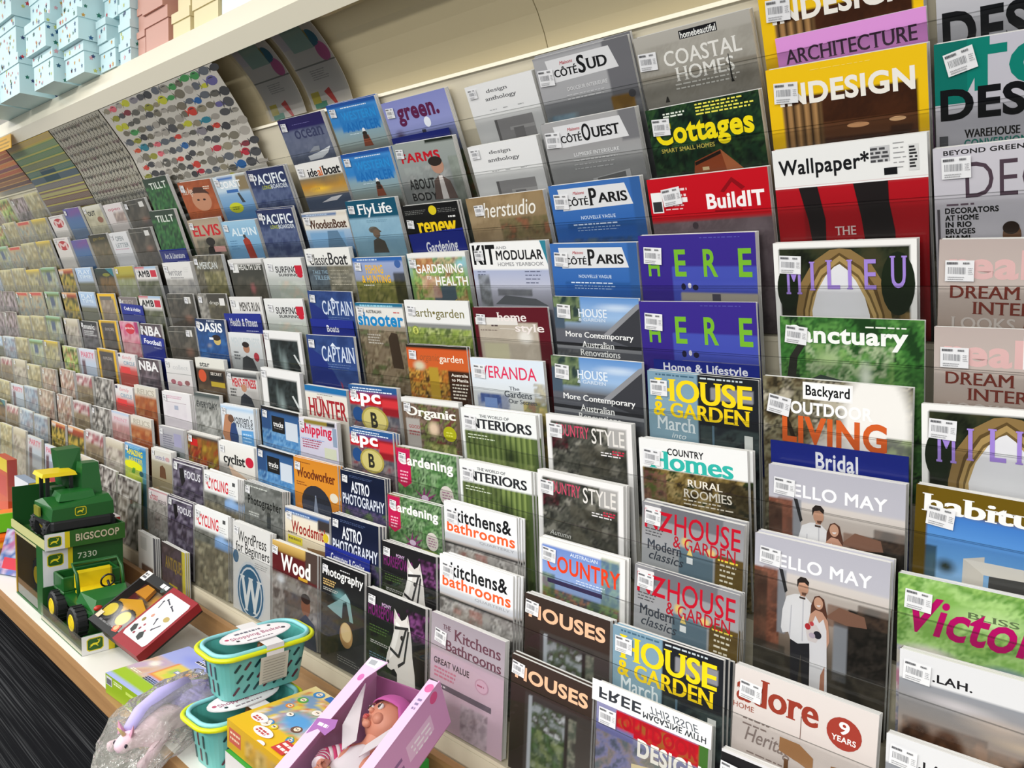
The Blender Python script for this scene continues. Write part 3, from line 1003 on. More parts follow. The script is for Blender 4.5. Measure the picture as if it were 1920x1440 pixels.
G 0:121212 .6:161614 1.4:2a2c22
N 0 .1 1 .2 12 .3 2a2a2a 121212
l .04 .1 .48 3 .03 .008 8a8a86
l .64 .1 .96 3 .03 .008 8a8a86
e .55 .12 .07 .085 d8c420
t renew. .22 .33 .95 .56 f2cd1a F
l .8 .24 .95 1 .03 .03 e0e0dc
@ghealth
G 0:eceae4 .07:eceae4 .08:9fc3c8 .5:7a9a5a 1.4:5a7a3a
N .05 .08 .95 1.4 8 .85 6f9a4a a5bf6a 4a6a30 c8b078 8a5a3a
N .15 .08 .45 .35 9 .8 c07a4a a5552c d9a070
B .9 .2 .12 .1 8fc4d4 .8
R .38 .6 .75 1.0 4a5a64
N .2 .4 .5 .8 7 .6 e0b8a0 c8907a 8a9a4a
t GARDENING .12 .2 .93 .36 f6f4ee b
t FOR .3 .41 .38 .47 f6f4ee s
t HEALTH .44 .42 .98 .58 f6f4ee b
t food .7 .82 .95 .92 e0c040 i
@earth
G 0:ebebe8 .36:ebebe8 .37:7a8a5a .6:8a9a4a 1.4:5a7030
R 0 .36 1 .44 8a8c8a
N 0 .44 1 1.4 9 .85 7d9440 a8b860 5a7034 c2cc88 4a5a30
t earth•garden .1 .13 .92 .31 76703c s
e .13 .5 .06 .085 8a9a4a
e .13 .5 .045 .065 c8ce6a
t $ .11 .46 .15 .54 5a6a2a b
@orggarden
G 0:26221a .05:26221a .06:cf5a28 .4:c8602c .7:8a5a2c 1.4:5a4024
N 0 .4 1 1.4 9 .9 9a5a24 c07a30 4a3a1c d8a848 2a2418
R .35 .35 .5 1.4 b09030
B .2 .35 .13 .1 d0c8a8 .6
R .68 .4 1 1.4 3a2418
t organic .22 .14 .55 .3 a5562e i
t garden .55 .15 .93 .3 f2ead8 s
t Australia .72 .44 .98 .49 f0e8dc b
t to_Manila .72 .52 .98 .57 f0e8dc b
l .72 .61 .98 5 .055 .025 e8dfd0
e .85 1.05 .1 .07 3a9ab8
@organic
G 0:e9e8e4 .08:e9e8e4 .09:6a5a4a 1.4:4a3a2c
R .05 .09 .95 1.4 6a5a4e
N .05 .09 .95 1.4 7 .9 5a4438 8a7464 3a2c22 7a8a4a 6a2c34
R .05 .35 .3 1.4 a9a49e
B .55 .5 .12 .16 d9c0a4 .6
N .35 .75 .9 1.4 9 .7 8aa04a 5a6a2c c0c878
t Organic .07 .15 .94 .36 f4f1ea F
t GOOD .1 .48 .3 .54 a05a5a b
l .1 .58 .3 2 .05 .03 a06060
e .82 .55 .11 .13 a8a81c
l .76 .52 .9 2 .05 .02 d8d860
@gardening
G 0:3a5a34 1.4:2c4a28
N 0 0 1 1.4 8 1 3f6a38 6f9a60 2a4a28 8fb080 1f3a20
R 0 .02 .24 .32 c21a50
p c21a50 0,.3 .24,.3 .24,.58 .12,.68 0,.6
t Gardening .03 .12 .94 .34 f7f5f0 h
l .05 .4 .2 4 .055 .025 f0b8c8
e .82 .66 .11 .16 d4ccc4
l .75 .6 .9 4 .045 .018 a06a8a
p 8a3a70 .42,.75 .46,.58 .47,.74 .58,.58 .5,.76 .66,.66 .53,.8 .64,.84 .5,.84 .44,.95 .43,.84 .28,.88 .4,.78 .28,.66
e .46 .78 .06 .05 d8c0d8
N .6 .85 .9 1.1 12 .7 c8cc48 6f8a34
@horse
G 0:1c1b1d 1.4:161517
N 0 .6 .45 1.4 9 .5 22301a 3a4a24 161517
t PONY .28 .16 .44 .22 c8a8cc b
t HORSEPOWER .04 .22 .6 .42 6d1d62 b
N .7 .1 1 .55 12 .75 141014 4a1a48 8a4a88 241024
l .06 .56 .4 3 .045 .02 4f6a34
l .08 .8 .45 2 .03 .015 b8b8b4
l .06 1.0 .4 4 .04 .015 5a7a8a
p d9d5d0 .49,.34 .5,.17 .56,.26 .62,.32 .68,.27 .72,.19 .745,.32 .77,.46 .79,.62 .8,.8 .84,1.05 .87,1.6 .56,1.6 .55,1.16 .5,1.1 .45,1.14 .385,1.12 .36,1.02 .38,.9 .45,.7 .49,.52
p efece8 .53,.36 .6,.4 .56,.6 .48,.9 .42,.98 .46,.72
p b8b0aa .5,.19 .53,.27 .52,.33 .5,.32
p b8b0aa .72,.22 .735,.34 .71,.3
e .635 .58 .035 .04 1c1618
e .645 .565 .01 .012 8a8080
e .4 1.03 .018 .03 4a4444
p 2c2a2c .5,.44 .73,.38 .735,.42 .505,.485
p 2c2a2c .43,.78 .58,.86 .575,.91 .425,.83
p 2c2a2c .68,.42 .71,.42 .59,.9 .56,.88
p 2c2a2c .72,.42 .745,.45 .68,.94 .57,1.06 .56,1.01 .655,.92
@western
G 0:1f4f9a .1:1f4f9a .11:3f8acc .45:2f80c4 .6:86a4b0 .9:8f9c98 1.4:7a5a48
R .2 .17 .95 .62 2778bd
N .2 .17 .95 .62 9 .4 1f6cb2 3f90d0 2a78bc
l .28 .1 .92 1 .02 .02 dce8f2
t WESTERN .25 .2 .93 .38 2a8ed2 b
t ANGLER .27 .42 .95 .62 1c6cb4 b
l .3 .66 .6 1 .02 .012 d0e0ea
e .6 .62 .03 .05 e6e8e8
e .6 .68 .045 .04 2c2620
p 8a4a34 .55,.72 .66,.72 .7,.95 .52,.95
p 3a2c24 .56,.7 .64,.7 .66,.8 .55,.8
@flylife
G 0:0f4f68 .36:0f4f68 .37:8fb6ca .8:7fa6bc 1.4:6f9098
N 0 .38 1 1.4 4 .3 9cc0d0 7a9eb4 8fb2c4
t FlyLife .22 .08 .9 .36 f2f5f4 f
l .35 .42 .85 2 .03 .012 6a90a8
e .45 .62 .1 .07 6a6a62
p 5a5248 .38,.6 .5,.56 .6,.66 .55,.68 .38,.66
e .49 .7 .07 .09 6d5a4a
p 4f4a42 .35,1.1 .4,.84 .5,.78 .62,.86 .66,1.1
@hunting
G 0:2a62ac .1:2a62ac .11:9aa8cc .45:8f98b0 .5:6a6a3c 1.4:4f5230
N 0 .5 1 1.4 9 .8 6f7038 8a8848 4a5028 9a9458
N .78 .3 1 1.4 9 .85 1c1c14 34321f
l .1 .03 .6 1 .02 .03 c4d4e8
e .9 .14 .06 .08 3f62a0
t FISHING .25 .15 .6 .33 f0b81c b
t &_HUNTING .14 .36 .72 .52 f0b81c b
l .16 .56 .4 1 .03 .025 eceae0
@shooter
G 0:1f6a8c .1:1f6a8c .11:e6e4de .48:e2ded6 .49:9a8f7e 1.4:5f4f3c
N 0 .58 1 1.4 6 .75 a08e74 7a664c c0b090 5a4834 6a7a4a
p 4a3a2c .64,1.4 .62,.75 .7,.62 .82,.64 .86,1.4
l .1 .04 .8 1 .02 .04 9ad0e0
t AUSTRALIAN .22 .15 .55 .22 1c1c1c b
t shooter .02 .2 .98 .5 1a86c4 h
l .8 .18 .95 1 .02 .02 c03a3a
l .18 .68 .5 4 .06 .03 e2dace
@apc
G 0:2a5a92 .16:24508a .17:b5141f .4:b5141f .41:55606a 1.4:6a2a30
R .0 .17 .65 .42 bb1622
N .0 .42 1 1.4 5 .6 5a6068 3a3f48 8a8a88 8a2a30
R .7 .17 1 .6 8c1a24
R .7 .25 1 .44 d0343a
l .08 .05 .9 2 .05 .025 e0eaf4
t apc .02 .16 .66 .44 fbfaf8 h
e .16 .62 .12 .16 234a80
e .5 .7 .28 .28 a89a4a
e .5 .7 .24 .24 c8bc74
t B .42 .54 .56 .86 2c2a24 h
@astro
G 0:101a34 .3:0d1630 .8:1c2444 1.4:2a2a4a
l .2 .08 .85 2 .03 .012 4a5a80
t ASTRO .24 .2 .66 .46 e6eaf2 b
t PHOTOGRAPHY .03 .5 .98 .74 d4dae6 b
N 0 .75 1 1.4 7 .7 3a3058 6a5a80 24243f 5f7a3a
@photography
G 0:0f1012 .3:121315 1.4:26282a
N .0 .7 .4 1.4 8 .6 3a3426 54482f 20201c
l .45 .1 .75 1 .02 .02 d4d4d4
t Photography .03 .12 .97 .37 f3f2ee b
l .05 .4 .35 3 .05 .03 c8a868
l .05 .58 .45 2 .04 .02 b0b0a8
B .45 .66 .22 .16 5f8a8c .7
p 86a8aa .15,.98 .4,.76 .58,.55 .68,.66 .76,1.1 .68,1.1 .6,.72 .52,.76 .5,1.1 .3,1.04
e .6 1.42 .15 .27 b08a5a
e .6 1.36 .12 .2 d9c090
l .4 1.9 .95 3 .05 .015 a0a09a
@ocean
G 0:221a52 .28:241d58 .3:5a6180 .6:636a80 1.4:4a5468
N 0 .3 1 1.4 6 .4 6d7488 4f5870 7f8698
t ocean .28 .3 .92 .5 353a5c f
l .3 .16 .75 1 .02 .01 7a74b0
p dfe2e6 .4,.92 .66,.86 .95,.76 .86,.9 .7,1.0 .42,1.02
p 8a8f98 .45,.84 .6,.72 .72,.72 .7,.84
@idealboat
G 0:e8e6e2 .34:e6e4de .35:7a7058 .55:c08a2c .75:b59a60 .8:4f5c72 1.4:3f4a62
B .42 .62 .3 .1 f2c23c .9
N .35 .36 1 .6 6 .4 5a5a54 8a7a50 b58a3c
t ide .24 .14 .46 .33 1b1a1c F
t al .47 .14 .58 .33 c8601c F
t boat .59 .12 .97 .33 1b1a1c F
l .2 .58 .45 1 .02 .05 c8a048
p e6e6ea .35,.94 .6,.84 .85,.82 .7,.92
@wooden
G 0:e6e0d4 .38:e2dccf .4:a4bcd2 .9:5f88b0 1.4:4a6a88
R 0 .02 1 .12 3f689c
R .78 .02 1 .12 d9d0c0
R .08 .44 .86 1.4 7aa4c8
p 5f7f9a .5,.44 .72,.44 .86,.9 .42,.9
l .1 .05 .7 1 .02 .02 b8cce0
t WoodenBoat .1 .18 .95 .38 4a2c1e F
l .06 .18 .25 1 .02 .02 6a5a4a
@classic
G 0:e9e8e3 .4:e6e5df .41:6f6f68 .6:5a6670 1.4:6f6a52
N .0 .42 .45 1.4 6 .7 3a4854 5f6c74 2c343c
N .45 .42 1 1.4 8 .7 8a8470 6a644c b0a890
t Classic .08 .13 .5 .38 2b2b2d f
t Boat .52 .1 .93 .38 2b2b2d f
t TAKE_THE .1 .5 .45 .58 8aa4b4 f
t TILLER .12 .62 .48 .72 8aa4b4 f
l .5 .5 .95 5 .08 .01 c8c2ae
@captain
G 0:23396e .5:2a4580 1.4:3a4a80
N 0 0 1 1.4 4 .4 2a4078 3f5c98 1f3464
p 1f2f78 .0,.28 .12,.32 .3,.45 .5,.75 .6,1.0 .66,1.4 0,1.4
p 8a3a5a .62,.95 .66,1.0 .72,1.4 .68,1.4
t CAPTAIN .3 .22 .98 .55 cdd8ea f
p e0e8f2 .5,.22 .56,.14 .62,.22
l .4 .6 .95 3 .05 .01 7a90b8
r .82 1.0 .96 1.2 c4cad4
@hunter
G 0:1e6ea8 .14:1e6ea8 .15:e4e0d6 1.4:cfc8ba
t HUNTER .06 .3 .97 .74 a3202a F
t WILD .28 .24 .42 .32 a3202a F
l .3 .18 .7 1 .02 .02 8a8a84
@shipping
G 0:e6e4e6 .05:d2cfdc 1.4:b9b6c8
R .15 .02 .95 .12 8a7a2c
R .75 .02 .95 .12 2a2a2a
t Shipping .05 .14 .86 .48 cc2448 h
l .08 .55 .62 4 .06 .03 a03a5a
r .88 .16 .98 .62 8a9ab0
r .65 .68 .95 .95 c4c8b0
l .05 .52 .86 1 .02 .02 7a9ad0
@trucks
G 0:1a1a1c .1:1c1c1e .11:2f5484 .6:3a6ca0 1.4:4a86b8
R 0 .1 .25 1.4 2a4a78
N .0 .62 1 1.4 8 .6 5f9acc 3f78b0 8abce0 2f5f94
r .28 .2 .62 .62 1a191b
t trucks .32 .33 .58 .47 f0efec b
r .64 .28 .95 .75 c9d2dc
l .34 .5 .56 1 .02 .02 8a8a88
@woodworker
G 0:cf8427 .4:d88c2a 1.4:c8802c
t Woodworker .06 .2 .94 .42 6a2c12 F
l .08 .08 .5 1 .02 .02 7a4014
e .5 .98 .34 .44 2c2e38
R .3 .9 .7 1.4 5a6478
p 3a4050 .18,1.4 .18,.9 .82,.9 .82,1.4
p 8a94a8 .4,1.4 .48,.75 .5,.75 .56,1.4
l .06 .52 .3 2 .05 .025 8a4a1c
e .9 .7 .09 .1 d9d2c0
@woodsmith
G 0:e9e5da .06:2f5a94 .16:2f5a94 .17:e4dccb .6:dccfb4 1.4:c9b896
l .1 .09 .6 1 .02 .03 b8cce4
R .75 .06 1 .3 3a3434
t Woodsmith .15 .26 .95 .52 96261e b
e .92 .42 .06 .09 d0b428
r .06 .6 .4 .76 ded03a
l .08 .64 .38 1 .02 .05 7a6a1c
l .06 .52 .35 1 .03 .03 4a3a34
p 8a6a48 .5,.75 .96,.7 .96,.8 .9,.8 .9,1.4 .8,1.4 .8,.82 .66,.84 .66,1.4 .56,1.4 .56,.84
N .05 .8 .5 1.4 6 .5 d9c9a8 b8a078
@wood
G 0:d8b468 .17:a4803c .18:571519 .62:5a161a .63:8a847e 2.4:6a6058
N 0 .63 1 1.4 5 .8 8d8780 6a625c b0aaa4 4a443f
R .76 .0 1 .6 4a3a34
t Wood .2 .22 .86 .56 f4f0ea h
r .6 .56 .8 .62 c8982c
N .3 .95 .8 1.4 5 .7 3a3f4c 5a4a3f 2a2a30
e .76 1.1 .1 .2 8a5a44
e .76 .95 .1 .1 2a201c
p 343a48 .5,2.4 .56,1.5 .76,1.26 .95,1.4 1,2.4
B .2 .75 .12 .12 d4d8dc .7
@pacific
G 0:232c56 .5:2c3a60 .6:44507a 1.4:2c3450
N 0 .5 1 1.4 6 .6 4a5878 6a7898 38446a
t PACIFIC .12 .14 .95 .42 eaf0f4 b
t LONG .3 .45 .52 .56 a8b034 b
t BOARDER .53 .44 .96 .56 cdd4dc b
@surf
G 0:e9e9e6 .3:dfe0de .6:b8bcb6 1.4:9aa49a
N .3 .6 1 1.4 5 .5 c8ccc2 a8b4a4 d0b8a0
t SURFING .28 .22 .84 .4 2a2a2c b
t SURFING .34 .42 .86 .5 2a2a2c b
r .8 .2 .98 .42 c41e34
e .9 .46 .07 .07 c41e34
@blackframe
G 0:e9e8e6 1.4:e4e3e0
R .16 .2 .92 1.4 1a1c1c
N .16 .2 .92 1.4 5 .7 161818 3a4444 222826
B .5 .95 .12 .5 8a9a98 .9
B .4 .7 .05 .4 6a7876 .9
p c8ccca .76,.62 .8,.6 .95,.9 .9,.92
@photographer
G 0:6f716e .3:666865 1.4:4a4c4a
N 0 0 1 1.4 6 .6 7a7c78 5a5c58 8f918d 444642
l .08 .08 .7 1 .02 .03 c8ccc4
t Photographer .1 .32 .97 .6 1b1c1c b
l .12 .72 .4 2 .06 .03 b8bab4
r .6 .7 .7 1.0 35393a
e .65 .66 .05 .06 3a3c3a
@wordpress
G 0:d6d5d2 1.4:cbcac7
t WordPress .14 .18 .9 .46 1f2022 s
t for_Beginners .08 .46 .98 .78 1f2022 s
e .08 .86 .08 .16 3f6484
e .48 1.62 .39 .76 c2c6ca
e .48 1.62 .35 .69 3b6583
e .48 1.62 .31 .62 ccd1d4
e .48 1.62 .285 .57 34607f
t W .2 1.26 .78 2.1 d6d9d8 F
l .6 .84 .95 3 .05 .015 8a8a88
@tillt
G 0:2a3a2c .3:2a3f2c 1.4:1f3a24
N 0 .4 1 1.4 6 .8 2f6a38 1c3a20 4a8a48 24402a
t TILLT .2 .2 .9 .48 d6dcd0 b
@orangeface
G 0:9a4a22 .3:a5522a 1.4:b5623a
N 0 0 1 1.4 5 .4 c06a3a 8a3f1c b05a30
e .55 .62 .28 .34 c08868
p 4a2c1c .3,.4 .45,.2 .7,.22 .85,.45 .7,.4 .45,.38
t The_Age .05 .18 .38 .48 e2ccb8 f
l .72 .2 .95 2 .06 .03 e2ccb8
e .46 .6 .04 .03 3a2018
e .64 .6 .04 .03 3a2018
@jetski
G 0:d6e0e4 .5:c4d6e2 .6:8ab0d0 1.4:4a80b4
R .1 .02 .6 .14 2a66b0
R .7 .02 1 .5 8a7a5a
t COAST .12 .18 .8 .4 f4f6f6 b
r .3 .46 .66 .56 3a6cae
p 3a4044 .6,.6 .66,.58 .76,.9 .66,.9
e .42 1.05 .22 .17 c8cc2c
l .3 1.02 .54 2 .06 .03 5a6a1c
@elvis
G 0:a5947c .35:b5a48c 1.4:5a5448
t ELVIS .08 .2 .95 .56 c21e26 F
N .1 .62 1 1.4 6 .8 3f4238 6a6a5a 8a8070
e .55 .75 .14 .14 2a2622
p 24201e .35,1.3 .42,.95 .55,.85 .72,.95 .8,1.3
r .6 .92 .95 1.1 d09a94
@alpin
G 0:9cc4dc .4:86b4d2 1.4:5f8fb8
t ALPIN .22 .22 .95 .46 dceaf2 b
p a03a28 .5,.6 .62,.5 .7,.6 .78,1.2 .56,1.2
e .58 .48 .04 .06 3a3a3a
l .1 .6 .35 4 .08 .02 4a7aa0
@writer
G 0:e0deda .6:d9d7d3 .62:9a9894 1.4:a9a6a2
N .1 .65 1 1.4 5 .6 8a8880 b8b4ac 5f5f60
t writer .14 .24 .66 .48 8a8a8c s
l .2 .54 .66 1 .03 .03 5a5a5c
l .72 .2 .92 3 .07 .01 a8a8a8
@american
G 0:5f5a4e .3:6f6a5a 1.4:4a463a
N 0 0 1 1.4 7 .8 6f6a58 4a4638 8a8470 35342a
t AMERICAN .1 .22 .8 .48 c8ccc8 b
N .3 .6 1 1.3 7 .6 8a8450 5a5a34 b0a878
@healthlife
G 0:dddcd8 .1:d6d4d0 .11:3a3a34 .6:44443c 1.4:5a5448
r .1 .14 .28 .4 e0e0dc
t HEALTH_LIFE .3 .16 .95 .32 d9d8d2 b
N .0 .5 1 1.4 5 .4 4a4a40 6a6458 3a3a32
B .6 .9 .1 .2 b06a6a .8
@darkphoto
G 0:4a4a44 .3:3f3e38 1.4:5a4f46
N 0 0 1 1.4 5 .6 55524a 3a3832 6f685c
r .68 .12 .88 .36 d4d2cc
r 0 .18 .6 .2 8a887e
B .7 .95 .2 .2 8a6a5a .8
@drags
G 0:8a8880 1.4:6f6c60
N 0 0 .35 1.4 8 .8 55524c a9a59c 3a3834
R .35 0 1 1.4 45423a
N .35 .4 1 1.4 6 .5 6a6450 4a4638 8a8468
t drags .4 .24 .72 .4 d0cec4 s
r .75 .15 .92 .4 e0deda
@oasis
G 0:16284a .3:1c3a6a .6:24508a 1.4:1f4478
N 0 .5 1 1.4 5 .6 2a5a9a 1c3a6a 3f74b0
t NME .42 .03 .68 .09 d0d8e4 b
t OASIS .05 .12 .9 .44 f0f3f5 h
e .68 .72 .12 .15 c8b068
e .66 .62 .14 .1 2a1f18
B .4 .9 .1 .1 8a8a94 .7
r .42 .62 .56 .7 e4e8ec
@mensrun
G 0:e2e0dc 1.4:d2cfca
r .1 .14 .28 .4 e8e8e6
t MEN'S_RUN .3 .16 .92 .46 4a4844 b
@mancover
G 0:e2e4e4 .4:c9cccc 1.4:8a8c8c
t MEN'S .08 .14 .42 .44 c4ccce b
t FITNESS .46 .14 .95 .44 c4ccce b
e .52 .48 .1 .14 a5745a
e .51 .36 .11 .09 2a201c
p 3a3c3e .3,1.2 .36,.8 .5,.7 .68,.8 .8,1.2
e .8 .72 .08 .14 a0303a
l .1 .6 .3 3 .1 .05 55585a
@fitnessred
G 0:dcdcd8 .12:34383a .2:34383a .21:d4d2ce 1.4:8a8884
N .6 .6 1 1.4 5 .5 a8a4a0 8a8682
r .2 .22 .6 .4 d8d4d0
t MEN'S_FITNESS .18 .24 .95 .54 bf1f2a h
e .55 .55 .09 .13 b58468
p 2c3038 .35,1.2 .42,.85 .55,.72 .75,.85 .85,1.2
l .08 .6 .3 3 .1 .06 5a5a58
@womenfit
G 0:e4eaf0 .1:a8c8e4 .2:d9dfe4 1.4:a9b8c8
t women's .3 .24 .95 .5 3a3f48 s
t FITNESS .35 .5 .95 .62 3a3f48 s
p b5805f .0,.9 .12,.3 .25,.28 .35,.6 .3,1.2 .1,1.2
p 2c4474 .22,.9 .3,.55 .42,.5 .5,.9 .46,1.3 .28,1.3
e .3 .4 .09 .12 6a4a38
p 5a9ad0 .6,.7 .95,.66 .95,1.3 .6,1.3
l .64 .78 .9 4 .1 .04 b8d8f0
@cyclist
G 0:e9e8e4 .5:dedbd4 1.4:a49c90
N .0 .6 .4 1.4 5 .7 55524e 8a8680 3a3836
p c8ac94 .25,.62 .9,.95 .95,1.3 .5,1.3
t cyclist .12 .3 .74 .66 1d1d1f F
e .86 .42 .11 .14 c01e3a
l .08 1.0 .3 2 .08 .04 8a8a88
@cycling
G 0:e9e9e8 .62:e4e4e2 .63:5a5c5a 1.4:6a6860
N .0 .62 1 1.4 5 .7 5f605a 8a8a80 44443f
R .6 .64 1 .95 7a9cc8
B .8 .7 .2 .2 8fb0d8 .8
t CYCLING .1 .18 .72 .5 cf2a3a b
t the .05 .3 .1 .4 cf2a3a b
r .84 .14 .92 .24 4a4a4c
l .74 .36 .95 3 .06 .012 8a8a8c
N .0 .9 1 1.4 6 .8 8a8068 5a5444 b0a88c
@star
G 0:e0ded4 .34:dcdad0 .35:4a3a2c 1.4:3a3024
t star .15 .14 .5 .3 4a4a48 b
e .2 .62 .14 .22 c8502c
R .45 .42 .92 .76 1c1a18
t SECRET .5 .46 .88 .56 d4ccc0 b
r .48 .78 .95 .95 b0982c
N .0 .9 1 1.4 5 .6 4a3a2c 6a5a44
@everyday
G 0:5a6260 .12:3f4846 .2:8a8c88 1.4:8a8a86
N 0 .2 1 1.4 6 .8 9a9a94 6a6c68 b8b8b2 55564f
t EVERYDAY .08 .32 .9 .56 3a3c3c b
N .2 .7 .8 1.4 6 .7 a9a9a4 cfcfca 5f605a
@food
G 0:e0dcd4 .1:2a2420 .14:6a2018 1.4:5a3a20
N 0 .14 1 1.4 6 .9 8a2418 a8682c 4a3a1c 6a1c14 90882c
r .1 .2 .34 .42 c21c1c
N .5 .1 1 .7 6 .7 b08a2c 7a5a1c 8a3a1c
@focus
G 0:3a3440 .3:2f2a38 1.4:4a4054
N 0 .0 1 1.4 7 .8 4a4254 2a2630 6a6074 8a8494
r .04 .06 .96 .1 d4d2d6
p 1c1a1e .22,.25 .36,.22 .42,.6 .3,.8 .24,.5
t FOCUS .4 .26 .92 .5 d9d8de b
@antique
G 0:3c3434 .5:50444c 1.4:4a3f3a
N 0 0 1 1.4 5 .5 5a4c54 3a3230 6a5a5c
t ANTIQUES .16 .22 .9 .5 8a7434 b
r .3 .72 .66 .82 a8982c
N .1 .95 .9 1.4 6 .6 7a6470 5a4c54 9a8088
R .9 0 1 1.4 b5a83c
@whitebook
G 0:dcdcd8 1.4:d0d0cc
r .15 .1 .5 .4 c4c6c2
R .2 .75 .8 1.4 6a5448
R .9 0 1 1.4 55555a
@pale
G 0:e4e3e0 .5:d6d4d2 1.4:c4bab8
t collect .3 .22 .9 .4 c4c4c4 f
r 0 .56 1 .58 9a9a98
e .25 .9 .1 .1 9a5a64
e .5 .95 .1 .1 a86a74
e .8 .9 .1 .1 8a5a5a
@palethick
G 0:e2dfe0 1.4:d4cdd2
l .12 .12 .85 2 .06 .04 d0a8b8
r .1 .34 .85 .36 b8a8b0
N .1 .4 .85 1.2 5 .3 d8d0d6 c4b8c4
r .42 .45 .56 .6 a4aabc
@greypurple
G 0:b0aeb0 .5:9c9aa4 1.4:6f7a74
l .15 .3 .6 6 .09 .04 6a6a78
r .6 .2 .9 .7 9a98b4
N .0 .9 1 1.4 5 .5 6f7a74 55605a
@cream
G 0:d0ccc4 .5:d4d0c8 .6:a49c84 1.4:8a7f64
r .05 .02 .96 .1 dedcd6
t stitches .2 .28 .9 .48 8a86a4 f
e .8 .38 .1 .1 c49a9a
p 5f3f28 .4,1.3 .42,.8 .55,.7 .68,.85 .72,1.3
@redtext
G 0:e0d6d6 .5:c9bcbc .6:8a8680 1.4:6f6c68
R 0 0 1 .1 b05a6a
t cross .1 .26 .5 .5 b02c44 i
t stitch .5 .36 .95 .56 3a3a3c i
N 0 .6 1 1.4 6 .7 8a8680 b0aca6 5f5c58
'''
ART = {}
for blk in COVERS.split('@')[1:]:
    ls = blk.strip().split('\n'); ART[ls[0].strip()] = ls[1:]

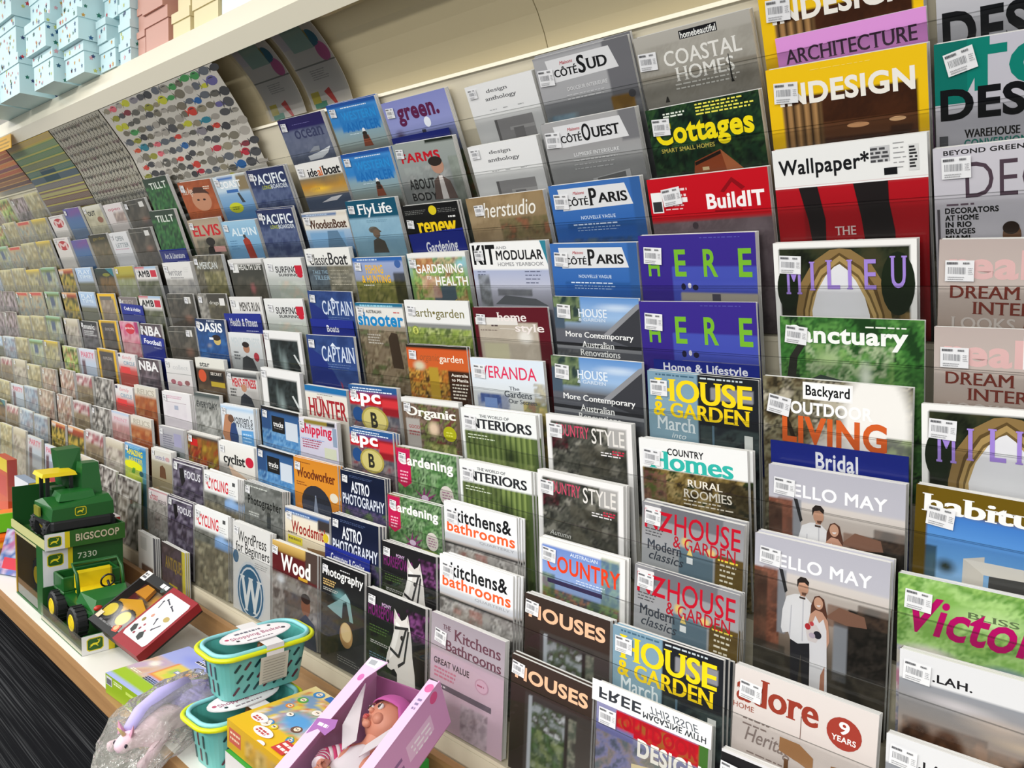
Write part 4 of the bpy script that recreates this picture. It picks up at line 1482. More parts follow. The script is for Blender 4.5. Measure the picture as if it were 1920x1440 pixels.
MAGS = [
 (1, -0.920, 0.015, 0.205, -1.0, 'ocean', 1, 'dark purple topped magazine with white speedboat, leftmost on the top tier'),
 (1, -0.690, 0.017, 0.194, -1.5, 'western', 2, 'blue magazine with hooked fisherman, upper of the two alike, on the top tier'),
 (1, -0.474, -0.005, 0.219, 0.1, 'green', 1, 'lavender magazine with dark maroon lettering on the top tier'),
 (1, -0.195, -0.015, 0.189, 0.6, 'anthology', 1, 'plain white magazine with grey inset photo, upper of the two alike'),
 (1, -0.002, 0.004, 0.222, 0.1, 'sud', 2, 'grey interiors magazine with cabinet photo and white title plate on top tier'),
 (1, 0.225, -0.005, 0.214, 0.3, 'coastal', 1, 'beige magazine with black tag and pale serif title on the top tier'),
 (1, 0.443, 0.015, 0.225, -4.0, 'indesign', 1, 'yellow framed brown magazine behind the pink magazine on the top tier'),
 (1, 0.683, -0.009, 0.179, -4.0, 'design1', 1, 'grey magazine with huge black heading cut off by the top right corner'),
 (2, -1.138, 0.015, 0.202, -1.1, 'pacific', 2, 'navy water sports magazine with white heading, upper of the two alike'),
 (2, -0.875, 0.009, 0.203, 0.1, 'idealboat', 1, 'white topped magazine with golden sunset sea, below the purple speedboat magazine'),
 (2, -0.664, 0.010, 0.197, -0.6, 'western', 2, 'blue magazine with hooked fisherman, lower of the two alike'),
 (2, -0.461, 0.008, 0.206, -1.1, 'farms', 1, 'grey magazine with red heading and a farmer, curling below the lavender magazine'),
 (2, -0.212, -0.022, 0.195, 0.4, 'anthology', 1, 'plain white magazine with grey inset photo, lower of the two alike'),
 (2, -0.000, -0.004, 0.217, 0.3, 'ouest', 1, 'pale grey interiors magazine with white title plate, below the cabinet one'),
 (2, 0.238, -0.013, 0.212, 0.6, 'cottages', 1, 'dark green magazine with fat yellow lettering above a timber cabin'),
 (2, 0.452, 0.009, 0.227, -1.1, 'indesign', 1, 'yellow framed brown magazine with white capitals, below the pink magazine'),
 (2, 0.683, -0.001, 0.183, -1.8, 'topdesign', 1, 'grey magazine with giant teal letters over black letters at the right edge'),
 (2, -1.838, 0.057, 0.180, -0.1, 'tillt', 1, 'dark green magazine with pale capitals, upper of the two alike'),
 (2, -1.594, 0.019, 0.227, -1.6, 'orangeface', 1, 'orange magazine with a face close up on the second tier'),
 (2, -1.345, 0.017, 0.195, -0.7, 'jetski', 1, 'pale blue magazine with yellow round flash on the second tier'),
 (3, -1.851, 0.061, 0.199, -1.0, 'tillt', 1, 'dark green magazine with pale capitals, lower of the two alike'),
 (3, -1.577, 0.017, 0.218, -0.1, 'elvis', 1, 'tan magazine with big red serif capitals over a standing singer'),
 (3, -1.351, -0.002, 0.207, -0.5, 'alpin', 1, 'light blue magazine with a climber in red beside the navy one'),
 (3, -1.128, 0.017, 0.193, -1.4, 'pacific', 2, 'navy water sports magazine with white heading, lower of the two alike'),
 (3, -0.892, -0.005, 0.221, -1.0, 'wooden', 1, 'cream topped boating magazine with blue strip and pale sail'),
 (3, -0.678, 0.012, 0.201, -0.8, 'flylife', 1, 'teal topped magazine with white script title and a fisherman in cap'),
 (3, -0.457, -0.012, 0.193, -0.1, 'renew', 2, 'black magazine with yellow dotted lettering behind the blue gardening card'),
 (3, -0.233, -0.011, 0.222, 0.6, 'studio', 1, 'tan interiors magazine with white handwritten title and dried plants'),
 (3, 0.003, -0.004, 0.213, 0.2, 'paris', 1, 'bright blue interiors magazine with white title plate, upper of the two alike'),
 (3, 0.230, -0.012, 0.224, 0.3, 'buildit', 1, 'red topped magazine with white bold title and dark roof mark'),
 (3, 0.463, 0.011, 0.222, 0.1, 'wallpaper', 1, 'white banded magazine with wavy red and black stripes'),
 (3, 0.690, -0.012, 0.182, 0.1, 'decor', 1, 'lilac grey magazine with thin heading, black list and a bald man'),
 (4, -1.827, 0.004, 0.223, 0.1, 'writer', 1, 'white and grey magazine with thin grey title below the dark green pair'),
 (4, -1.578, 0.022, 0.204, -0.2, 'american', 1, 'olive brown magazine with pale capitals below the one with red capitals'),
 (4, -1.338, 0.004, 0.206, -0.1, 'healthlife', 2, 'dark magazine with white top edge, left of the white surf magazine'),
 (4, -1.120, 0.002, 0.203, -0.6, 'surf', 1, 'white magazine with black and red logo, upper of the two alike'),
 (4, -0.890, 0.023, 0.225, -0.4, 'classic', 1, 'cream topped boating magazine with thin black serif title'),
 (4, -0.674, -0.006, 0.202, -0.2, 'hunting', 1, 'magazine with yellow capitals over golden grassland and purple sky'),
 (4, -0.449, 0.000, 0.201, 0.1, 'ghealth', 1, 'leafy green magazine with white capitals and a red haired woman'),
 (4, -0.232, 0.015, 0.220, -0.4, 'kit', 1, 'white topped magazine with heavy black capitals above a grey roofed house'),
 (4, -0.007, 0.003, 0.208, -1.2, 'paris', 1, 'bright blue interiors magazine with white title plate, lower of the two alike'),
 (4, 0.205, 0.011, 0.224, -0.8, 'here', 1, 'indigo magazine with spaced green capitals, upper of the two alike'),
 (4, 0.461, -0.009, 0.211, -0.2, 'milieu', 1, 'white framed magazine with stone arch and purple letters, below red stripes'),
 (4, 0.695, -0.017, 0.185, -2.0, 'real', 1, 'taupe magazine with pink and white heading, upper of the two alike'),
 (5, -1.819, 0.008, 0.210, 0.4, 'darkphoto', 1, 'dark grey photo magazine with top right sticker, above the blue band magazine'),
 (5, -1.577, 0.010, 0.205, 0.4, 'drags', 1, 'small dark magazine with black and white strip, left of white run magazine'),
 (5, -1.351, 0.002, 0.198, 0.6, 'mensrun', 1, 'white magazine with grey capitals behind the blue and red health card'),
 (5, -1.136, -0.001, 0.215, 0.7, 'surf', 1, 'white magazine with black and red logo, lower of the two alike'),
 (5, -0.895, 0.022, 0.207, -0.6, 'captain', 1, 'dark blue magazine with pale serif capitals behind the blue boats card'),
 (5, -0.676, -0.006, 0.194, -0.1, 'shooter', 1, 'tall white and brown magazine with bright blue bubbly lettering'),
 (5, -0.472, 0.004, 0.225, -0.0, 'earth', 1, 'white banded magazine with olive lettering above leafy green photo'),
 (5, -0.230, -0.009, 0.220, 1.0, 'homestyle', 1, 'maroon framed magazine with white serif title and cream room'),
 (5, -0.001, 0.015, 0.209, -0.7, 'house', 1, 'magazine with dark gabled house and white serif lines, upper of two'),
 (5, 0.210, 0.010, 0.227, 0.4, 'here', 1, 'indigo magazine with spaced green capitals, lower of the two alike'),
 (5, 0.474, -0.010, 0.213, -0.1, 'sanctuary', 1, 'leafy green magazine with bold white title above the outdoor one'),
 (5, 0.700, -0.018, 0.187, 0.0, 'real', 1, 'taupe magazine with pink and white heading, lower of the two alike'),
 (6, -1.817, 0.002, 0.216, 1.6, 'darkphoto', 1, 'dark brown photo magazine with top right sticker, left of blue band magazine'),
 (6, -1.595, 0.037, 0.210, 0.3, 'oasis', 1, 'deep blue music magazine with bold white capitals and band photo'),
 (6, -1.368, -0.000, 0.204, 0.5, 'mancover', 1, 'white magazine with a dark haired man, below the blue and red card'),
 (6, -1.145, 0.015, 0.204, 0.1, 'blackframe', 1, 'white framed black photo magazine, upper of the two alike'),
 (6, -0.904, 0.012, 0.241, 0.8, 'captain', 1, 'dark blue magazine with pale serif capitals and sweeping curve, lower one'),
 (6, -0.461, 0.008, 0.223, 1.0, 'orggarden', 2, 'orange garden magazine with brown vegetable photos'),
 (6, -0.237, -0.010, 0.218, 1.3, 'veranda', 1, 'pale magazine with thin pink capitals and blue house'),
 (6, -0.004, 0.009, 0.219, -0.2, 'house', 1, 'magazine with dark gabled house and white serif lines, lower of two'),
 (6, 0.226, -0.005, 0.219, -0.3, 'hg', 2, 'blue grey magazine with yellow serif capitals below the lifestyle card'),
 (6, 0.451, 0.004, 0.229, -0.1, 'backyard', 1, 'brown and green tree magazine with orange capitals above the bridal card'),
 (6, 0.697, -0.017, 0.198, 1.8, 'milieu', 1, 'white framed magazine with stone arch and purple letters, at right edge'),
 (7, -1.824, 0.010, 0.205, 1.6, 'pale', 1, 'very pale magazine with small faces below, left of the star topped one'),
 (7, -1.578, 0.030, 0.207, 0.8, 'star', 1, 'cream topped magazine with dark photo and yellow block below the band magazine'),
 (7, -1.361, 0.004, 0.195, 1.4, 'fitnessred', 2, 'magazine with bold red lettering and a man, under the dark haired man'),
 (7, -1.146, 0.025, 0.216, -0.8, 'blackframe', 1, 'white framed black photo magazine, lower of the two alike'),
 (7, -0.904, -0.004, 0.202, 0.2, 'hunter', 1, 'blue topped white magazine with tall dark red capitals'),
 (7, -0.682, 0.016, 0.203, 1.5, 'apc', 1, 'red computer magazine with bold white letters and gold coin, upper one'),
 (7, -0.464, 0.004, 0.233, 1.7, 'organic', 1, 'white framed brown magazine with white title and lime disc'),
 (7, -0.251, 0.001, 0.227, 1.7, 'interiors', 2, 'white topped magazine with green striped garden photo, upper of the two'),
 (7, 0.001, 0.015, 0.209, 0.8, 'art', 1, 'white framed dark garden magazine with pink thin letters, upper of two'),
 (7, 0.229, -0.004, 0.214, 1.6, 'chomes', 2, 'white topped country magazine with teal lettering and garden room'),
 (7, 0.475, -0.013, 0.208, 0.4, 'hello', 1, 'wedding magazine with smiling couple, upper copy directly under the bridal card'),
 (7, 0.691, -0.010, 0.198, -0.8, 'habitus', 1, 'olive framed magazine with white villa under blue sky'),
 (8, -1.820, 0.011, 0.246, 1.5, 'palethick', 3, 'thick very pale magazine with faint pink print, below the pale faces magazine'),
 (8, -1.559, 0.031, 0.206, 1.1, 'everyday', 1, 'grey mottled magazine with dark capitals below the star topped one'),
 (8, -1.371, 0.011, 0.213, 1.6, 'womenfit', 2, 'pale blue magazine with a tanned woman, above the cycling magazine with disc'),
 (8, -1.121, 0.030, 0.221, -0.6, 'trucks', 1, 'blue magazine with black square logo, upper of the two alike'),
 (8, -0.905, 0.023, 0.186, 1.3, 'shipping', 1, 'lilac magazine with red title below the red serif hunting magazine'),
 (8, -0.657, 0.025, 0.206, 1.3, 'apc', 3, 'red computer magazine with bold white letters and gold coin, lower one'),
 (8, -0.464, 0.002, 0.218, 1.9, 'gardening', 2, 'green garden magazine with pink tab and purple spiky flower, upper one'),
 (8, -0.237, 0.004, 0.228, 1.9, 'interiors', 3, 'white topped magazine with green striped garden photo, lower of the two'),
 (8, -0.007, 0.019, 0.212, 0.4, 'art', 2, 'white framed dark garden magazine with pink thin letters, lower of two'),
 (8, 0.240, -0.002, 0.200, -1.0, 'nz', 2, 'grey magazine with thin red capitals and gold panel, upper of two'),
 (8, 0.464, -0.008, 0.209, 0.0, 'hello', 2, 'wedding magazine with couple shown full length, lower copy'),
 (8, 0.690, -0.019, 0.193, 1.4, 'victoria', 1, 'green floral magazine with big magenta slanted title'),
 (9, -1.819, -0.002, 0.203, 2.3, 'greypurple', 1, 'dull grey lilac magazine, left of the red food magazine'),
 (9, -1.588, 0.006, 0.221, 1.1, 'food', 2, 'dark red and golden food magazine, left of magazine with crimson disc'),
 (9, -1.357, 0.005, 0.227, 2.1, 'cyclist', 2, 'white cycling magazine with black title and crimson disc'),
 (9, -1.120, 0.023, 0.212, -0.3, 'trucks', 1, 'blue magazine with black square logo, lower of the two alike'),
 (9, -0.908, 0.021, 0.237, 1.8, 'woodworker', 3, 'orange magazine with dark arched window'),
 (9, -0.677, 0.021, 0.226, 1.2, 'astro', 3, 'navy star photography magazine with white capitals, upper of two'),
 (9, -0.477, -0.006, 0.206, 2.9, 'gardening', 2, 'green garden magazine with pink tab and purple spiky flower, lower one'),
 (9, -0.269, 0.016, 0.246, 2.4, 'kb', 4, 'white magazine with black and orange lettering, upper stack of two'),
 (9, 0.015, -0.003, 0.210, 0.5, 'country', 2, 'white framed blue sky magazine with orange red capitals'),
 (9, 0.241, -0.004, 0.206, -0.7, 'nz', 4, 'grey magazine with thin red capitals and gold panel, lower of two'),
 (9, 0.705, -0.012, 0.188, 3.7, 'lah', 1, 'white banded magazine with brown bushes under dusk sky, upper copy'),
 (10, -1.829, 0.029, 0.205, 2.0, 'cream', 2, 'cream topped magazine with long haired figure, right of yellow blossom magazine'),
 (10, -1.649, 0.015, 0.228, 2.1, 'focus', 2, 'dark purple photo magazine with white capitals, upper of two'),
 (10, -1.413, 0.015, 0.245, 2.3, 'cycling', 4, 'white topped cycling magazine with red capitals, upper stack of two'),
 (10, -1.149, 0.025, 0.237, 1.0, 'photographer', 4, 'grey photo magazine with black lettering, stacked several deep'),
 (10, -0.913, -0.006, 0.222, 2.5, 'woodsmith', 2, 'cream woodwork magazine with dark red title and blue strip'),
 (10, -0.683, 0.019, 0.227, 2.3, 'astro', 3, 'navy star photography magazine with white capitals, behind the computers card'),
 (10, -0.467, -0.005, 0.209, 2.6, 'horse', 3, 'dark magazine with white horse head, upper of two'),
 (10, -0.254, 0.013, 0.235, 1.3, 'kb', 4, 'white magazine with black and orange lettering, lower stack of two'),
 (10, 0.004, -0.005, 0.223, 0.8, 'houses', 2, 'dark brown magazine with peach capitals and window, upper of two'),
 (10, 0.226, -0.005, 0.223, 1.6, 'hg', 3, 'blue grey magazine with yellow serif capitals above the inverted white flap'),
 (10, 0.461, 0.002, 0.223, -0.2, 'adore', 1, 'pale magazine with brick red serif title and red round badge'),
 (10, 0.703, -0.018, 0.198, 2.9, 'lah', 1, 'white banded magazine cut off by the bottom right corner'),
 (11, -1.785, -0.004, 0.220, 2.1, 'redtext', 1, 'pink topped craft magazine with slanted lettering, left of lower purple magazine'),
 (11, -1.624, 0.000, 0.195, 2.3, 'focus', 3, 'dark purple photo magazine with white capitals, lower of two'),
 (11, -1.418, 0.005, 0.250, 1.7, 'cycling', 4, 'white topped cycling magazine with red capitals, lower stack of two'),
 (11, -1.160, 0.007, 0.244, 1.8, 'wordpress', 3, 'white manual with large blue round emblem'),
 (11, -0.930, 0.002, 0.233, 2.7, 'wood', 3, 'maroon banded woodwork magazine with bold white title'),
 (11, -0.684, 0.007, 0.205, 1.2, 'photography', 2, 'black magazine with white title and teal waterfall'),
 (11, -0.486, -0.015, 0.221, 2.6, 'horse', 2, 'dark magazine with white horse head, lower of two'),
 (11, -0.248, -0.007, 0.233, 0.4, 'kitchens', 1, 'lilac grey magazine with maroon serif title and pink sale panel'),
 (11, -0.002, -0.021, 0.212, 0.2, 'houses', 3, 'dark brown magazine with peach capitals and window, lower of two'),
 (11, 0.215, -0.005, 0.243, 0.9, 'outdoor', 1, 'magazine with folded white flap bearing upside down print over red band'),
 (11, 0.468, -0.025, 0.229, 3.6, 'plainblack', 1, 'white and black magazine peeping in at the bottom frame edge'),
]
FRONTS = [
 (1, 0.469, -0.056, 0.208, -0.3, 'pinkarch', 0.30, 'pink magazine with thin dark serif capitals leaning on the yellow framed one'),
]
CARDS = [
 (1, -0.473, -0.085, 0.198, -0.1, 'Rural', 'blue card divider with white lettering in front of the lavender magazine'),
 (3, -0.440, -0.079, 0.189, 3.2, 'Gardening', 'blue gardening card divider in front of the black magazine with yellow letters'),
 (3, -1.857, -0.073, 0.217, 0.2, 'Art_&_Literature', 'small blue card divider in front of the lower dark green magazine'),
 (5, -0.894, -0.054, 0.203, 0.1, 'Boats', 'blue boats card divider in front of the dark blue magazine'),
 (5, -1.397, -0.052, 0.233, 1.0, 'Health_&_Fitness', 'blue card divider with red foot below the white run magazine'),
 (5, 0.235, -0.095, 0.205, 0.5, 'Home_&_Lifestyle', 'wide blue card divider over the lower indigo magazine'),
 (6, 0.468, -0.101, 0.211, 0.9, 'Bridal', 'wide blue bridal card divider below the orange capitals magazine'),
 (10, -0.711, -0.067, 0.197, 0.2, 'Computers_&_Gaming', 'blue card divider in front of the lower navy star magazine'),
 (5, -2.268, -0.039, 0.212, -1.7, 'Craft_&_Hobby', 'small blue card divider above the pink magazine on the far left'),
 (6, -2.085, -0.046, 0.206, -2.3, 'Football', 'small blue card divider over the black and white basketball magazine'),
]

# ------------------------------------------------------------------ magazines
COVERS2 = '''
@pinkarch
G 0:e39ade 1.4:d98ad2
t ARCHITECTURE .06 .09 .94 .19 4a3548 f
@amb
G 0:e4e0dc .56:dcd8d4 .57:5a5f48 1.4:5a5c4a
R 0 0 .45 .1 b83a50
R .45 0 1 .1 8ab4d8
t AMB .1 .18 .66 .5 1c1c1e h
r .7 .18 .96 .5 c4283c
N 0 .57 1 1.4 6 .7 6a6f50 4a4c3a 8a8a78
@nba
G 0:3a3236 .5:55484c 1.4:4a4a58
N 0 0 1 1.4 6 .6 5a4448 2c282c 8a7a80
t NBA .04 .1 .95 .56 eceaea h
@relics
G 0:d9d3c6 .5:d4ccbc .52:a8683a 1.4:8a4a2c
N 0 .52 1 1.4 5 .7 b0602c 8a3a1c c08a58
t RELICS .12 .14 .92 .4 b0a898 F
@amazing
G 0:8ab0d8 .06:2f78b0 .3:2f86b4 1.4:5a9ab0
t AMAZING .1 .24 .85 .5 e8d820 h
t EASTER .2 .58 .85 .76 d8cc58 b
N .0 .82 .85 1.2 6 .8 e0e020 d0d810 b0c020
e .4 .95 .42 .2 dede14
p 5a9a3a .3,1.3 .38,1.05 .5,1.05 .46,1.3
e .78 1.22 .1 .12 1c5a6a
l .1 .08 .9 2 .07 .05 8ac4e0
@pinktext
G 0:dcd4d2 1.4:cac2be
R .1 .02 .86 .13 7a2a38
t open .2 .26 .86 .44 b8707c b
N .4 .55 1 1.0 6 .7 8a6a58 5a3a30 b09a88
@openwhite
G 0:d8d8d8 1.4:ccccce
t OPEN .3 .22 .72 .5 6a7478 s
t LETTER .2 .62 .92 .86 8a9498 b
l .1 .95 .9 1 .05 .05 c09aa8
@olive
G 0:b8a838 .4:a8a040 .6:8a9060 1.4:8a8f78
R .0 .55 1 .6 8a7a20
N .0 .6 1 1.4 5 .5 9aa078 7a8058 b0b0a0
@greymast
G 0:7a706e 1.4:8a827c
t GREY .2 .16 .85 .5 a49a94 F
r .1 .2 .26 .44 cfcac6
@pinkmag
G 0:d8a0b0 .3:c86a8c 1.4:b89088
N 0 0 1 1.4 4 .5 c03a70 e0b8c0 b04a68
e .55 .4 .26 .3 c8283c
t pink .3 .3 .8 .46 eadcd8 b
R .85 0 1 .6 a8306a
@whitered
G 0:e2dede .5:d8d6d4 .9:c04a44 1.4:b05048
t family .25 .1 .8 .36 d88890 i
t CIRCLE .3 .42 .92 .64 7a9aac b
r .1 .75 .62 1.1 d83c3c
r .03 .05 .15 .2 3a3a50
@whitepink
G 0:a9c4e0 .08:dcd8da .5:cdb8bc 1.4:a07070
t PRINT .15 .3 .9 .5 d090a0 s
N 0 .7 1 1.4 4 .6 b06a6a 8a5a4a d0a8a0
@blacktext
G 0:d6d4c6 .5:bdb89e 1.4:a8a088
N .0 .4 1 1.4 5 .5 a8a484 c8c4a8 8a8468
t OUT .2 .3 .62 .58 1c1a18 h
e .75 .85 .15 .18 8a5a44
@oliveblack
G 0:2c2a20 .2:33301f 1.4:6a6048
t garden .2 .14 .85 .36 7a6a28 b
N .0 .45 1 1.4 5 .6 7a7058 5a5440 8a7a60
@tealblack
G 0:2a3a34 .3:1f2a28 1.4:5a4a30
p 2c7480 .6,0 1,0 1,.5
e .6 .36 .2 .1 7a7a28
N .2 .6 1 1.4 6 .8 6a5434 8a6a40 3a3420
@yellowframe
G 0:e8b818 1.4:d8ac18
R .1 .16 .88 1.4 4a4440
N .1 .16 .88 1.4 5 .6 3a3430 6a5f58 2a2422
r .12 .16 .86 .34 4a4646
t EXPLORE .3 .42 .8 .58 a8a09c f
@yellowtan
G 0:e8b818 1.4:c8b048
R .1 .2 .88 1.4 8a7a6a
N .1 .2 .88 1.4 5 .6 9a8a78 6f6458 b5a898
r .12 .16 .8 .38 6a6660
@bw
G 0:4a4644 .1:3a3634 1.4:5a5448
N 0 0 1 1.4 8 .9 2a2826 8a8680 d8d4cc 5a544c
@mus
G 0:2a2a2c 1.4:4a4648
N 0 .4 1 1.4 6 .7 3a3638 6a6468 8a8488
t music .12 .18 .85 .5 cfcfce h
l .15 .6 .9 3 .12 .08 b8b8b8
@purple
G 0:5a5a98 .3:6a4a88 .7:4a6a98 1.4:4a6a90
N .0 .0 1 .6 3 .5 7a4a8c 5a5a9a
@bluepla
G 0:c4d8ec .1:9cbce0 1.4:b8c0cc
t PLAY .15 .15 .9 .42 e4ecf4 s
t TIME .15 .48 .9 .7 d8e4ee s
R 0 .9 1 1.4 6a6a58
@pinkwhite
G 0:cfe0ee .1:d8c8d4 .5:c8c4d0 1.4:a8b4c4
t PARTY .12 .2 .92 .56 d06880 b
R .3 .68 1 1.1 b8c4d4
R .1 .7 .3 1.2 6a5058
@maroonphoto
G 0:dcdad6 .12:cfc8c4 .5:a06a70 .6:8a7a6a 1.4:7a6f5a
N 0 .12 1 .7 6 .8 c8b8b4 7a2a38 a03a48 e0d8d4
N 0 .7 1 1.4 6 .7 8a7a5c 6a5a48 a89878
@redm
G 0:dcd6d2 1.4:cfcac4
e .55 .55 .34 .34 b02c30
t M .28 .34 .82 .8 d8b8b4 h
l .1 .08 .9 1 .05 .05 a8a0a8
@redbrown
G 0:e0a870 .1:c8c0b4 .12:a84428 .4:8a4026 .5:7a7a28 1.4:4a4418
N 0 .4 1 1.4 6 .9 9a9034 c8a848 4a4a1c 2a3410
R .0 .12 .3 .3 cfc4bc
@creamgrey
G 0:d8d0be .5:b0a68e 1.4:989080
N 0 .5 1 1.4 5 .8 8a8474 d0c8bc 7a6a68
@limegreen
G 0:c8d090 .2:4a5a1c 1.4:8aa048
N 0 .1 1 1.4 6 .85 3f5018 98b448 d0e0a0 c05a48 5a6a30
@beigefaces
G 0:d0c4b4 1.4:a09078
N .0 .0 1 1.4 5 .9 d0b8a8 6a5040 e4dcd0 8a5048 b09880
@paleblue
G 0:d8e4ee .12:6a90b8 1.4:7a86a0
N 0 .2 1 1.4 4 .8 b0c0d0 6a7890 c8ccd4 8a7a80
@palegreen
G 0:a8d8b8 .12:3a7a3c .24:6a7a30 .32:98ac90 1.4:a09c7c
N .1 .35 1 1.4 4 .8 7a8ca0 c8ccb0 6a7858 b0a890
R .3 .4 .6 1.1 4a5a7c
@paletan
G 0:d8d0a0 .3:b0a47c 1.4:9a9068
N 0 .12 1 1.4 5 .85 c8bc94 7a7050 a89a70 8a8a78 d0c8a8
@palered
G 0:e0b090 .1:c04c3c .3:b8a880 1.4:98886a
N 0 .3 1 1.4 5 .85 b8a888 6a8a98 c8b898 7a6048
r .1 .05 .9 .25 c84a3c
@paleyellow
G 0:f0d038 .15:b89818 .3:a8a06a 1.4:908a60
N 0 .35 1 1.4 5 .85 b4ac7c 6a6a70 d0c8a0 7a7040
@paledark
G 0:7a6a68 .3:3a2424 1.4:5a4a3a
N 0 .1 1 1.4 7 1 341c1c 7a6a70 c0b0b8 4a401c
'''
for blk in COVERS2.split('@')[1:]:
    ls = blk.strip().split('\n'); ART[ls[0].strip()] = ls[1:]

# the small far columns: left edge x, width, then tier: cover
FARCOLS = [
 (-2.085, .205, 'first column left of the dark green pair', {2: 'darkphoto', 3: 'darkphoto', 4: 'amb', 5: 'amb', 6: 'nba', 7: 'nba', 8: 'relics', 9: 'relics', 10: 'amazing', 11: 'bw'}),
 (-2.285, .19, 'second column left of the dark green pair', {2: 'pinktext', 3: 'openwhite', 4: 'olive', 5: 'greymast', 6: 'pinkmag', 7: 'whitered', 8: 'whitered', 9: 'whitepink', 10: 'creamgrey', 11: 'bw'}),
 (-2.51, .205, 'third column left of the dark green pair', {2: 'blacktext', 3: 'oliveblack', 4: 'tealblack', 5: 'yellowtan', 6: 'yellowframe', 7: 'yellowframe', 8: 'bw', 9: 'bw', 10: 'maroonphoto', 11: 'creamgrey'}),
 (-2.735, .20, 'fourth column left of the dark green pair', {2: 'purple', 3: 'purple', 4: 'bluepla', 5: 'bluepla', 6: 'mus', 7: 'pinkwhite', 8: 'maroonphoto', 9: 'maroonphoto', 10: 'redbrown', 11: 'beigefaces'}),
 (-2.955, .195, 'column just right of the clear fin', {2: 'redm', 3: 'redm', 4: 'redbrown', 5: 'redbrown', 6: 'creamgrey', 7: 'limegreen', 8: 'beigefaces', 9: 'beigefaces', 10: 'redbrown', 11: 'pinkwhite'}),
 (-3.21, .215, 'first column behind the clear fin', {1: 'paletan', 2: 'paleyellow', 3: 'paleyellow', 4: 'palegreen', 5: 'palegreen', 6: 'palegreen', 7: 'paleyellow', 8: 'beigefaces', 9: 'beigefaces', 10: 'paleblue', 11: 'pinkwhite'}),
 (-3.445, .215, 'second column behind the clear fin', {1: 'paledark', 2: 'palered', 3: 'paletan', 4: 'paleyellow', 5: 'palered', 6: 'paletan', 7: 'palegreen', 8: 'paletan', 9: 'paleblue', 10: 'paleblue', 11: 'creamgrey'}),
 (-3.68, .215, 'third column behind the clear fin', {1: 'limegreen', 2: 'paletan', 3: 'palered', 4: 'paletan', 5: 'palered', 6: 'paletan', 7: 'paletan', 8: 'creamgrey', 9: 'pinkwhite', 10: 'maroonphoto', 11: 'paletan'}),
 (-3.915, .215, 'fourth column behind the clear fin', {1: 'beigefaces', 2: 'limegreen', 3: 'palegreen', 4: 'paletan', 5: 'paledark', 6: 'paledark', 7: 'paleblue', 8: 'maroonphoto', 9: 'paletan', 10: 'tealblack', 11: 'paletan'}),
 (-4.15, .215, 'fifth column behind the clear fin', {1: 'paletan', 2: 'paletan', 3: 'paletan', 4: 'paleblue', 5: 'paledark', 6: 'paledark', 7: 'bluepla', 8: 'maroonphoto', 9: 'paletan', 10: 'palegreen', 11: 'paletan'}),
 (-4.39, .215, 'sixth column behind the clear fin', {2: 'paletan', 3: 'limegreen', 4: 'paletan', 5: 'paletan', 6: 'paledark', 7: 'paletan', 8: 'beigefaces'}),
]
LOOK = {'darkphoto': 'small dark photo magazine', 'amb': 'white magazine with black and red capitals', 'nba': 'dark basketball magazine with big white capitals',
 'relics': 'cream and rust magazine', 'amazing': 'bright blue puzzle magazine with yellow blossom shape', 'bw': 'mottled black and white magazine', 'pinktext': 'pale magazine with burgundy band',
 'openwhite': 'white and grey lettered magazine', 'olive': 'olive yellow magazine', 'greymast': 'grey brown magazine', 'pinkmag': 'hot pink and red magazine', 'whitered': 'white magazine with red block',
 'whitepink': 'pinkish magazine with pale blue top', 'blacktext': 'pale olive magazine with black word', 'oliveblack': 'dark olive magazine', 'tealblack': 'dark magazine with teal corner',
 'yellowtan': 'yellow framed tan magazine', 'yellowframe': 'yellow framed dark magazine', 'mus': 'black magazine with white words', 'purple': 'purple and blue magazine', 'bluepla': 'light blue magazine',
 'pinkwhite': 'white magazine with pink lettering', 'maroonphoto': 'white magazine with maroon photo', 'redm': 'white magazine with red disc', 'redbrown': 'rust and olive magazine', 'creamgrey': 'cream grey magazine',
 'limegreen': 'lime green magazine', 'beigefaces': 'beige photo magazine', 'paleblue': 'pale blue magazine', 'palegreen': 'green topped pale magazine', 'paletan': 'pale tan magazine', 'palered': 'red banded pale magazine',
 'paleyellow': 'yellow topped pale magazine', 'paledark': 'dark brown magazine'}
ORD = ['', 'top', 'second', 'third', 'fourth', 'fifth', 'sixth', 'seventh', 'eighth', 'ninth', 'tenth', 'bottom']
T = .0040
THK = {1: .0125, 2: .0078, 3: .0060, 4: .0049}
_mesh_cache = {}

def sticker(parent, W, u=.055, v=.055, rot=0.0, size=.165, back=False):
    """white price sticker with bars, stuck on the cover"""
    key = 'sticker'
    if key not in _mesh_cache:
        s = Sheet(1, .8)
        s.put = lambda a, b, d: (a, -d * .8, -b)
        s.flat([(0, .8), (1, .8), (1, 0), (0, 0)], 'e9e9ea')
        x = .1
        while x < .7:
            w = random.choice([.012, .02, .03]); s.flat([(x, .52), (x + w, .52), (x + w, .26), (x, .26)], '8f9094'); x += w + random.choice([.014, .02, .03])
        s.op('l .06 .06 .5 1 .1 .09 55565a'); s.op('l .62 .07 .9 1 .1 .07 77787a'); s.op('l .1 .62 .8 2 .08 .035 a0a0a2'); s.op('l .8 .28 .97 4 .07 .025 a0a0a2')
        o = s.finish().build('price_sticker', M_PRINT, None); _mesh_cache[key] = o.data; bpy.data.objects.remove(o)
    o = bpy.data.objects.new('price_sticker', _mesh_cache[key]); col.objects.link(o); o.parent = parent
    o['label'] = 'white barcode price sticker'
    k = size * W
    return o, k, u, v, rot

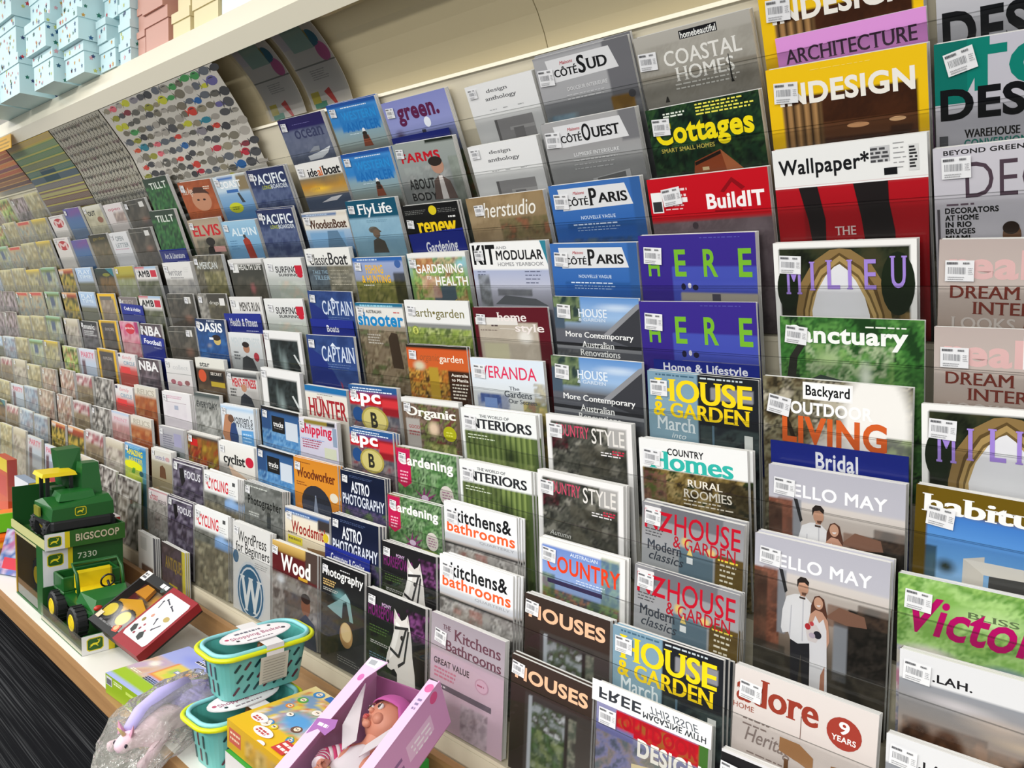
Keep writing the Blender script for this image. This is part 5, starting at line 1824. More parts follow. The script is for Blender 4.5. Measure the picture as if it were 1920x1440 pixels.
def aspect_at(x, y, z):
    """how far the artwork, drawn as seen at a slant, is squeezed along the height"""
    R = cam_o.matrix_world.inverted()
    def pr(q):
        q = R @ Vector(q); return Vector((q.x / -q.z, q.y / -q.z))
    a = pr((x, y, z)); return (pr((x + .02, y, z)) - a).length / (pr((x, y, z - .02)) - a).length

def magazine(name, art, W, H, detail, label, sk=(.05, .06, 0), cat='magazine', vq=1.0, T=T):
    """a magazine standing on its foot: origin bottom centre of the front cover, Y runs into the rack"""
    r = thing(name, label, cat, None, 'magazines in the rack pockets')
    nx = detail; ny = max(8, int(detail * H / W))
    s = Sheet(W, H / vq, nx, ny, lambda u, v, d: ((u - .5) * W, -d, H - v * W * vq))
    for o in ART[art]: s.op(o)
    mb = s.finish()
    edge = s.C[:, 0].mean(0); top = s.C[0].mean(0)
    x0, x1 = -W / 2, W / 2; y1 = T
    back = np.array(lin('c9c8c4'))
    mb.poly([(x0, 0, 0), (x0, 0, H), (x0, y1, H), (x0, y1, 0)], edge)            # spine
    mb.poly([(x1, y1, 0), (x0, y1, 0), (x0, y1, H), (x1, y1, H)][::-1], back)    # back cover
    mb.build('cover', M_PRINT, r)
    pg = MB(); pg.box((x0 + .0006, .0003, .001), (x1 - .0012, y1 - .0003, H - .0008), 'ffffff'); pg.build('pages', M_PAGE, r)
    if sk:
        o, k, u, v, rot = sticker(r, W, *sk, size=.165 if vq > .72 else .125)
        o.scale = (k, 1.6, k); o.rotation_euler = (0, math.radians(rot), 0); o.location = ((u - .5) * W, -.0018, H - v * W * vq)
    return r

def place(r, k, xl, W, H, rot, n=0.0):
    """stand on the ledge of tier k (0 based), leaning with its pocket"""
    y, z = tier_pt(k, SLS[k], n)
    th = math.atan(TA[k])
    r.matrix_world = (Matrix.Translation((xl + W / 2, y, z)) @ Matrix.Rotation(th, 4, 'X') @ Matrix.Translation((0, 0, .0015 + abs(math.sin(math.radians(rot))) * W / 2))
                      @ Matrix.Rotation(math.radians(-rot), 4, 'Y'))

STK = {'coastal': (.02, .14, 3), 'sud': (.03, .13, 3), 'ouest': (.03, .1, 3), 'paris': (.05, .1, 3), 'anthology': (.04, .05, 0), 'buildit': (.12, .1, -6), 'here': (.05, .1, 4), 'wallpaper': None,
       'topdesign': (.05, .07, -14), 'design1': None, 'real': (.04, .13, 0), 'decor': (.05, .06, 0), 'sanctuary': (.05, .06, 6), 'backyard': (.05, .12, 10), 'habitus': (.08, .12, 5), 'lah': (.03, .06, 3),
       'kit': (.06, .1, 0), 'kitchens': (.07, .17, 6), 'tillt': None, 'mancover': None, 'star': None, 'everyday': None, 'surf': (.1, .14, 3), 'studio': (.1, .1, 0), 'renew': (.05, .26, 6), 'pinkarch': None,
       'wood': (.02, .1, 4), 'darkphoto': (.68, .12, 4), 'houses': (.02, .06, 4), 'outdoor': (.03, .19, 0), 'hg': (.03, .08, 0), 'hunter': None, 'ghealth': (.03, .1, 3), 'plainblack': (.0, .08, 4),
       'nz': (.04, .06, 2), 'art': (.04, .1, 2), 'blackframe': (.02, .05, 0)}
def room(k, n):
    """thickness of each of n copies that fits behind the cover in tier k"""
    if k == 0: g = .0125
    else:
        a = TA[k - 1]; q = math.hypot(1, a); y, z = tier_pt(k, -.03)
        g = -((y - TY[k - 1]) + a * (z - TZ[k - 1])) / q - .0062 - .0022
    return min(THK.get(n, .0049), (g - .0005 * n) / n, (.0182 if k < 10 else .0145) / n)
for (tier, xl, ds, W, rot, art, n, label) in MAGS:
    k = tier - 1
    if xl > .66: W = .215
    nxt = min([q[1] for q in MAGS if q[0] == tier and q[1] > xl + .05] + [9])
    W = min(max(W, .19), .227, nxt - xl - .0065 - .003 * (n - 1)); H = SLS[k] - .0015 + ds
    rot = max(-1.5, min(1.5, rot))
    det = 60 if xl > .15 else 44 if xl > -.5 else 30 if xl > -1.2 else 22
    r = magazine('magazine', art, W, H, det, label, STK.get(art, (.05, .09, 3)), vq=min(1, aspect_at(xl + W / 2, TY[k], TZ[k])), T=room(k, n))
    place(r, k, xl, W, H, rot)
    for i in range(1, n):
        c = dup(r)
        c['label'] = ('copy ' if n == 2 else ORD[i + 1] + ' copy ' if i < n - 1 else 'rearmost copy ') + 'stacked behind ' + label
        w_ = c['label'].split(' ')
        c['label'] = ' '.join(w_[:16])
        jx = .0022 * i + random.uniform(-.001, .0015); jz = random.uniform(-.001, .004)
        place(c, k, xl + jx, W, H, rot * (1 - .3 * i), -i * (room(k, n) + .0004))
        c.matrix_world = c.matrix_world @ Matrix.Translation((0, 0, max(jz, 0)))
for (tier, xl, ds, W, rot, art, h, label) in FRONTS:
    H = SLS[tier - 1] + ds; r = magazine('magazine', art, W, H, 16, label, None); place(r, tier - 1, xl, W, H, rot, .0052)
for xl, W, where, rows in FARCOLS:
    for tier, art in rows.items():
        H = SLS[tier - 1] - .0015 + random.uniform(-.008, .012) + (.02 if art == 'amazing' else 0); w = W + random.uniform(-.014, -.004)
        r = magazine('magazine', art, w, H, 14, ' '.join(('%s, %s tier, %s' % (LOOK[art], ORD[tier], where)).split(' ')[:16]), (.06, .1, 3) if random.random() < .4 else None, vq=aspect_at(xl + w / 2, TY[tier - 1], TZ[tier - 1]), T=min(.010, room(tier - 1, 1)))
        place(r, tier - 1, xl + random.uniform(0, .006), w, H, random.uniform(-.5, .8))

# blue category cards standing in the pockets
for (tier, xl, ds, W, rot, tx, label) in CARDS:
    H = SLS[tier - 1] + ds; rot = max(-2.5, min(2.5, rot))
    r = thing('category_card', label, 'card', None, 'blue category cards')
    q = min(1, aspect_at(xl + W / 2, TY[tier - 1], TZ[tier - 1])); s = Sheet(W, H / q, 0, 0, lambda u, v, d: ((u - .5) * W, -d * .6, H - v * W * q))
    s.flat([(0, s.vm), (1, s.vm), (1, 0), (0, 0)], '10248a')
    words = {'Home_&_Lifestyle': (.1, .025, .9, .13), 'Bridal': (.35, .05, .66, .18), 'Gardening': (.28, .18, .85, .46), 'Boats': (.38, .14, .66, .3), 'Rural': (.4, .12, .72, .3)}.get(tx, (.14, .14, .88, .36))
    s.op('t %s %.3f %.3f %.3f %.3f f4f5fa b' % (tx, *words))
    if tx in ('Health_&_Fitness', 'Rural', 'Gardening'): s.flat([(0, s.vm), (1, s.vm), (1, .55), (0, .55)], 'b5122c')
    s.op('l .55 %.3f .9 1 .03 .02 c8cce8' % (.47 if tx != 'Bridal' else .3))
    mb = s.finish(); mb.box((-W / 2, 0, 0), (W / 2, .0012, H), '10248a')
    mb.build('card_face', M_CARD, r)
    place(r, tier - 1, xl, W, H, rot, .0048)

# ------------------------------------------------------------------ wrapping papers and sheets on the canopy
def curve_put(prof, x0, x1, lift=0.0):
    P = [Vector((0, y, z)) for y, z in prof]; L = [0]
    for a, b in zip(P, P[1:]): L.append(L[-1] + (b - a).length)
    def at(s):
        s = min(max(s, 0), L[-1])
        for i in range(len(P) - 1):
            if s <= L[i + 1] + 1e-9: break
        t = (s - L[i]) / (L[i + 1] - L[i]); d = (P[i + 1] - P[i]).normalized()
        # smooth normal
        n = Vector((0, d.z, -d.y))
        if n.y > 0: n = -n
        return P[i].lerp(P[i + 1], t), n
    W = x1 - x0
    def put(u, v, d):
        p, n = at(v * W); p = p + n * (d + lift); return (x0 + u * W, p.y, p.z)
    return put, L[-1], W
def smooth_prof(prof, n=4):
    out = []
    for i in range(len(prof) - 1):
        p0 = prof[max(i - 1, 0)]; p1 = prof[i]; p2 = prof[i + 1]; p3 = prof[min(i + 2, len(prof) - 1)]
        for j in range(n):
            t = j / n
            out.append(tuple(.5 * (2 * b + (c - a) * t + (2 * a - 5 * b + 4 * c - d) * t * t + (3 * b - a - 3 * c + d) * t ** 3) for a, b, c, d in zip(p0, p1, p2, p3)))
    return out + [prof[-1]]
SHP = smooth_prof([(-.200, 1.922), (-.155, 1.866), (-.098, 1.790), (-.069, 1.735), (-.0385, 1.68), (-.013, 1.628), (.0105, 1.58)])
rnd = random.Random(3)
def sheet_thing(name, x0, x1, prof, label, draw, base, group='wrapping papers on the canopy', nx=10):
    put, L, W = curve_put(prof, x0, x1)
    s = Sheet(W, L, nx, 24, put); s.op('G 0:%s 3:%s' % (base, base)); draw(s)
    o = s.finish().build(name, M_CARD); tag(o, label, 'paper', group)
    md = o.modifiers.new('thickness', 'SOLIDIFY'); md.thickness = .0006; md.offset = -1
    return o
def fish(s, u, v, l, c, fl):
    s.fix = 1e-4
    k = 1 if fl else -1; h = l * rnd.uniform(.32, .5)
    pts = []
    for i in range(12):
        a = 2 * math.pi * i / 12; pts.append((u + k * l * .5 * math.cos(a), v + h * .5 * math.sin(a) * (1 if math.cos(a) > -.9 else .3)))
    s.flat(pts if not fl else pts[::-1], c)
    s.fix = 6e-5; t = [(u - k * l * .42, v), (u - k * l * .68, v - h * .42), (u - k * l * .6, v), (u - k * l * .68, v + h * .42)]
    s.flat(t if not fl else t[::-1], c)
    s.fix = 1.4e-4; s.flat([(u - l * .3, v - h * .22), (u + l * .3, v - h * .22), (u + l * .1, v - h * .32), (u - l * .1, v - h * .32)][::1], '2a2a2c' if rnd.random() < .5 else c)
FC = ['77736a', '8a857a', '5a5850', '9a948a', '6a6456', '3a3a3c', 'a09a90', '7f7a80', '5a5f66', '88806a', '4a4a4c', '706a5a']
FB = ['b02436', '1f5a94', 'c0392a', '2a7a8c', 'b8b82c', '7a2a34', '3f8a4a', 'd0606a', '5f5a8c', 'c8502c', '8a8a2a']
def draw_fish(s):
    vm = s.vm; rows = int(vm / .034)
    for j in range(rows):
        u = .03 + (j % 2) * .03
        while u < .97:
            l = rnd.uniform(.05, .074)
            fish(s, u + l / 2, (j + .5) * vm / rows + rnd.uniform(-.006, .006), l, rnd.choice(FB) if rnd.random() < .2 else rnd.choice(FC), rnd.random() < .85); u += l + rnd.uniform(-.002, .01)
def draw_moth(s):
    vm = s.vm
    for j in range(int(vm / .06)):
        for i in range(15):
            u = (i + .5 + (j % 2) * .4) / 15.5; v = (j + .5) * .06; l = rnd.uniform(.03, .05); c = rnd.choice(['5a5648', '6a5a50', '4a463c', '705a58', '5f5f58', '7a7260'])
            s.fix = 1e-4; s.flat([(u - l, v - l * .3), (u, v + l * .12), (u + l, v - l * .3), (u + l * .5, v + l * .4), (u - l * .5, v + l * .4)][::-1], c)
            s.fix = 1.4e-4; s.flat([(u - .005, v + .04), (u + .005, v + .04), (u + .005, v - .02), (u - .005, v - .02)], '3a362e')
def draw_stripe(s):
    vm = s.vm; n = 13; cs = ['c0a040', '6a8a58', '4f7a4a', '667048', '3a6a5a', '4a5a64', '5a505a', '6a4a48', '6a4440', '5a3a3c', '7a5a3a', '4a3a4a', '55443a']
    for j in range(n):
        s.fix = 6e-5; v0 = j * vm / n; s.flat([(0, v0 + vm / n * .8), (1, v0 + vm / n * .8), (1, v0), (0, v0)], cs[j])
        if j in (4, 5): s.fix = 1e-4; s.flat([(.3, v0 + vm / n * .8), (.62, v0 + vm / n * .8), (.62, v0), (.3, v0)], '1c3f4c')
        u = 0
        while u < 1: s.fix = 1.4e-4; s.flat([(u, v0 + vm / n * .7), (u + .008, v0 + vm / n * .7), (u + .008, v0 + .1 * vm / n), (u, v0 + .1 * vm / n)], '8a8a78'); u += .022
def draw_orange(s):
    for j in range(9):
        s.fix = 6e-5; v0 = j * s.vm / 9; s.flat([(0, v0 + s.vm / 9 * .8), (1, v0 + s.vm / 9 * .8), (1, v0), (0, v0)], ['b0602c', '9a4a20', '8a3a2c', 'c06a2c', '7a3a4a', 'a8502c', '6a3a2c', '8a5a3a', '5a3a3a'][j])
sheet_thing('wrapping_paper', -1.875, -1.052, SHP, 'cream wrapping paper printed with rows of colourful fish', draw_fish, 'c2bdb2')
sheet_thing('wrapping_paper', -2.40, -1.885, SHP, 'grey wrapping paper printed with dark winged insects', draw_moth, 'a5a090')
sheet_thing('wrapping_paper', -2.985, -2.41, SHP, 'wrapping paper with ribbons of olive, teal and maroon stripes', draw_stripe, 'a8a050')
sheet_thing('wrapping_paper', -3.72, -3.0, [q for q in SHP if q[1] > 1.788], 'rust and orange striped wrapping paper at the far left end', draw_orange, 'b88a4a')
# two invitation sheets standing on the canopy ledge
PSP = smooth_prof([(-.195, 1.945), (-.166, 1.925), (-.134, 1.895), (-.102, 1.858), (-.078, 1.822), (-.062, 1.7862)])
def draw_party(s):
    vm = s.vm
    for o in ['r .03 .1 .3 .35 d8d2d4', 'r .22 .08 .72 .42 a8c4b4', 't WISH .25 .12 .68 .24 6a8a7c h', 't SQUISH .25 .27 .68 .4 5a7a70 h',
              'e .78 .3 .12 .13 3a7a8c', 'p c8a838 .62,.2 .74,.16 .72,.36 .66,.4', 'e .84 .5 .13 .14 d070a0', 'r .0 .62 1 .64 8a8a80', 'l .3 .7 .7 5 .03 .012 a8a49c',
              'r .08 .98 .28 1.14 d0c050', 'r .1 1.12 .4 1.52 5fa088', 'r .14 1.2 .3 1.45 3f7a8c', 'p d05048 .42,1.0 .56,.96 .66,1.4 .6,1.46', 'r .2 1.55 .5 1.68 c07a70', 'p 7a746c .78,1.45 .96,1.3 .9,1.4 .84,1.55']: s.op(o)
for x0, x1, lab in ((-.985, -.81, 'pale party invitation pack on the canopy, left of the two'), (-.78, -.605, 'pale party invitation pack on the canopy, right of the two')):
    r = thing('invitation_pack', lab, 'invitation', (0, 0, 0), 'invitation packs on the canopy')
    put, L, W = curve_put(PSP, x0, x1)
    s = Sheet(W, L, 8, 14, put); s.op('G 0:e2ddd2 3:d8d2c8'); draw_party(s); o = s.finish().build('printed_sheet', M_CARD, r)
    md = o.modifiers.new('thickness', 'SOLIDIFY'); md.thickness = .0006; md.offset = -1
    put, L, W = curve_put(PSP, x0 - .006, x1 + .006, .004); mb = MB()
    n = 14
    for j in range(n):
        mb.poly([put(0, (j + 1) / n * L / W, 0), put(1, (j + 1) / n * L / W, 0), put(1, j / n * L / W, 0), put(0, j / n * L / W, 0)], 'ffffff')
    mb.build('clear_sleeve', M_FILM, r)
# yellow ticket clipped to the fascia, small clear ticket strip
r = thing('shelf_ticket', 'yellow ticket on the fascia at the far left under the gift boxes', 'ticket', (0, 0, 0))
s = Sheet(.21, .06, 0, 0, lambda u, v, d: (-3.0 + u * .21, -.2285 - d, 1.955 - v * .21)); s.flat([(0, .26), (1, .26), (1, 0), (0, 0)], 'd9a51c')
s.op('l .1 .05 .9 3 .07 .03 8a6a18'); mb = s.finish(); mb.box((-3.0, -.2285, 1.9), (-2.79, -.2265, 1.956), 'd9a51c'); mb.build('card_face', M_CARD, r)

# ------------------------------------------------------------------ gift boxes along the top shelf
STARC = ['d0404c', '2a5f8c', '2f7a68', 'd8a040', 'c8d070', '35607a', 'e0a8b0', '3a4a78']
def star(mb, o, eu, ev, n, r, c):
    pts = []
    for i in range(10):
        a = math.pi / 2 + i * math.pi / 5; q = r if i % 2 == 0 else r * .5
        pts.append(o + eu * q * math.cos(a) + ev * q * math.sin(a) + n * .0007)
    mb.poly([tuple(p) for p in pts], c)
def gift_box(x0, x1, y0, z0, zl, z1, colr, label, stars=False, depth=.2, inset=.0035, group='gift boxes on the top shelf', edge=None):
    """body from z0 to zl, lid a little larger from zl to z1"""
    r = thing('gift_box', label, 'box', Matrix.Translation(((x0 + x1) / 2, y0 + depth / 2, z0)), group)
    hx = (x1 - x0) / 2; hy = depth / 2
    for nm, a, b, w, d in (('box_body', 0.0, zl - z0 + .004, hx - inset, hy - inset), ('lid', zl - z0, z1 - z0, hx, hy)):
        mb = MB(); mb.box((-w, -d, a), (w, d, b), colr)
        if stars:
            q = Vector
            for (o, eu, ev, n, lu, lv) in ((q((-w, -d, a)), q((1, 0, 0)), q((0, 0, 1)), q((0, -1, 0)), 2 * w, b - a), (q((w, -d, a)), q((0, 1, 0)), q((0, 0, 1)), q((1, 0, 0)), 2 * d, b - a)):
                k = int(lu * lv / .0013)
                for i in range(k):
                    rr = rnd.uniform(.0065, .0095)
                    if lv < 3 * rr: continue
                    star(mb, o + eu * rnd.uniform(rr, lu - rr) + ev * rnd.uniform(rr, lv - rr), eu, ev, n, rr, rnd.choice(STARC))
        mb.build(nm, M_CARD, r)
    return r
BLUE = 'd0eef2'; ROSE = 'd09c8c'; CREAM = 'eadcae'; WHT = 'e4effa'
def stack(levels, colr, stars, what, labels):
    for (x0, x1, y0, z0, zl, z1), lb in zip(levels, labels): gift_box(x0, x1, y0, z0, zl, z1, colr, lb, stars)
SB = 2.0185
pos = ['bottom box', 'second box up', 'third box up', 'fourth box up', 'fifth box up']
def lab(colr, n, st): return ['%s gift box, %s of the %s' % (colr, pos[i] if i else 'bottom box', st) for i in range(n)]
stack([(-2.86, -2.56, -.352, SB, 2.125, 2.165), (-2.86, -2.575, -.35, 2.1655, 2.25, 2.285), (-2.85, -2.56, -.36, 2.2855, 2.37, 2.41)], BLUE, True, '', lab('pale blue starry', 3, 'leftmost stack'))
stack([(-2.545, -2.285, -.327, SB, 2.123, 2.160), (-2.55, -2.30, -.33, 2.1605, 2.252, 2.285), (-2.55, -2.29, -.345, 2.2855, 2.36, 2.4)], BLUE, True, '', lab('pale blue starry', 3, 'second stack from left'))
stack([(-2.225, -2.006, -.298, SB, 2.099, 2.130), (-2.235, -2.012, -.318, 2.1305, 2.207, 2.236), (-2.24, -2.02, -.30, 2.2365, 2.31, 2.34)], BLUE, True, '', lab('pale blue starry', 3, 'third stack from left'))
stack([(-1.985, -1.80, -.269, SB, 2.085, 2.116), (-1.99, -1.79, -.288, 2.1165, 2.183, 2.212), (-1.985, -1.79, -.275, 2.2125, 2.29, 2.32)], BLUE, True, '', lab('pale blue starry', 3, 'fourth stack from left'))
stack([(-1.785, -1.652, -.226, SB, 2.076, 2.103), (-1.785, -1.70, -.235, 2.1035, 2.153, 2.175), (-1.775, -1.66, -.215, 2.1755, 2.24, 2.27)], BLUE, True, '', lab('pale blue starry', 3, 'fifth stack from left'))
stack([(-1.645, -1.553, -.217, SB, 2.059, 2.082), (-1.645, -1.552, -.217, 2.0825, 2.118, 2.140), (-1.645, -1.551, -.217, 2.1405, 2.173, 2.20), (-1.645, -1.55, -.217, 2.2005, 2.24, 2.262)], BLUE, True, '', lab('pale blue starry', 4, 'narrow stack beside the rose ones'))
stack([(-1.546, -1.485, -.2, SB, 2.081, 2.100), (-1.546, -1.482, -.198, 2.1005, 2.149, 2.17), (-1.545, -1.484, -.2, 2.1705, 2.21, 2.235)], ROSE, False, '', lab('dusty rose', 3, 'narrow rose stack'))


stack([(-1.475, -1.31, -.205, SB, 2.096, 2.13), (-1.475, -1.325, -.215, 2.1305, 2.2, 2.235)], ROSE, False, '', lab('dusty rose', 2, 'wide rose stack'))
stack([(-1.296, -1.18, -.2, SB, 2.072, 2.098), (-1.285, -1.20, -.19, 2.0985, 2.14, 2.17)], CREAM, False, '', lab('pale cream', 2, 'stack beside the rose ones'))
stack([(-1.163, -1.015, -.2, SB, 2.078, 2.108), (-1.17, -1.04, -.2, 2.1085, 2.16, 2.19)], CREAM, False, '', lab('pale cream', 2, 'stack nearest the white boxes'))
stack([(-1.0, -.83, -.2, SB, 2.072, 2.105), (-.99, -.84, -.2, 2.1055, 2.17, 2.2)], WHT, False, '', lab('bluish white', 2, 'stack at the right end'))

# ------------------------------------------------------------------ toys on the display shelf
GREEN = '1c5a24'; DGREEN = '174a1e'; YEL = 'e8cc18'; TYRE = '1e1f22'
def wheel(parent, x, y, z, r, w, hubc, axis='Y', name='wheel', hubr=.55, side=-1):
    """tyre with tread lugs and a domed hub; axis of rotation along local Y or X"""
    M = Matrix.Translation((x, y, z)) @ (Matrix.Rotation(math.pi / 2, 4, 'X') if axis == 'Y' else Matrix.Rotation(math.pi / 2, 4, 'Y'))
    mb = MB(); h = w / 2
    mb.lathe([(r * .5, -h), (r * .86, -h), (r, -h * .7), (r, h * .7), (r * .86, h), (r * .5, h)], TYRE, 28, M)
    for i in range(18):
        a = 2 * math.pi * i / 18
        mb.box((-r * .05, -h * .8, 0), (r * .05, h * .8, r * .07), TYRE, 0, M @ Matrix.Rotation(a, 4, 'Z') @ Matrix.Translation((r * .985, 0, 0)) @ Matrix.Rotation(math.pi / 2, 4, 'Y') @ Matrix.Rotation(math.pi / 2, 4, 'Z'))
    o = mb.build(name, M_RUBBER, parent); o.data.materials[0] = M_RUBBER
    hb = MB(); hb.lathe([(r * hubr, -h * 1.02), (r * hubr * .9, -h * 1.1), (r * .2, -h * .8), (r * .18, -h * 1.05), (.0005, -h * 1.05), (.0005, h * 1.05), (r * .18, h * 1.05), (r * .2, h * .8), (r * hubr * .9, h * 1.1), (r * hubr, h * 1.02)], hubc, 24, M)
    hb.build('hub', M_PLAST, o); return o
def deer_logo(s, u, v, w):
    """dark shield with a yellow leaping deer"""
    s.flat([(u - w * .5, v + w * .3), (u - w * .36, v + w * .42), (u + w * .36, v + w * .42), (u + w * .5, v + w * .3), (u + w * .5, v - w * .3), (u + w * .36, v - w * .42), (u - w * .36, v - w * .42), (u - w * .5, v - w * .3)], 'd8c81c')
    s.flat([(u - w * .44, v + w * .27), (u - w * .32, v + w * .36), (u + w * .32, v + w * .36), (u + w * .44, v + w * .27), (u + w * .44, v - w * .27), (u + w * .32, v - w * .36), (u - w * .32, v - w * .36), (u - w * .44, v - w * .27)], '2c5a1c')
    for q in ([(-.3, .02), (-.1, -.08), (.14, -.06), (.22, -.02), (.1, .06), (-.12, .05), (-.2, .12)], [(.14, -.06), (.2, -.16), (.3, -.12), (.24, -.06), (.2, .0)], [(.1, .04), (.2, .16), (.15, .17), (.03, .06)], [(-.2, .04), (-.34, .14), (-.31, .17), (-.12, .06)], [(.2, -.16), (.12, -.26), (.16, -.27), (.24, -.17)], [(.24, -.15), (.26, -.27), (.3, -.27), (.28, -.14)]):
        p = [(u + a * w, v + b * w) for a, b in q]
        ar = sum(a[0] * b[1] - b[0] * a[1] for a, b in zip(p, p[1:] + p[:1]))
        s.flat(p if ar < 0 else p[::-1], 'e6d628')
def face(o, eu, ev, n):
    """put() for a flat printed face: o top left corner, eu across, ev down (world/local unit vectors), n outward"""
    o = Vector(o); eu = Vector(eu); ev = Vector(ev); n = Vector(n)
    return lambda W: (lambda u, v, d: tuple(o + eu * (u * W) + ev * (v * W) + n * d))

# --- tall tractor carton (open window on the aisle side)
tx0, tx1, ty0, ty1, tz0, tz1 = -1.99, -1.69, -.455, -.215, SZ, .508
r = thing('toy_carton', 'tall green and white tractor carton with golden window side', 'box', (0, 0, 0))
mb = MB()
mb.box((tx0, ty0, tz0), (tx1, ty1, tz0 + .006), GREEN); mb.box((tx0, ty1 - .006, tz0), (tx1, ty1, tz1), 'b08a28'); mb.box((tx0, ty0, tz0 + .006), (tx0 + .008, ty1 - .006, tz1 - .006), 'b08a28')
mb.box((tx1 - .065, ty0, tz0 + .006), (tx1, ty1 - .006, tz1), GREEN); mb.box((tx0, ty0, tz1 - .008), (tx1 - .065, ty1 - .006, tz1), 'c8c090')
mb.build('carton', M_CARD, r)
D = ty1 - ty0; hgt = tz1 - tz0
s = Sheet(D, hgt, 0, 0, face((tx1 + .0004, ty0, tz1), (0, 1, 0), (0, 0, -1), (1, 0, 0))(D)); vm = hgt / D
s.flat([(0, vm), (1, vm), (1, 0), (0, 0)], '225426'); s.flat([(0, vm), (.3, vm), (.3, 0), (0, 0)], 'dfdfe2'); s.flat([(.3, vm), (.36, vm), (.36, 0), (.3, 0)], 'd8c41c')
deer_logo(s, .15, .16, .2); s.op('t 7330 .42 .12 .66 .2 c8d0b8 s'); s.flat([(.45, .8), (.95, .75), (.95, .28), (.45, .33)], '143a1a'); s.flat([(.48, .76), (.92, .71), (.92, .32), (.48, .37)], '2f6a34')
s.op('r .55 .42 .85 .62 5a6a54'); s.op('e .6 .64 .07 .07 1c1c1c'); s.op('e .82 .62 .05 .05 1c1c1c')
s.finish().build('printed_end', M_CARD, r)
mb = MB(); mb.poly([(tx0 + .006, ty0 + .002, tz0 + .005), (tx1 - .065, ty0 + .002, tz0 + .005), (tx1 - .065, ty0 + .002, tz1 - .005), (tx0 + .006, ty0 + .002, tz1 - .005)], 'ffffff'); mb.build('window', M_FILM, r)
# --- tractor inside
t = thing('toy_tractor', 'green toy tractor seen through the tall carton window', 'toy', Matrix.Translation((-1.875, -.332, tz0 + .0115)))
mb = MB(); mb.box((-.09, -.035, .045), (.075, .035, .105), GREEN, .008); mb.box((-.09, -.04, .10), (-.01, .04, .16), GREEN, .008); mb.box((-.02, -.03, .03), (.08, .03, .05), TYRE); mb.build('tractor_body', M_PLAST, t)
mb = MB(); mb.box((-.095, -.045, .16), (-.005, .045, .172), YEL, .004); mb.build('cab_roof', M_PLAST, t)
for sy in (-1, 1):
    wheel(t, -.055, sy * .062, .055, .055, .03, YEL); wheel(t, .06, sy * .055, .04, .04, .024, YEL)
# --- tray with the big dumper on top of the tall carton
cx0, cx1, cy0, cy1, cz0 = -2.03, -1.668, -.455, -.215, .5085
r = thing('display_tray', 'green display tray lettered along its end, on top of the tractor carton', 'tray', (0, 0, 0))
mb = MB(); w = .005; ch = .052
mb.box((cx0, cy0, cz0), (cx1, cy1, cz0 + .004), '2c5a24'); mb.box((cx0, cy0, cz0 + .004), (cx1 - .002, cy0 + w, cz0 + .03), 'c9c88a'); mb.box((cx0, cy1 - w, cz0 + .004), (cx1, cy1, cz0 + ch), GREEN)
mb.box((cx1 - w, cy0 + w, cz0 + .004), (cx1, cy1 - w, cz0 + ch), '2c5f24'); mb.box((cx0, cy0 + w, cz0 + .004), (cx0 + w, cy1 - w, cz0 + .14), DGREEN)
mb.build('tray', M_CARD, r)
s = Sheet(cy1 - cy0, ch, 0, 0, face((cx1 + .0004, cy0, cz0 + ch), (0, 1, 0), (0, 0, -1), (1, 0, 0))(cy1 - cy0)); vm = ch / (cy1 - cy0)
s.flat([(0, vm), (1, vm), (1, 0), (0, 0)], '2f5f22'); s.flat([(0, vm), (.24, vm), (.24, 0), (0, 0)], 'e2e2e2'); s.flat([(.24, vm), (.3, vm), (.3, 0), (.24, 0)], 'd8c41c'); deer_logo(s, .12, .11, .17)
s.op('t BIGSCOOP .37 .055 .92 .155 1c2a14 h'); s.op('t BIGSCOOP .372 .05 .922 .15 c9bda0 b'); s.finish().build('printed_end', M_CARD, r)
# dumper truck standing in it
t = thing('toy_dumper', 'large green toy dumper with yellow cab roof in the upper tray', 'toy', Matrix.Translation((-1.775, -.338, cz0 + .0085)))
mb = MB()
mb.hull([(-.03, -.105, .075), (.085, -.09, .075), (.085, .098, .075), (-.03, .098, .075), (-.03, -.105, .125), (.075, -.085, .118), (.085, -.085, .112), (.085, .095, .118), (-.03, .095, .135), (-.0, -.09, .138), (.06, .09, .138)], GREEN)
mb.hull([(-.02, -.06, .13), (.06, -.06, .13), (.06, .05, .13), (-.02, .05, .13), (-.015, -.05, .155), (.05, -.05, .152), (.05, .045, .155), (-.015, .045, .155)], '23682c')
mb.box((-.02, -.11, .085), (.03, -.104, .115), '8a8a2c'); mb.build('hood', M_PLAST, t, False)
mb = MB(); mb.box((-.08, -.09, .04), (.09, .09, .075), TYRE, .006); mb.box((-.07, -.1, .06), (.07, .1, .075), '26262a'); mb.build('chassis', M_RUBBER, t)
mb = MB()
for px in (-.085, -.02):
    for py in (-.075, -.005): mb.box((px, py, .12), (px + .01, py + .01, .2), '16181a')
mb.box((-.07, -.06, .12), (-.025, -.01, .16), DGREEN, .006); mb.build('cab_frame', M_PLAST, t)
mb = MB(); mb.hull([(-.10, -.09, .2), (.0, -.09, .2), (.0, .015, .2), (-.10, .015, .2), (-.095, -.085, .212), (-.005, -.085, .212), (-.005, .01, .212), (-.095, .01, .212)], YEL); mb.build('cab_roof', M_PLAST, t)
mb = MB(); mb.hull([(-.14, -.01, .15), (-.06, -.01, .15), (-.06, .05, .15), (-.14, .05, .15), (-.15, -.02, .27), (-.09, -.02, .27), (-.08, .05, .275), (-.15, .05, .275)], GREEN)
mb.hull([(-.06, .02, .13), (.02, .02, .13), (.02, .085, .13), (-.06, .085, .13), (-.05, .03, .235), (.0, .03, .235), (.0, .08, .235), (-.05, .08, .235)], '1f5f28'); mb.build('skip', M_PLAST, t)
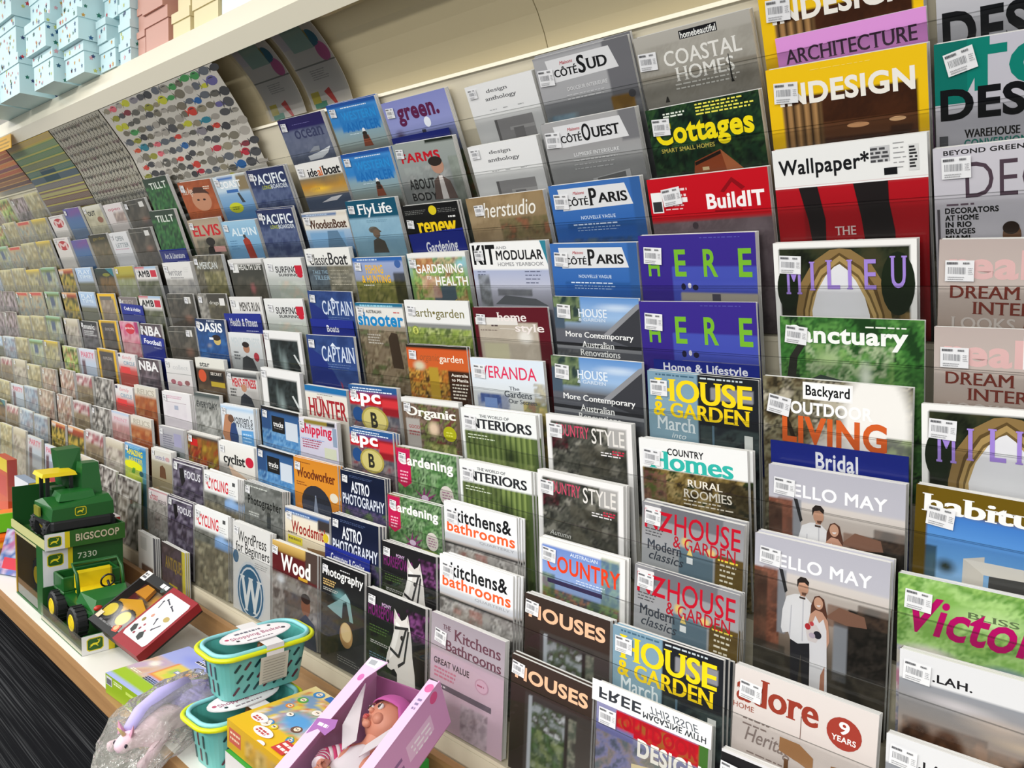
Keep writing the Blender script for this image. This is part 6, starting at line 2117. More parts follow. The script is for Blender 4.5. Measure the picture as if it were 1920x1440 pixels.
s = Sheet(.18, .04, 0, 0, face((.0855, -.085, .116), (0, 1, 0), (0, 0, -1), (1, 0, 0))(.18)); deer_logo(s, .45, .1, .19); s.finish().build('badge', M_CARD, t)
for sx, sy, rr in ((-.06, -.064, .045), (.055, -.064, .042), (.06, .066, .042), (-.06, .066, .045)): wheel(t, sx, sy, rr, rr, .032, '2a2b2e' if sx > 0 else 'b0a030', 'X')
# --- lower tray with the buggy
gx0, gx1, gy0, gy1 = -1.685, -1.318, -.465, -.225
r = thing('display_tray', 'open green and white display tray holding the green buggy at the shelf front', 'tray', (0, 0, 0))
mb = MB(); ch = .055
mb.box((gx0, gy0, SZ), (gx1, gy1, SZ + .004), '2c5a24'); mb.box((gx0, gy1 - w, SZ + .004), (gx1, gy1, SZ + ch), GREEN); mb.box((gx1 - w, gy0 + w, SZ + .004), (gx1, gy1 - w, SZ + ch), GREEN); mb.box((gx0, gy0 + w, SZ + .004), (gx0 + w, gy1 - w, SZ + .1), DGREEN)
mb.box((gx0, gy0, SZ + .004), (gx1, gy0 + .003, SZ + .012), 'd9d8cc')
mb.build('tray', M_CARD, r)
D = gy1 - gy0
s = Sheet(D, ch, 0, 0, face((gx1 + .0004, gy0, SZ + ch), (0, 1, 0), (0, 0, -1), (1, 0, 0))(D)); vm = ch / D
s.flat([(0, vm), (1, vm), (1, 0), (0, 0)], '2f5f22'); s.flat([(0, vm), (.3, vm), (.3, 0), (0, 0)], 'e4e3e2'); s.flat([(.3, vm), (.37, vm), (.37, 0), (.3, 0)], 'd8c41c'); deer_logo(s, .15, .115, .19); s.finish().build('printed_end', M_CARD, r)
mb = MB(); mb.poly([(gx0, gy0 - .0004, SZ + .005), (gx1, gy0 - .0004, SZ + .005), (gx1, gy0 - .0004, SZ + ch), (gx0, gy0 - .0004, SZ + ch)], 'ffffff'); mb.build('clear_side', M_HAZY, r)
t = thing('toy_buggy', 'green toy farm buggy with yellow seat and black wheels in lower tray', 'toy', Matrix.Translation((-1.533, -.345, SZ + .0085)))
mb = MB()
mb.hull([(-.13, -.075, .055), (.13, -.07, .05), (.13, .07, .05), (-.13, .075, .055), (-.13, -.08, .09), (.05, -.08, .085), (.135, -.07, .075), (.135, .07, .075), (.05, .08, .085), (-.13, .08, .09)], GREEN)
mb.hull([(.03, -.075, .085), (.135, -.06, .075), (.135, .06, .075), (.03, .075, .085), (.04, -.065, .118), (.115, -.045, .108), (.115, .045, .108), (.04, .065, .118)], '20662a')
mb.build('buggy_body', M_PLAST, t)
mb = MB(); mb.box((-.145, -.085, .085), (-.055, .085, .095), GREEN, .003); mb.box((-.145, -.085, .095), (-.137, .085, .14), GREEN, .003); mb.box((-.063, -.085, .095), (-.055, .085, .14), GREEN, .003)
mb.box((-.137, -.085, .095), (-.063, -.077, .14), GREEN, .003); mb.box((-.137, .077, .095), (-.063, .085, .14), GREEN, .003); mb.build('cargo_bed', M_PLAST, t)
mb = MB(); mb.box((-.045, -.055, .085), (.02, .055, .107), YEL, .008); mb.box((-.053, -.055, .1), (-.036, .055, .158), YEL, .007); mb.build('seat', M_PLAST, t)
mb = MB(); mb.tube([(.03, -.065, .09), (.01, -.065, .165), (-.03, -.065, .185), (-.03, .065, .185), (.01, .065, .165), (.03, .065, .09)], .0055, GREEN); mb.build('roll_bar', M_PLAST, t, True)
mb = MB(); mb.tube([(.035, .02, .115), (.02, .02, .13)], .004, TYRE); mb.tube([(.02 + .004 * math.cos(a), .02 + .02 * math.sin(a), .13 + .02 * math.cos(a)) for a in [i * math.pi / 7 for i in range(14)]], .003, TYRE, 6, True); mb.build('steering_wheel', M_PLAST, t, True)
for sy in (-.045, .045):
    mb = MB(); mb.ball((.128, sy, .088), (.008, .013, .009), 'c03020'); mb.build('lamp', M_PLAST, t, True)
mb = MB(); mb.box((.128, -.05, .045), (.145, .05, .06), TYRE, .003); mb.build('bumper', M_RUBBER, t)
for sx in (-.095, .085):
    for sy in (-1, 1): wheel(t, sx, sy * .088, .046, .046, .036, YEL)

# --- black and red construction toy box leaning back on the lip
BL = Vector((-1.374, -.429, .374)); BR = Vector((-1.118, -.392, .334)); TL = Vector((-1.374, -.303, .502)); TR = Vector((-1.128, -.176, .399))
ex = (BR - BL).normalized(); up = ((TL - BL) + (TR - BR)).normalized(); nn = ex.cross(up).normalized(); up = nn.cross(ex)
W = (BR - BL).length; Hh = .205; th = .036
mtx = Matrix((( ex.x, -nn.x, up.x, BL.x), (ex.y, -nn.y, up.y, BL.y), (ex.z, -nn.z, up.z, BL.z), (0, 0, 0, 1)))
if nn.y > 0 : nn = -nn
r = thing('toy_box', 'black and red construction toy box with yellow loader in its window', 'box', mtx)
mb = MB(); mb.box((0, .030, 0), (W, th, Hh), '17120f'); mb.box((W * .52, .0, 0), (W, .030, Hh), '8f1220'); mb.box((0, 0, Hh * .86), (W * .52, .030, Hh), '141416'); mb.box((0, 0, 0), (W * .52, .030, Hh * .1), '141416'); mb.box((0, 0, Hh * .1), (W * .02, .030, Hh * .86), '141416')
mb.build('carton', M_CARD, r)
s = Sheet(W, Hh, 0, 0, lambda u, v, d: (u * W, -d - .0003, Hh - v * W * 1.36)); vm = Hh / W
for o in ['r .0 .0 .1 .09 d8d6d2', 'l .01 .02 .09 2 .03 .02 55555a', 'r .36 .02 .42 .06 e0dfdd', 'r .43 .02 .49 .06 d8d8da', 'e .45 .075 .03 .02 3a4a44', 'r .02 .46 .09 .52 d9c0a0', 'l .12 .51 .34 1 .03 .015 6a6a6a', 'p c8503c .38,.5 .47,.46 .49,.53 .41,.54', 'e .43 .5 .03 .025 e0b080',
          'p d9d7d8 .57,.05 .95,.05 .97,.08 .97,.47 .95,.5 .57,.5 .55,.47 .55,.08']: s.op(o)
for u, v, a, l in ((.68, .12, .3, .09), (.62, .17, 1.2, .07), (.8, .15, .3, .08), (.78, .3, 1.0, .06), (.86, .33, -.9, .08)):
    du, dv = math.cos(a) * l / 2, math.sin(a) * l / 2; nu, nv = -math.sin(a) * .006, math.cos(a) * .006
    s.flat([(u - du - nu, v - dv - nv), (u - du + nu, v - dv + nv), (u + du + nu, v + dv + nv), (u + du - nu, v + dv - nv)], '3a3a48'); s.op('e %.3f %.3f .012 .012 3a3a48' % (u - du, v - dv))
for o in ['e .87 .24 .04 .025 b09a58', 'e .67 .27 .018 .018 c8907a', 'e .62 .33 .02 .02 8a7a3a', 'e .7 .36 .012 .012 a04050', 'e .69 .4 .013 .013 8a2a40', 'e .78 .4 .012 .012 a04050', 'p 2a3030 .58,.4 .62,.38 .66,.42 .65,.46 .6,.45', 'p 2a3030 .74,.43 .78,.4 .83,.44 .82,.48 .76,.47', 'e .68 .45 .014 .012 8a2a3a']: s.op(o)
s.finish().build('printed_front', M_CARD, r)
s = Sheet(W * .5, Hh * .76, 24, 18, lambda u, v, d: (W * .02 + u * W * .5, .0285 - d, Hh * .86 - v * W * .5))
for o in ['G 0:5a1018 2:4a0c14', 'R .3 0 1 1 8a7a66', 'N .28 .0 1 .9 7 .8 8a8070 c9b8a0 5a5048 a08a60', 'R 0 0 .2 1 5f0e18', 'B .7 .2 .2 .2 d89a2c .8']: s.op(o)
s.finish().build('window_card', M_CARD, r)
mb = MB(); mb.poly([(W * .02, .0005, Hh * .1), (W * .52, .0005, Hh * .1), (W * .52, .0005, Hh * .86), (W * .02, .0005, Hh * .86)], 'ffffff'); mb.build('window', M_FILM, r)
t = thing('toy_loader', 'yellow toy loader with yellow rimmed wheels inside the black box', 'toy', mtx @ Matrix.Translation((.052, .0165, .042)) @ Matrix.Scale(1.25, 4, (1, 0, 0)) @ Matrix.Scale(1.25, 4, (0, 0, 1)))
mb = MB(); mb.hull([(-.03, -.008, .02), (.055, -.008, .02), (.06, -.006, .055), (.02, -.006, .07), (-.035, -.006, .045), (-.03, .008, .02), (.055, .008, .02), (.06, .006, .055), (.02, .006, .07), (-.035, .006, .045)], 'e0a81c'); mb.hull([(.05, -.006, .03), (.082, -.006, .02), (.086, -.006, .07), (.06, -.006, .05), (.05, .006, .03), (.082, .006, .02), (.086, .006, .07), (.06, .006, .05)], 'd89a18')
mb.hull([(-.02, -.006, .075), (.025, -.006, .075), (.02, -.006, .105), (-.01, -.006, .105), (-.02, .006, .075), (.025, .006, .075), (.02, .006, .105), (-.01, .006, .105)], 'd8941c'); mb.build('loader_body', M_PLAST, t)
for sx in (-.02, .036): wheel(t, sx, -.0065, .012, .026, .014, 'e0cc38', hubr=.72)

# --- flat box with pastel pictures and lime end
r = thing('toy_box', 'flat lime green and lilac toy box at the shelf front', 'box', Matrix.Translation((-1.055, -.492, SZ)) @ Matrix.Rotation(math.radians(4), 4, 'Z'))
W, Dp, Hh = .19, .225, .052
mb = MB(); mb.box((0, 0, 0), (W, Dp, Hh), '8fae20'); mb.build('carton', M_CARD, r)
s = Sheet(W, Dp, 24, 24, lambda u, v, d: (u * W, Dp - v * W, Hh + d + .0003))
for o in ['G 0:a0a8e0 1.1:a8b4e4', 'N .0 .4 .5 1.05 5 .7 d89a48 e8b860 d0b4a0 c8a0a8', 'B .5 .2 .3 .15 8f9ae0 .8', 'R 0 .93 1 1.1 9abc24', 'R .45 .35 .98 .8 e08a48', 'R .48 .39 .95 .76 e0c860', 'R .55 .45 .7 .6 a8c860', 'R .74 .42 .92 .56 e8983c', 'R .6 .62 .85 .72 c8d048', 'B .2 .6 .12 .1 f0e8dc .6']: s.op(o)
for o in ['r .6 .06 .9 .12 f2f0ec', 'r .56 .15 .92 .21 f2f0ec', 'l .58 .07 .9 1 .06 .04 2a2a3a', 'l .56 .16 .9 1 .06 .04 2a2a3a', 'e .86 .02 .1 .03 e8e4ee', 'r .64 .5 .76 .57 8a94b0', 'r .66 .51 .74 .55 e0e0e8', 'l .1 .85 .4 2 .03 .02 e8e8d0', 'l .5 .84 .95 3 .03 .02 3a3a44']: s.op(o)
s.finish().build('printed_top', M_CARD, r)
s = Sheet(W, Hh, 0, 0, lambda u, v, d: (u * W, -d - .0003, Hh - v * W)); 
for o in ['r .03 .02 .2 .14 d0d2d4', 'r .04 .05 .18 .13 6a6a72', 'l .25 .03 .5 2 .03 .02 e8f0c0', 'r .6 .06 .9 .1 c0d860']: s.op(o)
s.finish().build('printed_front', M_CARD, r)

# --- shopping baskets
def rrect(hx, hy, rr, n=6, yoff=0):
    out = []
    for (cx, cy, a0) in ((hx - rr, hy - rr, 0), (-hx + rr, hy - rr, 90), (-hx + rr, -hy + rr, 180), (hx - rr, -hy + rr, 270)):
        for i in range(n + 1):
            a = math.radians(a0 + 90 * i / n); out.append((cx + rr * math.cos(a), cy + rr * math.sin(a) + yoff))
    return out
TEAL = '6cb8b2'; CYAN = '8fd4da'
def make_basket(mtx, label):
    r = thing('toy_basket', label, 'basket', mtx, 'teal toy baskets')
    H = .128; b0 = rrect(.056, .112, .035); b1 = rrect(.073, .134, .05); nb = len(b0)
    mb = MB()
    rings = []
    for k in range(6):
        t = k / 5; rings.append([(a[0] * (1 - t) + b[0] * t, a[1] * (1 - t) + b[1] * t, H * t) for a, b in zip(b0, b1)])
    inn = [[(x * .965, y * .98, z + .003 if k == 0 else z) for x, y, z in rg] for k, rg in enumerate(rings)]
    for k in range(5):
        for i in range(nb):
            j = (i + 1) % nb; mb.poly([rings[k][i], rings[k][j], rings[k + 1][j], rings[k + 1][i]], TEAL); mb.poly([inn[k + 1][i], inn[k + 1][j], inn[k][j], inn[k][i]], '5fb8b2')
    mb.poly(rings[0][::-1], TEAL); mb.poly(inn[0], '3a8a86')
    # slanted slots on the long and short sides, dark where one looks through
    def slot(c, eu, ev, n, l, wd, ang, colr):
        a = math.radians(ang); d = eu * math.cos(a) + ev * math.sin(a); p = eu * -math.sin(a) + ev * math.cos(a); pts = []
        for i in range(12):
            q = 2 * math.pi * i / 12; pts.append(tuple(c + d * ((l / 2 - wd / 2) * (1 if math.cos(q) > 0 else -1) + wd / 2 * math.cos(q)) + p * wd / 2 * math.sin(q) + n * .0008))
        mb.poly(pts, colr)
    for sx in (1, -1):
        for row in range(3):
            for kx in range(7):
                y = -.085 + kx * .028 + (row % 2) * .008; z = .025 + row * .032; xx = .056 + .017 * z / H
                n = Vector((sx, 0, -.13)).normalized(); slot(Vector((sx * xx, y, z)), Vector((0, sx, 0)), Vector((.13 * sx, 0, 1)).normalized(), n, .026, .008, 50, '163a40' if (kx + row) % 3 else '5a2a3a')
    for sy in (1, -1):
        for row in range(2):
            for kx in range(3):
                x = -.026 + kx * .026; z = .03 + row * .045; yy = .112 + .022 * z / H
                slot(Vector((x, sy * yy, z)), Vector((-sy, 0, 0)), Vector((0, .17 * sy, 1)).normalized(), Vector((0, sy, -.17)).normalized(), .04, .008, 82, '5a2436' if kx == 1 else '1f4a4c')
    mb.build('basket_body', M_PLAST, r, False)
    mb = MB(); mb.tube([(x, y, H) for x, y in b1], .006, CYAN, 10, True); mb.build('rim', M_PLAST, r, True)
    mb = MB(); b2 = rrect(.083, .146, .055); mb.tube([(x, y, H - .006) for x, y in b2], .0065, 'd8e010', 10, True); mb.build('handle', M_PLAST, r, True)
    # card sleeve across the top with an oval badge and a printed flap
    s = Sheet(.05, .2, 0, 0, lambda u, v, d: ((v - 2.0) * .05 if False else (-.088 + v * .05), .01 + (u - .5) * .05, H + .0085 + d)); s.flat([(0, 0), (1, 0), (1, 3.52), (0, 3.52)], 'e4e2e2')
    mb = s.finish(); w2 = .03
    mb.poly([(.0885, .01 - .025, H + .0085), (.0885, .01 + .025, H + .0085), (.0885, .01 + .025, H - .02), (.0885, .01 - .025, H - .02)][::-1], 'e4e2e2')
    mb.poly([(.087, .01 - .04, H - .02), (.087, .01 + .04, H - .02), (.0745, .01 + .04, .03), (.0745, .01 - .04, .03)], 'c9c6b8')
    for i in range(9): mb.poly([(.0885 - .0015 * i, -.022, H - .03 - i * .008), (.0885 - .0015 * i, .04, H - .03 - i * .008), (.0882 - .0015 * i, .04, H - .032 - i * .008), (.0882 - .0015 * i, -.022, H - .032 - i * .008)], '98968c')
    mb.build('card_sleeve', M_CARD, r)
    s = Sheet(.2, .1, 0, 0, lambda u, v, d: (.0 + (v - .26) * .2, .0 + (u - .5) * .2, H + .012 + d))
    s.op('e .5 .26 .5 .25 e6e2e4')
    s.op('e .5 .26 .46 .215 efecee')
    for o in ['t Shopping_Basket .14 .22 .86 .34 a85a78 b', 'l .25 .12 .75 1 .05 .05 6a6a78', 'l .3 .4 .7 1 .05 .03 8a7a84', 'e .1 .24 .03 .03 c05070', 'e .88 .3 .03 .03 3a3a48', 'e .2 .36 .025 .025 2a2a34', 'e .76 .12 .025 .025 2a2a34']: s.op(o)
    # ellipse drawn above uses a unit frame; back it with a thin plate
    mb = s.finish(); pts = [(.0 + .05 * math.sin(a), .1 * math.cos(a)) for a in [2 * math.pi * i / 28 for i in range(28)]]
    mb.add([(x, y, H + .0105) for x, y in pts] + [(x, y, H + .012) for x, y in pts], [tuple(range(28))] + [(i, (i + 1) % 28, 28 + (i + 1) % 28, 28 + i) for i in range(28)], 'e0dcde')
    mb.build('badge', M_CARD, r)
    return r
b1_ = make_basket(Matrix.Translation((-.574, -.362, SZ)) @ Matrix.Rotation(math.radians(2), 4, 'Z') @ Matrix.Scale(.86, 4), 'teal toy basket with yellow rim, lower of two')
b2_ = make_basket(Matrix.Translation((-.612, -.312, .4135)) @ Matrix.Rotation(math.radians(-1), 4, 'Z') @ Matrix.Scale(.86, 4), 'teal toy basket with yellow rim and oval badge, upper of two')
for bk, bm in ((b1_, Matrix.Translation((-.574, -.362, SZ))), (b2_, Matrix.Translation((-.612, -.312, .4135)))):
    for (nm, lb, x, y, z, rad, c) in (('toy_apple', 'green toy apple inside the %s basket', .01, -.06, .05, .036, '4cae30'), ('toy_carrot', 'orange toy carrot inside the %s basket', -.002, .028, .045, .03, 'c8702c'), ('toy_tomato', 'red toy tomato inside the %s basket', .012, .083, .06, .028, '9a3a3a')):
        t = thing(nm, lb % ('lower' if bk is b1_ else 'upper'), 'toy', bm @ Matrix.Translation((x * .86, y * .86, .0048)))
        mb = MB()
        if nm == 'toy_carrot': mb.lathe([(.002, 0), (.012, .02), (.02, .06), (.017, .085), (.004, .09)], c, 16)
        else: mb.lathe([(rad * .3, 0), (rad * .75, rad * .25), (rad, rad * .9), (rad * .9, rad * 1.4), (rad * .5, rad * 1.8), (rad * .12, rad * 1.7)], c, 20)
        mb.build('fruit' if nm != 'toy_carrot' else 'root', M_PLAST, t, True)
        mb = MB(); hz = .09 if nm == 'toy_carrot' else rad * 1.7
        mb.tube([(0, 0, hz), (.003, 0, hz + .012), (.008, 0, hz + .02)], [.003, .0025, .002], '3a7a2c', 6); mb.build('stalk', M_PLAST, t, True)

# --- green spotted box with the yellow picture box on it
r = thing('toy_box', 'white and green spotted box under the yellow picture box', 'box', (0, 0, 0))
mb = MB(); mb.box((-.475, -.455, SZ), (-.16, -.165, .362), '2f9a3c'); mb.build('carton', M_CARD, r)
s = Sheet(.315, .29, 0, 0, lambda u, v, d: (-.475 + u * .315, -.165 - v * .315, .3623 + d))
for i in range(9):
    for j in range(9): s.op('e %.3f %.3f .02 .02 e8ecd8' % (.05 + i * .11 + (j % 2) * .05, .04 + j * .1))
for i in range(3): s.op('e %.3f .12 .04 .05 e8d84c' % (.35 + i * .25))
s.finish().build('spotted_top', M_CARD, r)
s = Sheet(.29, .072, 0, 0, lambda u, v, d: (-.475 - d - .0003, -.165 - u * .29, .362 - v * .29)); s.op('r 0 0 1 .25 d6d4d2'); s.op('l .1 .05 .8 3 .06 .02 a8a8a8'); s.finish().build('white_side', M_CARD, r)
s = Sheet(.315, .072, 0, 0, lambda u, v, d: (-.475 + u * .315, -.455 - d - .0003, .362 - v * .315)); s.op('r 0 0 1 .23 d6d4d2')
s.op('p 2f9a3c .3,.23 .5,.12 1,.1 1,.23')
for i in range(6): s.op('e %.3f .18 .015 .015 e8ecd8' % (.5 + i * .09))
s.finish().build('white_front', M_CARD, r)
r = thing('toy_box', 'yellow toy box covered with bright little animal pictures', 'box', (0, 0, 0))
yx0, yx1, yy0, yy1, yz0, yz1 = -.484, -.255, -.446, -.232, .3635, .425
mb = MB(); mb.box((yx0, yy0, yz0), (yx1, yy1, yz1), 'dcae1c'); mb.build('carton', M_CARD, r)
Wb = yx1 - yx0
s = Sheet(Wb, yy1 - yy0, 26, 24, lambda u, v, d: (yx0 + u * Wb, yy1 - v * Wb, yz1 + .0003 + d))
for o in ['G 0:e8d8a0 .3:e0c040 .8:e2b81c 1:e2b41c', 'N .05 .1 .95 .7 6 .8 3f8ac8 e0d040 c84a3c e8e4dc 5aa048 d88a3c', 'B .5 .5 .3 .2 5aa0d8 .6']: s.op(o)
rn2 = random.Random(5)
for i in range(16):
    u = rn2.uniform(.08, .92); v = rn2.uniform(.08, .75); q = rn2.uniform(.04, .07); c = rn2.choice(['d84a3c', '3f8ac8', 'e0cc30', '58a848', 'e88a34', 'f0ece4', '6a4a3a'])
    s.op('e %.3f %.3f %.3f %.3f %s' % (u, v, q, q * .8, c)); s.op('e %.3f %.3f %.3f %.3f f0e0c8' % (u, v - q * .1, q * .55, q * .5)); s.op('e %.3f %.3f .008 .008 1c1c1c' % (u - q * .2, v - q * .1)); s.op('e %.3f %.3f .008 .008 1c1c1c' % (u + q * .2, v - q * .1))
for o in ['e .2 .72 .12 .06 f0eeee', 'e .45 .82 .14 .06 f0eeee', 'r .72 .74 .9 .9 c83a3a', 'l .74 .77 .9 2 .06 .03 f0e8e0', 'l .14 .71 .28 2 .03 .02 c04a4a', 'l .36 .8 .55 2 .03 .02 c04a4a', 'e .6 .93 .06 .03 e8e8f0', 'r .3 .02 .6 .1 3a70b8']: s.op(o)
s.finish().build('printed_top', M_CARD, r)
s = Sheet(Wb, yz1 - yz0, 16, 6, lambda u, v, d: (yx0 + u * Wb, yy0 - .0003 - d, yz1 - v * Wb))
for o in ['G 0:d0a424 .3:c89c20', 'N .35 .06 1 .3 6 .6 c89a48 8a6a3a d8c088 5a5a4a']: s.op(o)
for o in ['r .04 .06 .26 .2 c05a48', 'l .06 .09 .24 2 .05 .02 e8d0b0']: s.op(o)
s.finish().build('printed_front', M_CARD, r)
s = Sheet(yy1 - yy0, yz1 - yz0, 0, 0, lambda u, v, d: (yx0 - .0003 - d, yy1 - u * (yy1 - yy0), yz1 - v * (yy1 - yy0))); s.op('r .0 .0 1 .29 cfa42a'); s.op('r .1 .06 .3 .2 d8d0a0'); s.finish().build('printed_side', M_CARD, r)

# --- doll in a pink window box, lying back over the shelf
th_, ps_, ro_ = -1.158, .31, .073
Rm = Matrix.Rotation(ps_, 4, 'Z') @ Matrix.Rotation(th_, 4, 'X') @ Matrix.Rotation(ro_, 4, 'Y')
DW, DD, DH = .172, .115, .40
mtx = Matrix.Translation((-.07, -.218, .58)) @ Rm @ Matrix.Translation((-DW / 2, 0, -DH))   # origin: bottom middle of the open front
PINK = 'd9a3cc'; LPINK = 'e6c0e0'
r = thing('doll_box', 'pink window box holding a baby doll, leaning over the display shelf', 'box', mtx)
mb = MB(); hw = DW / 2; w = .0025
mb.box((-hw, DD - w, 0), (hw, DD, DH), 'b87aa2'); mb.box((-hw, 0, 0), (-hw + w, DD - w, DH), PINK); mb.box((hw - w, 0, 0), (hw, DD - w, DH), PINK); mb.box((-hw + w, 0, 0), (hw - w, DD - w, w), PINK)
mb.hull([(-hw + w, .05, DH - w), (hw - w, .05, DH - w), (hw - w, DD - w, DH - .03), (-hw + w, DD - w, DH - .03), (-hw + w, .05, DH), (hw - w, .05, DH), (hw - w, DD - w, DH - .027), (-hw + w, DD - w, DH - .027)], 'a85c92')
mb.box((-hw, -.0015, 0), (-hw + .026, .0, DH - .05), LPINK); mb.box((hw - .022, -.0015, 0), (hw, .0, DH - .005), LPINK)
mb.hull([(-hw, -.0015, DH - .05), (-hw + .026, -.0015, DH - .05), (-hw + .045, -.0015, DH), (-hw - .0, -.0015, DH), (-hw, 0, DH - .05), (-hw + .026, 0, DH - .05), (-hw + .045, 0, DH), (-hw, 0, DH)], LPINK)
mb.build('carton', M_CARD, r)
s = Sheet(DW, DH, 0, 0, lambda u, v, d: (-hw + u * DW, -.0018 - d, DH - v * DW))
for o in ['p efeaee .01,.01 .24,.02 .18,.14 .01,.12', 'r .04 .03 .14 .1 a8aab0', 'e .09 .3 .035 .05 d070b0', 'p a066a8 .0,.95 .24,.88 .28,.98 .24,1.1 .1,1.06 .02,1.16', 'l .06 .98 .22 1 .05 .04 f0e0f0', 'e .95 .14 .05 .06 e06aa0', 'l .92 .3 .97 3 .06 .03 8a7aa0']: s.op(o)
s.finish().build('printed_front', M_CARD, r)
s = Sheet(DH, DD, 0, 0, lambda u, v, d: (hw + .0003 + d, v * DH, DH - u * DH))
for o in ['p cf95c2 .0,.0 1,.0 1,.28 .0,.28', 'e .07 .04 .03 .03 d8508a', 'r .12 .1 .32 .2 e0b8d8', 'l .14 .13 .3 3 .03 .012 f0e4f0', 'l .36 .12 .6 3 .05 .02 8a6090', 't INCLUDES .4 .16 .62 .2 7a5080 s', 't FUN .45 .22 .56 .26 7a5080 s']: s.op(o)
s.finish().build('printed_side', M_CARD, r)
mb = MB(); mb.poly([(-hw + .026, -.0004, .0), (hw - .022, -.0004, .0), (hw - .022, -.0004, DH - .03), (-hw + .045, -.0004, DH - .02)], 'ffffff'); mb.build('window', M_FILM, r)
M_SKIN = mat('doll_vinyl', 'e0977c', rough=.42); M_CLOTH = mat('doll_cloth', attr=True, rough=.8, spec=.2)
def skinned(name, chains, m, parent, sub=2):
    """limbs grown around joint chains: each chain is a list of (x, y, z, radius); first chain holds the root"""
    me = bpy.data.meshes.new(name); v = []; e = []; rad = []
    for ch in chains:
        prev = None
        for q in ch:
            if isinstance(q, int): prev = q; continue
            v.append(q[:3]); rad.append(q[3] if len(q) == 4 else q[3:]); i = len(v) - 1
            if prev is not None: e.append((prev, i))
            prev = i
    me.from_pydata(v, e, []); o = bpy.data.objects.new(name, me); col.objects.link(o)
    md = o.modifiers.new('skin', 'SKIN'); md.use_smooth_shade = True
    sv = me.skin_vertices[0] if me.skin_vertices else None
    if sv is None:
        bm = bmesh.new(); bm.from_mesh(me); bm.verts.layers.skin.verify(); bm.to_mesh(me); bm.free(); sv = me.skin_vertices[0]
    for i, q in enumerate(rad):
        sv.data[i].radius = (q, q) if not isinstance(q, tuple) else q; sv.data[i].use_root = (i == 0)
    ss = o.modifiers.new('sub', 'SUBSURF'); ss.levels = sub; ss.render_levels = sub
    dg = bpy.context.evaluated_depsgraph_get(); m2 = bpy.data.meshes.new_from_object(o.evaluated_get(dg)); bpy.data.objects.remove(o)
    m2.materials.clear(); m2.materials.append(m)
    o = bpy.data.objects.new(name, m2); col.objects.link(o); o.parent = parent; return o
d_ = thing('baby_doll', 'baby doll with pink cap, striped sleeves and white dress in pink box', 'doll', mtx @ Matrix.Translation((.004, .063, .045)))
HZ = .262   # head centre height
body = skinned('doll_body', [[(0, .012, .10, .036), (0, .008, .15, .036), (0, .004, .192, .03), (0, .002, .212, .016), (0, -.002, HZ - .018, .024), (0, -.003, HZ + .004, .0405), (0, 0, HZ + .028, .034)],
    [2, (-.035, .0, .19, .016), (-.055, -.012, .155, .014), (-.035, -.034, .128, .0115), (-.022, -.042, .124, .008)], [2, (.035, .0, .19, .016), (.055, -.012, .155, .014), (.04, -.034, .118, .0115), (.028, -.042, .112, .008)],
    [0, (-.03, .004, .085, .022), (-.035, -.004, .03, .018), (-.034, -.012, .008, .014)], [0, (.03, .004, .085, .022), (.035, -.004, .03, .018), (.034, -.012, .008, .014)]], M_SKIN, d_)
# hands: five short fingers each
for sx, hx, hz in ((-1, -.022, .124), (1, .028, .112)):
    ch = [[(hx, -.042, hz, .0075), (hx - sx * .006 * -1, -.046, hz - .004, .006)]]
    for k, (dx, l) in enumerate(((-.006, .011), (-.002, .013), (.002, .0125), (.006, .0105))):
        ch.append([1, (hx + dx, -.049, hz - .008, .0027), (hx + dx * 1.3, -.052, hz - .008 - l * .6, .0024), (hx + dx * 1.3, -.049, hz - .008 - l, .002)])
    ch.append([0, (hx - sx * -.009, -.047, hz + .002, .003), (hx - sx * -.012, -.05, hz - .004, .0024)])
    skinned('hand', ch, M_SKIN, body, 1)
# face turned to the doll's right: features set on the head ball
FR = Matrix.Translation((0, -.003, HZ + .004)) @ Matrix.Rotation(math.radians(-30), 4, 'Z') @ Matrix.Scale(1.08, 4)
def fpt(x, z, y): return FR @ Vector((x, y, z))
mb = MB(); mb.ball((0, .001, .004), (.0395, .039, .043), 'e29a80', 20, 14, FR)
mb.ball((0, -.0385, -.004), (.0048, .0062, .005), 'e0977c', mtx=FR); mb.ball((-.0175, -.0265, -.013), (.0105, .0100, .0105), 'e49c82', mtx=FR); mb.ball((.0175, -.0265, -.013), (.0105, .0100, .0105), 'e49c82', mtx=FR); mb.ball((0, -.031, -.0265), (.0095, .0075, .007), 'e29c84', mtx=FR)
mb.build('face', M_SKIN, body, True)
for sx in (-1, 1):
    mb = MB(); mb.ball((sx * .0155, -.0355, .006), (.0065, .0045, .0062), 'f2f0ee', mtx=FR); mb.ball((sx * .0155, -.0385, .0055), (.0042, .0025, .0048), '3a2a22', 12, 8, FR); mb.ball((sx * .0165, -.0405, .0072), (.0012, .0009, .0012), 'ffffff', 8, 6, FR)
    mb.build('eye', M_PLAST, body, True)
    mb = MB(); mb.tube([tuple(fpt(sx * (.0155 + a * .008), .0165 - abs(a) * .003, -.0385 + abs(a) * .003)) for a in (-1, -.3, .4, 1)], [.0007, .0011, .0011, .0006], '8a5a3a', 6); mb.build('eyebrow', M_PLAST, body, True)
    mb = MB(); mb.ball((sx * .041, .002, -.002), (.005, .007, .010), 'd98c74', mtx=FR); mb.build('ear', M_PLAST, body, True)
mb = MB(); mb.ball((0, -.0405, -.0175), (.0085, .004, .0024), 'c8504a', mtx=FR); mb.ball((0, -.0405, -.0208), (.0065, .004, .0024), 'd0605a', mtx=FR); mb.build('mouth', M_PLAST, body, True)
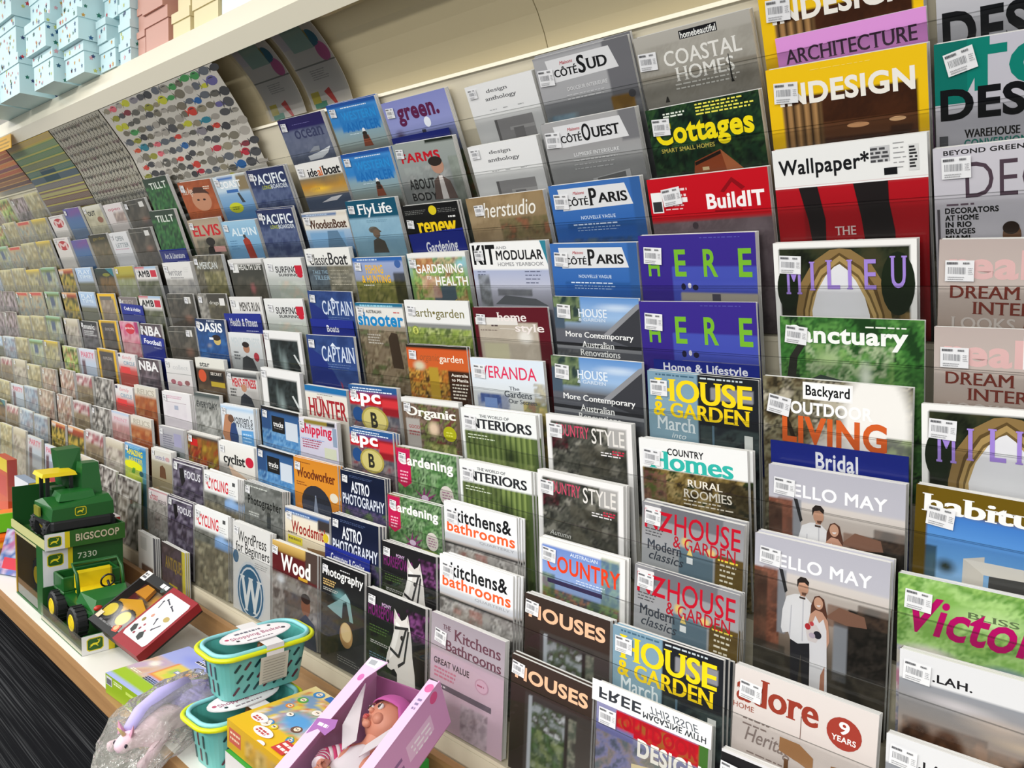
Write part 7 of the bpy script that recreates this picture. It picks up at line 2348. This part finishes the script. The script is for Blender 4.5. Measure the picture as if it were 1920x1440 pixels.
# cap
mb = MB(); vs_ = []; nlat, nlon = 8, 24
for i in range(nlat + 1):
    t = math.radians(2 + 98 * i / nlat)
    for k in range(nlon):
        a = 2 * math.pi * k / nlon; back = max(0, math.sin(a)) ; tt = t * (1 if math.sin(a) < 0 else 1.28) * (.74 if math.sin(a) < -.3 else .9 if math.sin(a) < .3 else 1)
        rr = .0455; vs_.append(FR @ Vector((rr * math.sin(tt) * math.cos(a), rr * 1.02 * math.sin(tt) * math.sin(a) + .003, rr * 1.12 * math.cos(tt) + .004)))
fs_ = [(i * nlon + k, (i + 1) * nlon + k, (i + 1) * nlon + (k + 1) % nlon, i * nlon + (k + 1) % nlon) for i in range(nlat) for k in range(nlon)] + [tuple(range(nlon))]
mb.add([tuple(p) for p in vs_], fs_, 'd96ab8'); o = mb.build('cap', M_CLOTH, d_, True); md = o.modifiers.new('t', 'SOLIDIFY'); md.thickness = .002; md.offset = 1
# clothes: striped sleeves, white dress front; window glare shapes come last
for sx in (-1, 1):
    mb = MB(); A = [Vector((sx * .03, .0, .192)), Vector((sx * .057, -.014, .156)), Vector((sx * (.044 if sx < 0 else .048), -.03, .131 if sx < 0 else .122))]
    n = 14; path = []
    for i in range(n + 1):
        t = i / n * 2; path.append(A[0].lerp(A[1], t) if t < 1 else A[1].lerp(A[2], t - 1))
    for i in range(n):
        mb.tube([path[i], path[i + 1]], [.0185 - .0003 * i, .0182 - .0003 * i], 'f2e4ea' if i % 2 else 'd8487c', 14)
    mb.build('sleeve', M_CLOTH, d_, True)
mb = MB(); prof = [(.068, .078, .0), (.06, .05, .05), (.05, .044, .1), (.046, .043, .15), (.038, .038, .185), (.024, .024, .204)]; vs_ = []; nl = 24
for hx, hy, z in prof:
    for k in range(nl):
        a = 2 * math.pi * k / nl; rip = 1 + .04 * math.sin(a * 7) * (1 - z / .2); vs_.append((hx * math.cos(a) * rip, min(.047, hy * .72 * math.sin(a) * rip + .004), z + .006))
mb.add(vs_, [(i * nl + k, i * nl + (k + 1) % nl, (i + 1) * nl + (k + 1) % nl, (i + 1) * nl + k) for i in range(len(prof) - 1) for k in range(nl)], 'efeaf0'); mb.build('dress', M_CLOTH, d_, True)
mb = MB()  # white glare of the box window, modelled as a pair of flat shapes
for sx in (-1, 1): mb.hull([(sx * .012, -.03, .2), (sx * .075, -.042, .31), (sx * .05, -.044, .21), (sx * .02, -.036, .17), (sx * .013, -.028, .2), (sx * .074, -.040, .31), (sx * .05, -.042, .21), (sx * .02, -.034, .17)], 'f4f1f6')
mb.build('window_glare', M_CLOTH, d_)
t = thing('plush_bear', 'tiny tan bear held by the baby doll', 'toy', d_.matrix_world @ Matrix.Translation((.0, -.047, .082)))
mb = MB(); mb.ball((0, 0, .012), (.011, .008, .014), 'c09a68'); mb.ball((0, -.002, .032), (.010, .008, .0095), 'c8a474'); mb.ball((0, -.009, .03), (.004, .003, .003), 'e0cca8')
for sx in (-1, 1): mb.ball((sx * .008, 0, .041), .004, 'b08a58'); mb.ball((sx * .012, -.002, .018), (.004, .004, .007), 'c09a68'); mb.ball((sx * .007, -.004, .0), (.005, .006, .005), 'b8905e'); mb.ball((sx * .004, -.0095, .034), .0013, '1c1614', 6, 5)
mb.build('bear_body', M_CLOTH, t, True)

# --- plush pony in a crinkled clear bag hanging over the shelf edge
BM = Matrix.Translation((-.738, -.478, SZ + .0435)) @ Matrix.Rotation(math.radians(-70), 4, 'Z') @ Matrix.Rotation(math.radians(10), 4, 'Y')
t = thing('plush_pony', 'lilac and pink plush pony inside a crinkled clear bag', 'toy', BM)
pb = skinned('pony_body', [[(-.03, 0, .0, .036), (.03, .0, .004, .034), (.075, .004, .012, .024), (.10, .0, .016, .022), (.125, -.004, .006, .015)],
    [0, (-.06, -.025, -.02, .016), (-.05, -.06, -.026, .013), (-.025, -.085, -.026, .0145)], [0, (-.06, .025, -.02, .016), (-.075, .06, -.026, .013), (-.05, .08, -.026, .0145)],
    [1, (.04, -.03, -.02, .015), (.07, -.06, -.026, .012), (.095, -.075, -.026, .014)], [1, (.04, .03, -.02, .015), (.085, .045, -.026, .012), (.115, .05, -.026, .014)]], mat('pink_plush', 'ecccd8', rough=.8), t)
mb = MB(); mb.ball((-.085, .0, .0), (.062, .055, .034), 'b4a8ee'); mb.ball((-.12, .02, .0), (.04, .036, .026), 'a196e4'); mb.tube([(-.09, -.01, .03), (-.02, -.02, .044), (.04, -.015, .044), (.085, .0, .04)], [.022, .02, .018, .012], 'c2b8f0', 10); mb.build('mane', M_CLOTH, t, True)
mb = MB()
for sx in (-1, 1): mb.hull([(.085, sx * .012, .03), (.1, sx * .02, .03), (.09, sx * .024, .058), (.095, sx * .01, .034), (.088, sx * .02, .04)], 'd8a0b8')
mb.build('ears', M_CLOTH, t)
for sx in (-1, 1):
    mb = MB(); mb.ball((.112, sx * .017, .018), (.004, .003, .005), '2a2434', 8, 6); mb.build('eye', M_PLAST, t, True)
mb = MB(); mb.tube([(.1, 0, .035), (.112, 0, .06)], [.005, .001], 'e6d890', 8); mb.build('horn', M_PLAST, t, True)
bag = thing('plastic_bag', 'crinkled clear plastic bag drooping over the shelf edge around the pony', 'bag', BM)
mb = MB(); vs_ = []; nla, nlo = 26, 44; rb = random.Random(11)
for i in range(nla + 1):
    tt = math.pi * i / nla
    for k in range(nlo):
        a = 2 * math.pi * k / nlo; d = Vector((math.cos(tt), math.sin(tt) * math.cos(a), math.sin(tt) * math.sin(a)))
        nz_ = mnoise.noise(d * 3.2) * .16 + mnoise.noise(d * 8) * .10 + abs(mnoise.noise(d * 14)) * .07
        q = Vector((d.x * .175, d.y * .105, d.z * .05)) * (1.0 + nz_)
        if q.x > .045: q.z -= 1.6 * (q.x - .045) ** 1.5      # the front droops over the edge
        if q.z < -.043 and q.x < .055: q.z = -.043
        vs_.append(tuple(q))
mb.add(vs_, [(i * nlo + k, (i + 1) * nlo + k, (i + 1) * nlo + (k + 1) % nlo, i * nlo + (k + 1) % nlo) for i in range(nla) for k in range(nlo)], 'ffffff'); mb.build('film', M_WRAP, bag, False)

# --- books standing at the foot of the rack, behind the lip
for (x, y, n, art, W, H, lb, rot) in ((-1.80, -.121, 3, 'whitebook', .15, .20, 'thick white book standing at the rack foot behind the toy box', 8), (-1.60, -.121, 3, 'antique', .18, .205, 'brown and purple magazine with gold capitals at the rack foot', 6)):
    for i in range(n):
        q = magazine('book' if art == 'whitebook' else 'magazine', art, W, H, 20, lb if i == 0 else '%s copy behind the %s' % (ORD[i + 1], ' '.join(lb.split(' ')[:6])), None, 'book' if art == 'whitebook' else 'magazine')
        q.matrix_world = Matrix.Translation((x + W / 2 + .004 * i, y + .0048 * i, SZ + .0005)) @ Matrix.Rotation(math.radians(1.0), 4, 'X')
        q['group'] = 'copies at the rack foot'

# --- clutter at the far left of the shelf
r = thing('toy_truck', 'orange and yellow toy truck with green load at the far left', 'toy', Matrix.Translation((-2.62, -.36, SZ + .003)))
mb = MB(); mb.box((-.16, -.075, .03), (.17, .075, .055), 'e0a020', .008); mb.box((-.16, -.08, .055), (.175, .08, .085), 'ee6a12', .01); mb.build('truck_bed', M_PLAST, r)
mb = MB(); mb.hull([(.0, -.06, .085), (.13, -.06, .085), (.11, -.05, .15), (.03, -.05, .15), (.0, .06, .085), (.13, .06, .085), (.11, .05, .15), (.03, .05, .15)], 'f07a18'); mb.build('cab', M_PLAST, r)
mb = MB(); mb.ball((-.08, 0, .1), (.06, .05, .035), '6ab02c'); mb.build('load', M_PLAST, r); mb = MB(); mb.hull([(.13, -.05, .09), (.155, -.05, .09), (.15, -.05, .16), (.14, -.05, .16), (.13, .05, .09), (.155, .05, .09), (.15, .05, .16), (.14, .05, .16)], '6cc020'); mb.build('tailboard', M_PLAST, r)
for sx in (-.1, .1):
    for sy in (-1, 1): wheel(r, sx, sy * .085, .033, .033, .022, 'e8b020')
def small_pack(x, y, w, d, h, c, label, ops, rz=0, name='toy_pack', z=None, lean=0):
    r = thing(name, label, 'pack', Matrix.Translation((x, y, SZ if z is None else z)) @ Matrix.Rotation(math.radians(rz), 4, 'Z') @ Matrix.Rotation(math.radians(lean), 4, 'X'))
    mb = MB(); mb.box((-w / 2, -d / 2, 0), (w / 2, d / 2, h), c); mb.build('carton', M_CARD, r)
    s = Sheet(w, h, 12, 12, lambda u, v, dd: (-w / 2 + u * w, -d / 2 - .0003 - dd, h - v * w))
    s.op('G 0:%s 3:%s' % (c, c))
    for o in ops: s.op(o)
    s.finish().build('printed_front', M_CARD, r)
    s = Sheet(d, h, 0, 0, lambda u, v, dd: (w / 2 + .0003 + dd, -d / 2 + u * d, h - v * d)); s.op('r .08 .06 .92 %.3f %s' % (min(h / d * .9, 3), ops[-1].split()[-1] if ops else c)); s.finish().build('printed_side', M_CARD, r)
    return r
small_pack(-1.93, -.17, .12, .03, .24, 'e4dcdc', 'white and red toy pack behind the green dumper', ['r 0 0 1 .5 d8c8cc', 'e .5 .6 .3 .3 d8a8b8', 'r .1 1.2 .9 1.6 c83030'])
small_pack(-2.10, -.19, .10, .05, .21, '5f9a70', 'green and white toy pack left of the green dumper', ['r .0 .0 1 .5 d86a3c', 'r .1 .6 .9 1.8 e0e4e0'])
small_pack(-2.30, -.175, .16, .05, .27, '9a4a58', 'crimson topped toy pack with lilac bag beside the orange truck', ['r 0 0 1 .3 c05068', 'N 0 .3 1 1.6 5 .8 8a94b8 c8a8b0 a8a0c0', 'e .5 1.2 .3 .2 d8a84c'])
small_pack(-2.55, -.19, .2, .04, .27, 'a8182c', 'red and yellow pack with dark stripes standing against the rack foot', ['r 0 0 1 .25 d8d020', 'r .1 .3 .9 .7 b81838', 'S .3 .7 1 1.3 4 d8c028 1c1418', 'r .1 .9 .7 1.2 d0c8c8'])
small_pack(-2.82, -.2, .2, .04, .22, '8a9ab0', 'pale blue pack standing behind the orange truck', ['r 0 0 1 .4 d8dce4', 'N 0 .3 1 1.1 5 .6 b8c0d0 7a8aa8 d8d0d8', 'r .1 .8 .5 1 d8c820'])
small_pack(-3.13, -.2, .19, .04, .27, 'c0441c', 'orange red pack at the far left of the shelf', ['r 0 0 1 .3 d8c020', 'r .1 .4 .9 .9 b82c28'])
small_pack(-2.16, -.40, .2, .03, .16, '4a6aa8', 'blue picture pack leaning between the orange truck and tractor carton', ['N 0 0 1 1 5 .7 5a7ab8 c8506a d8dce8 3a5490', 'r .1 .5 .5 .7 c83a48'], 25, lean=-18)
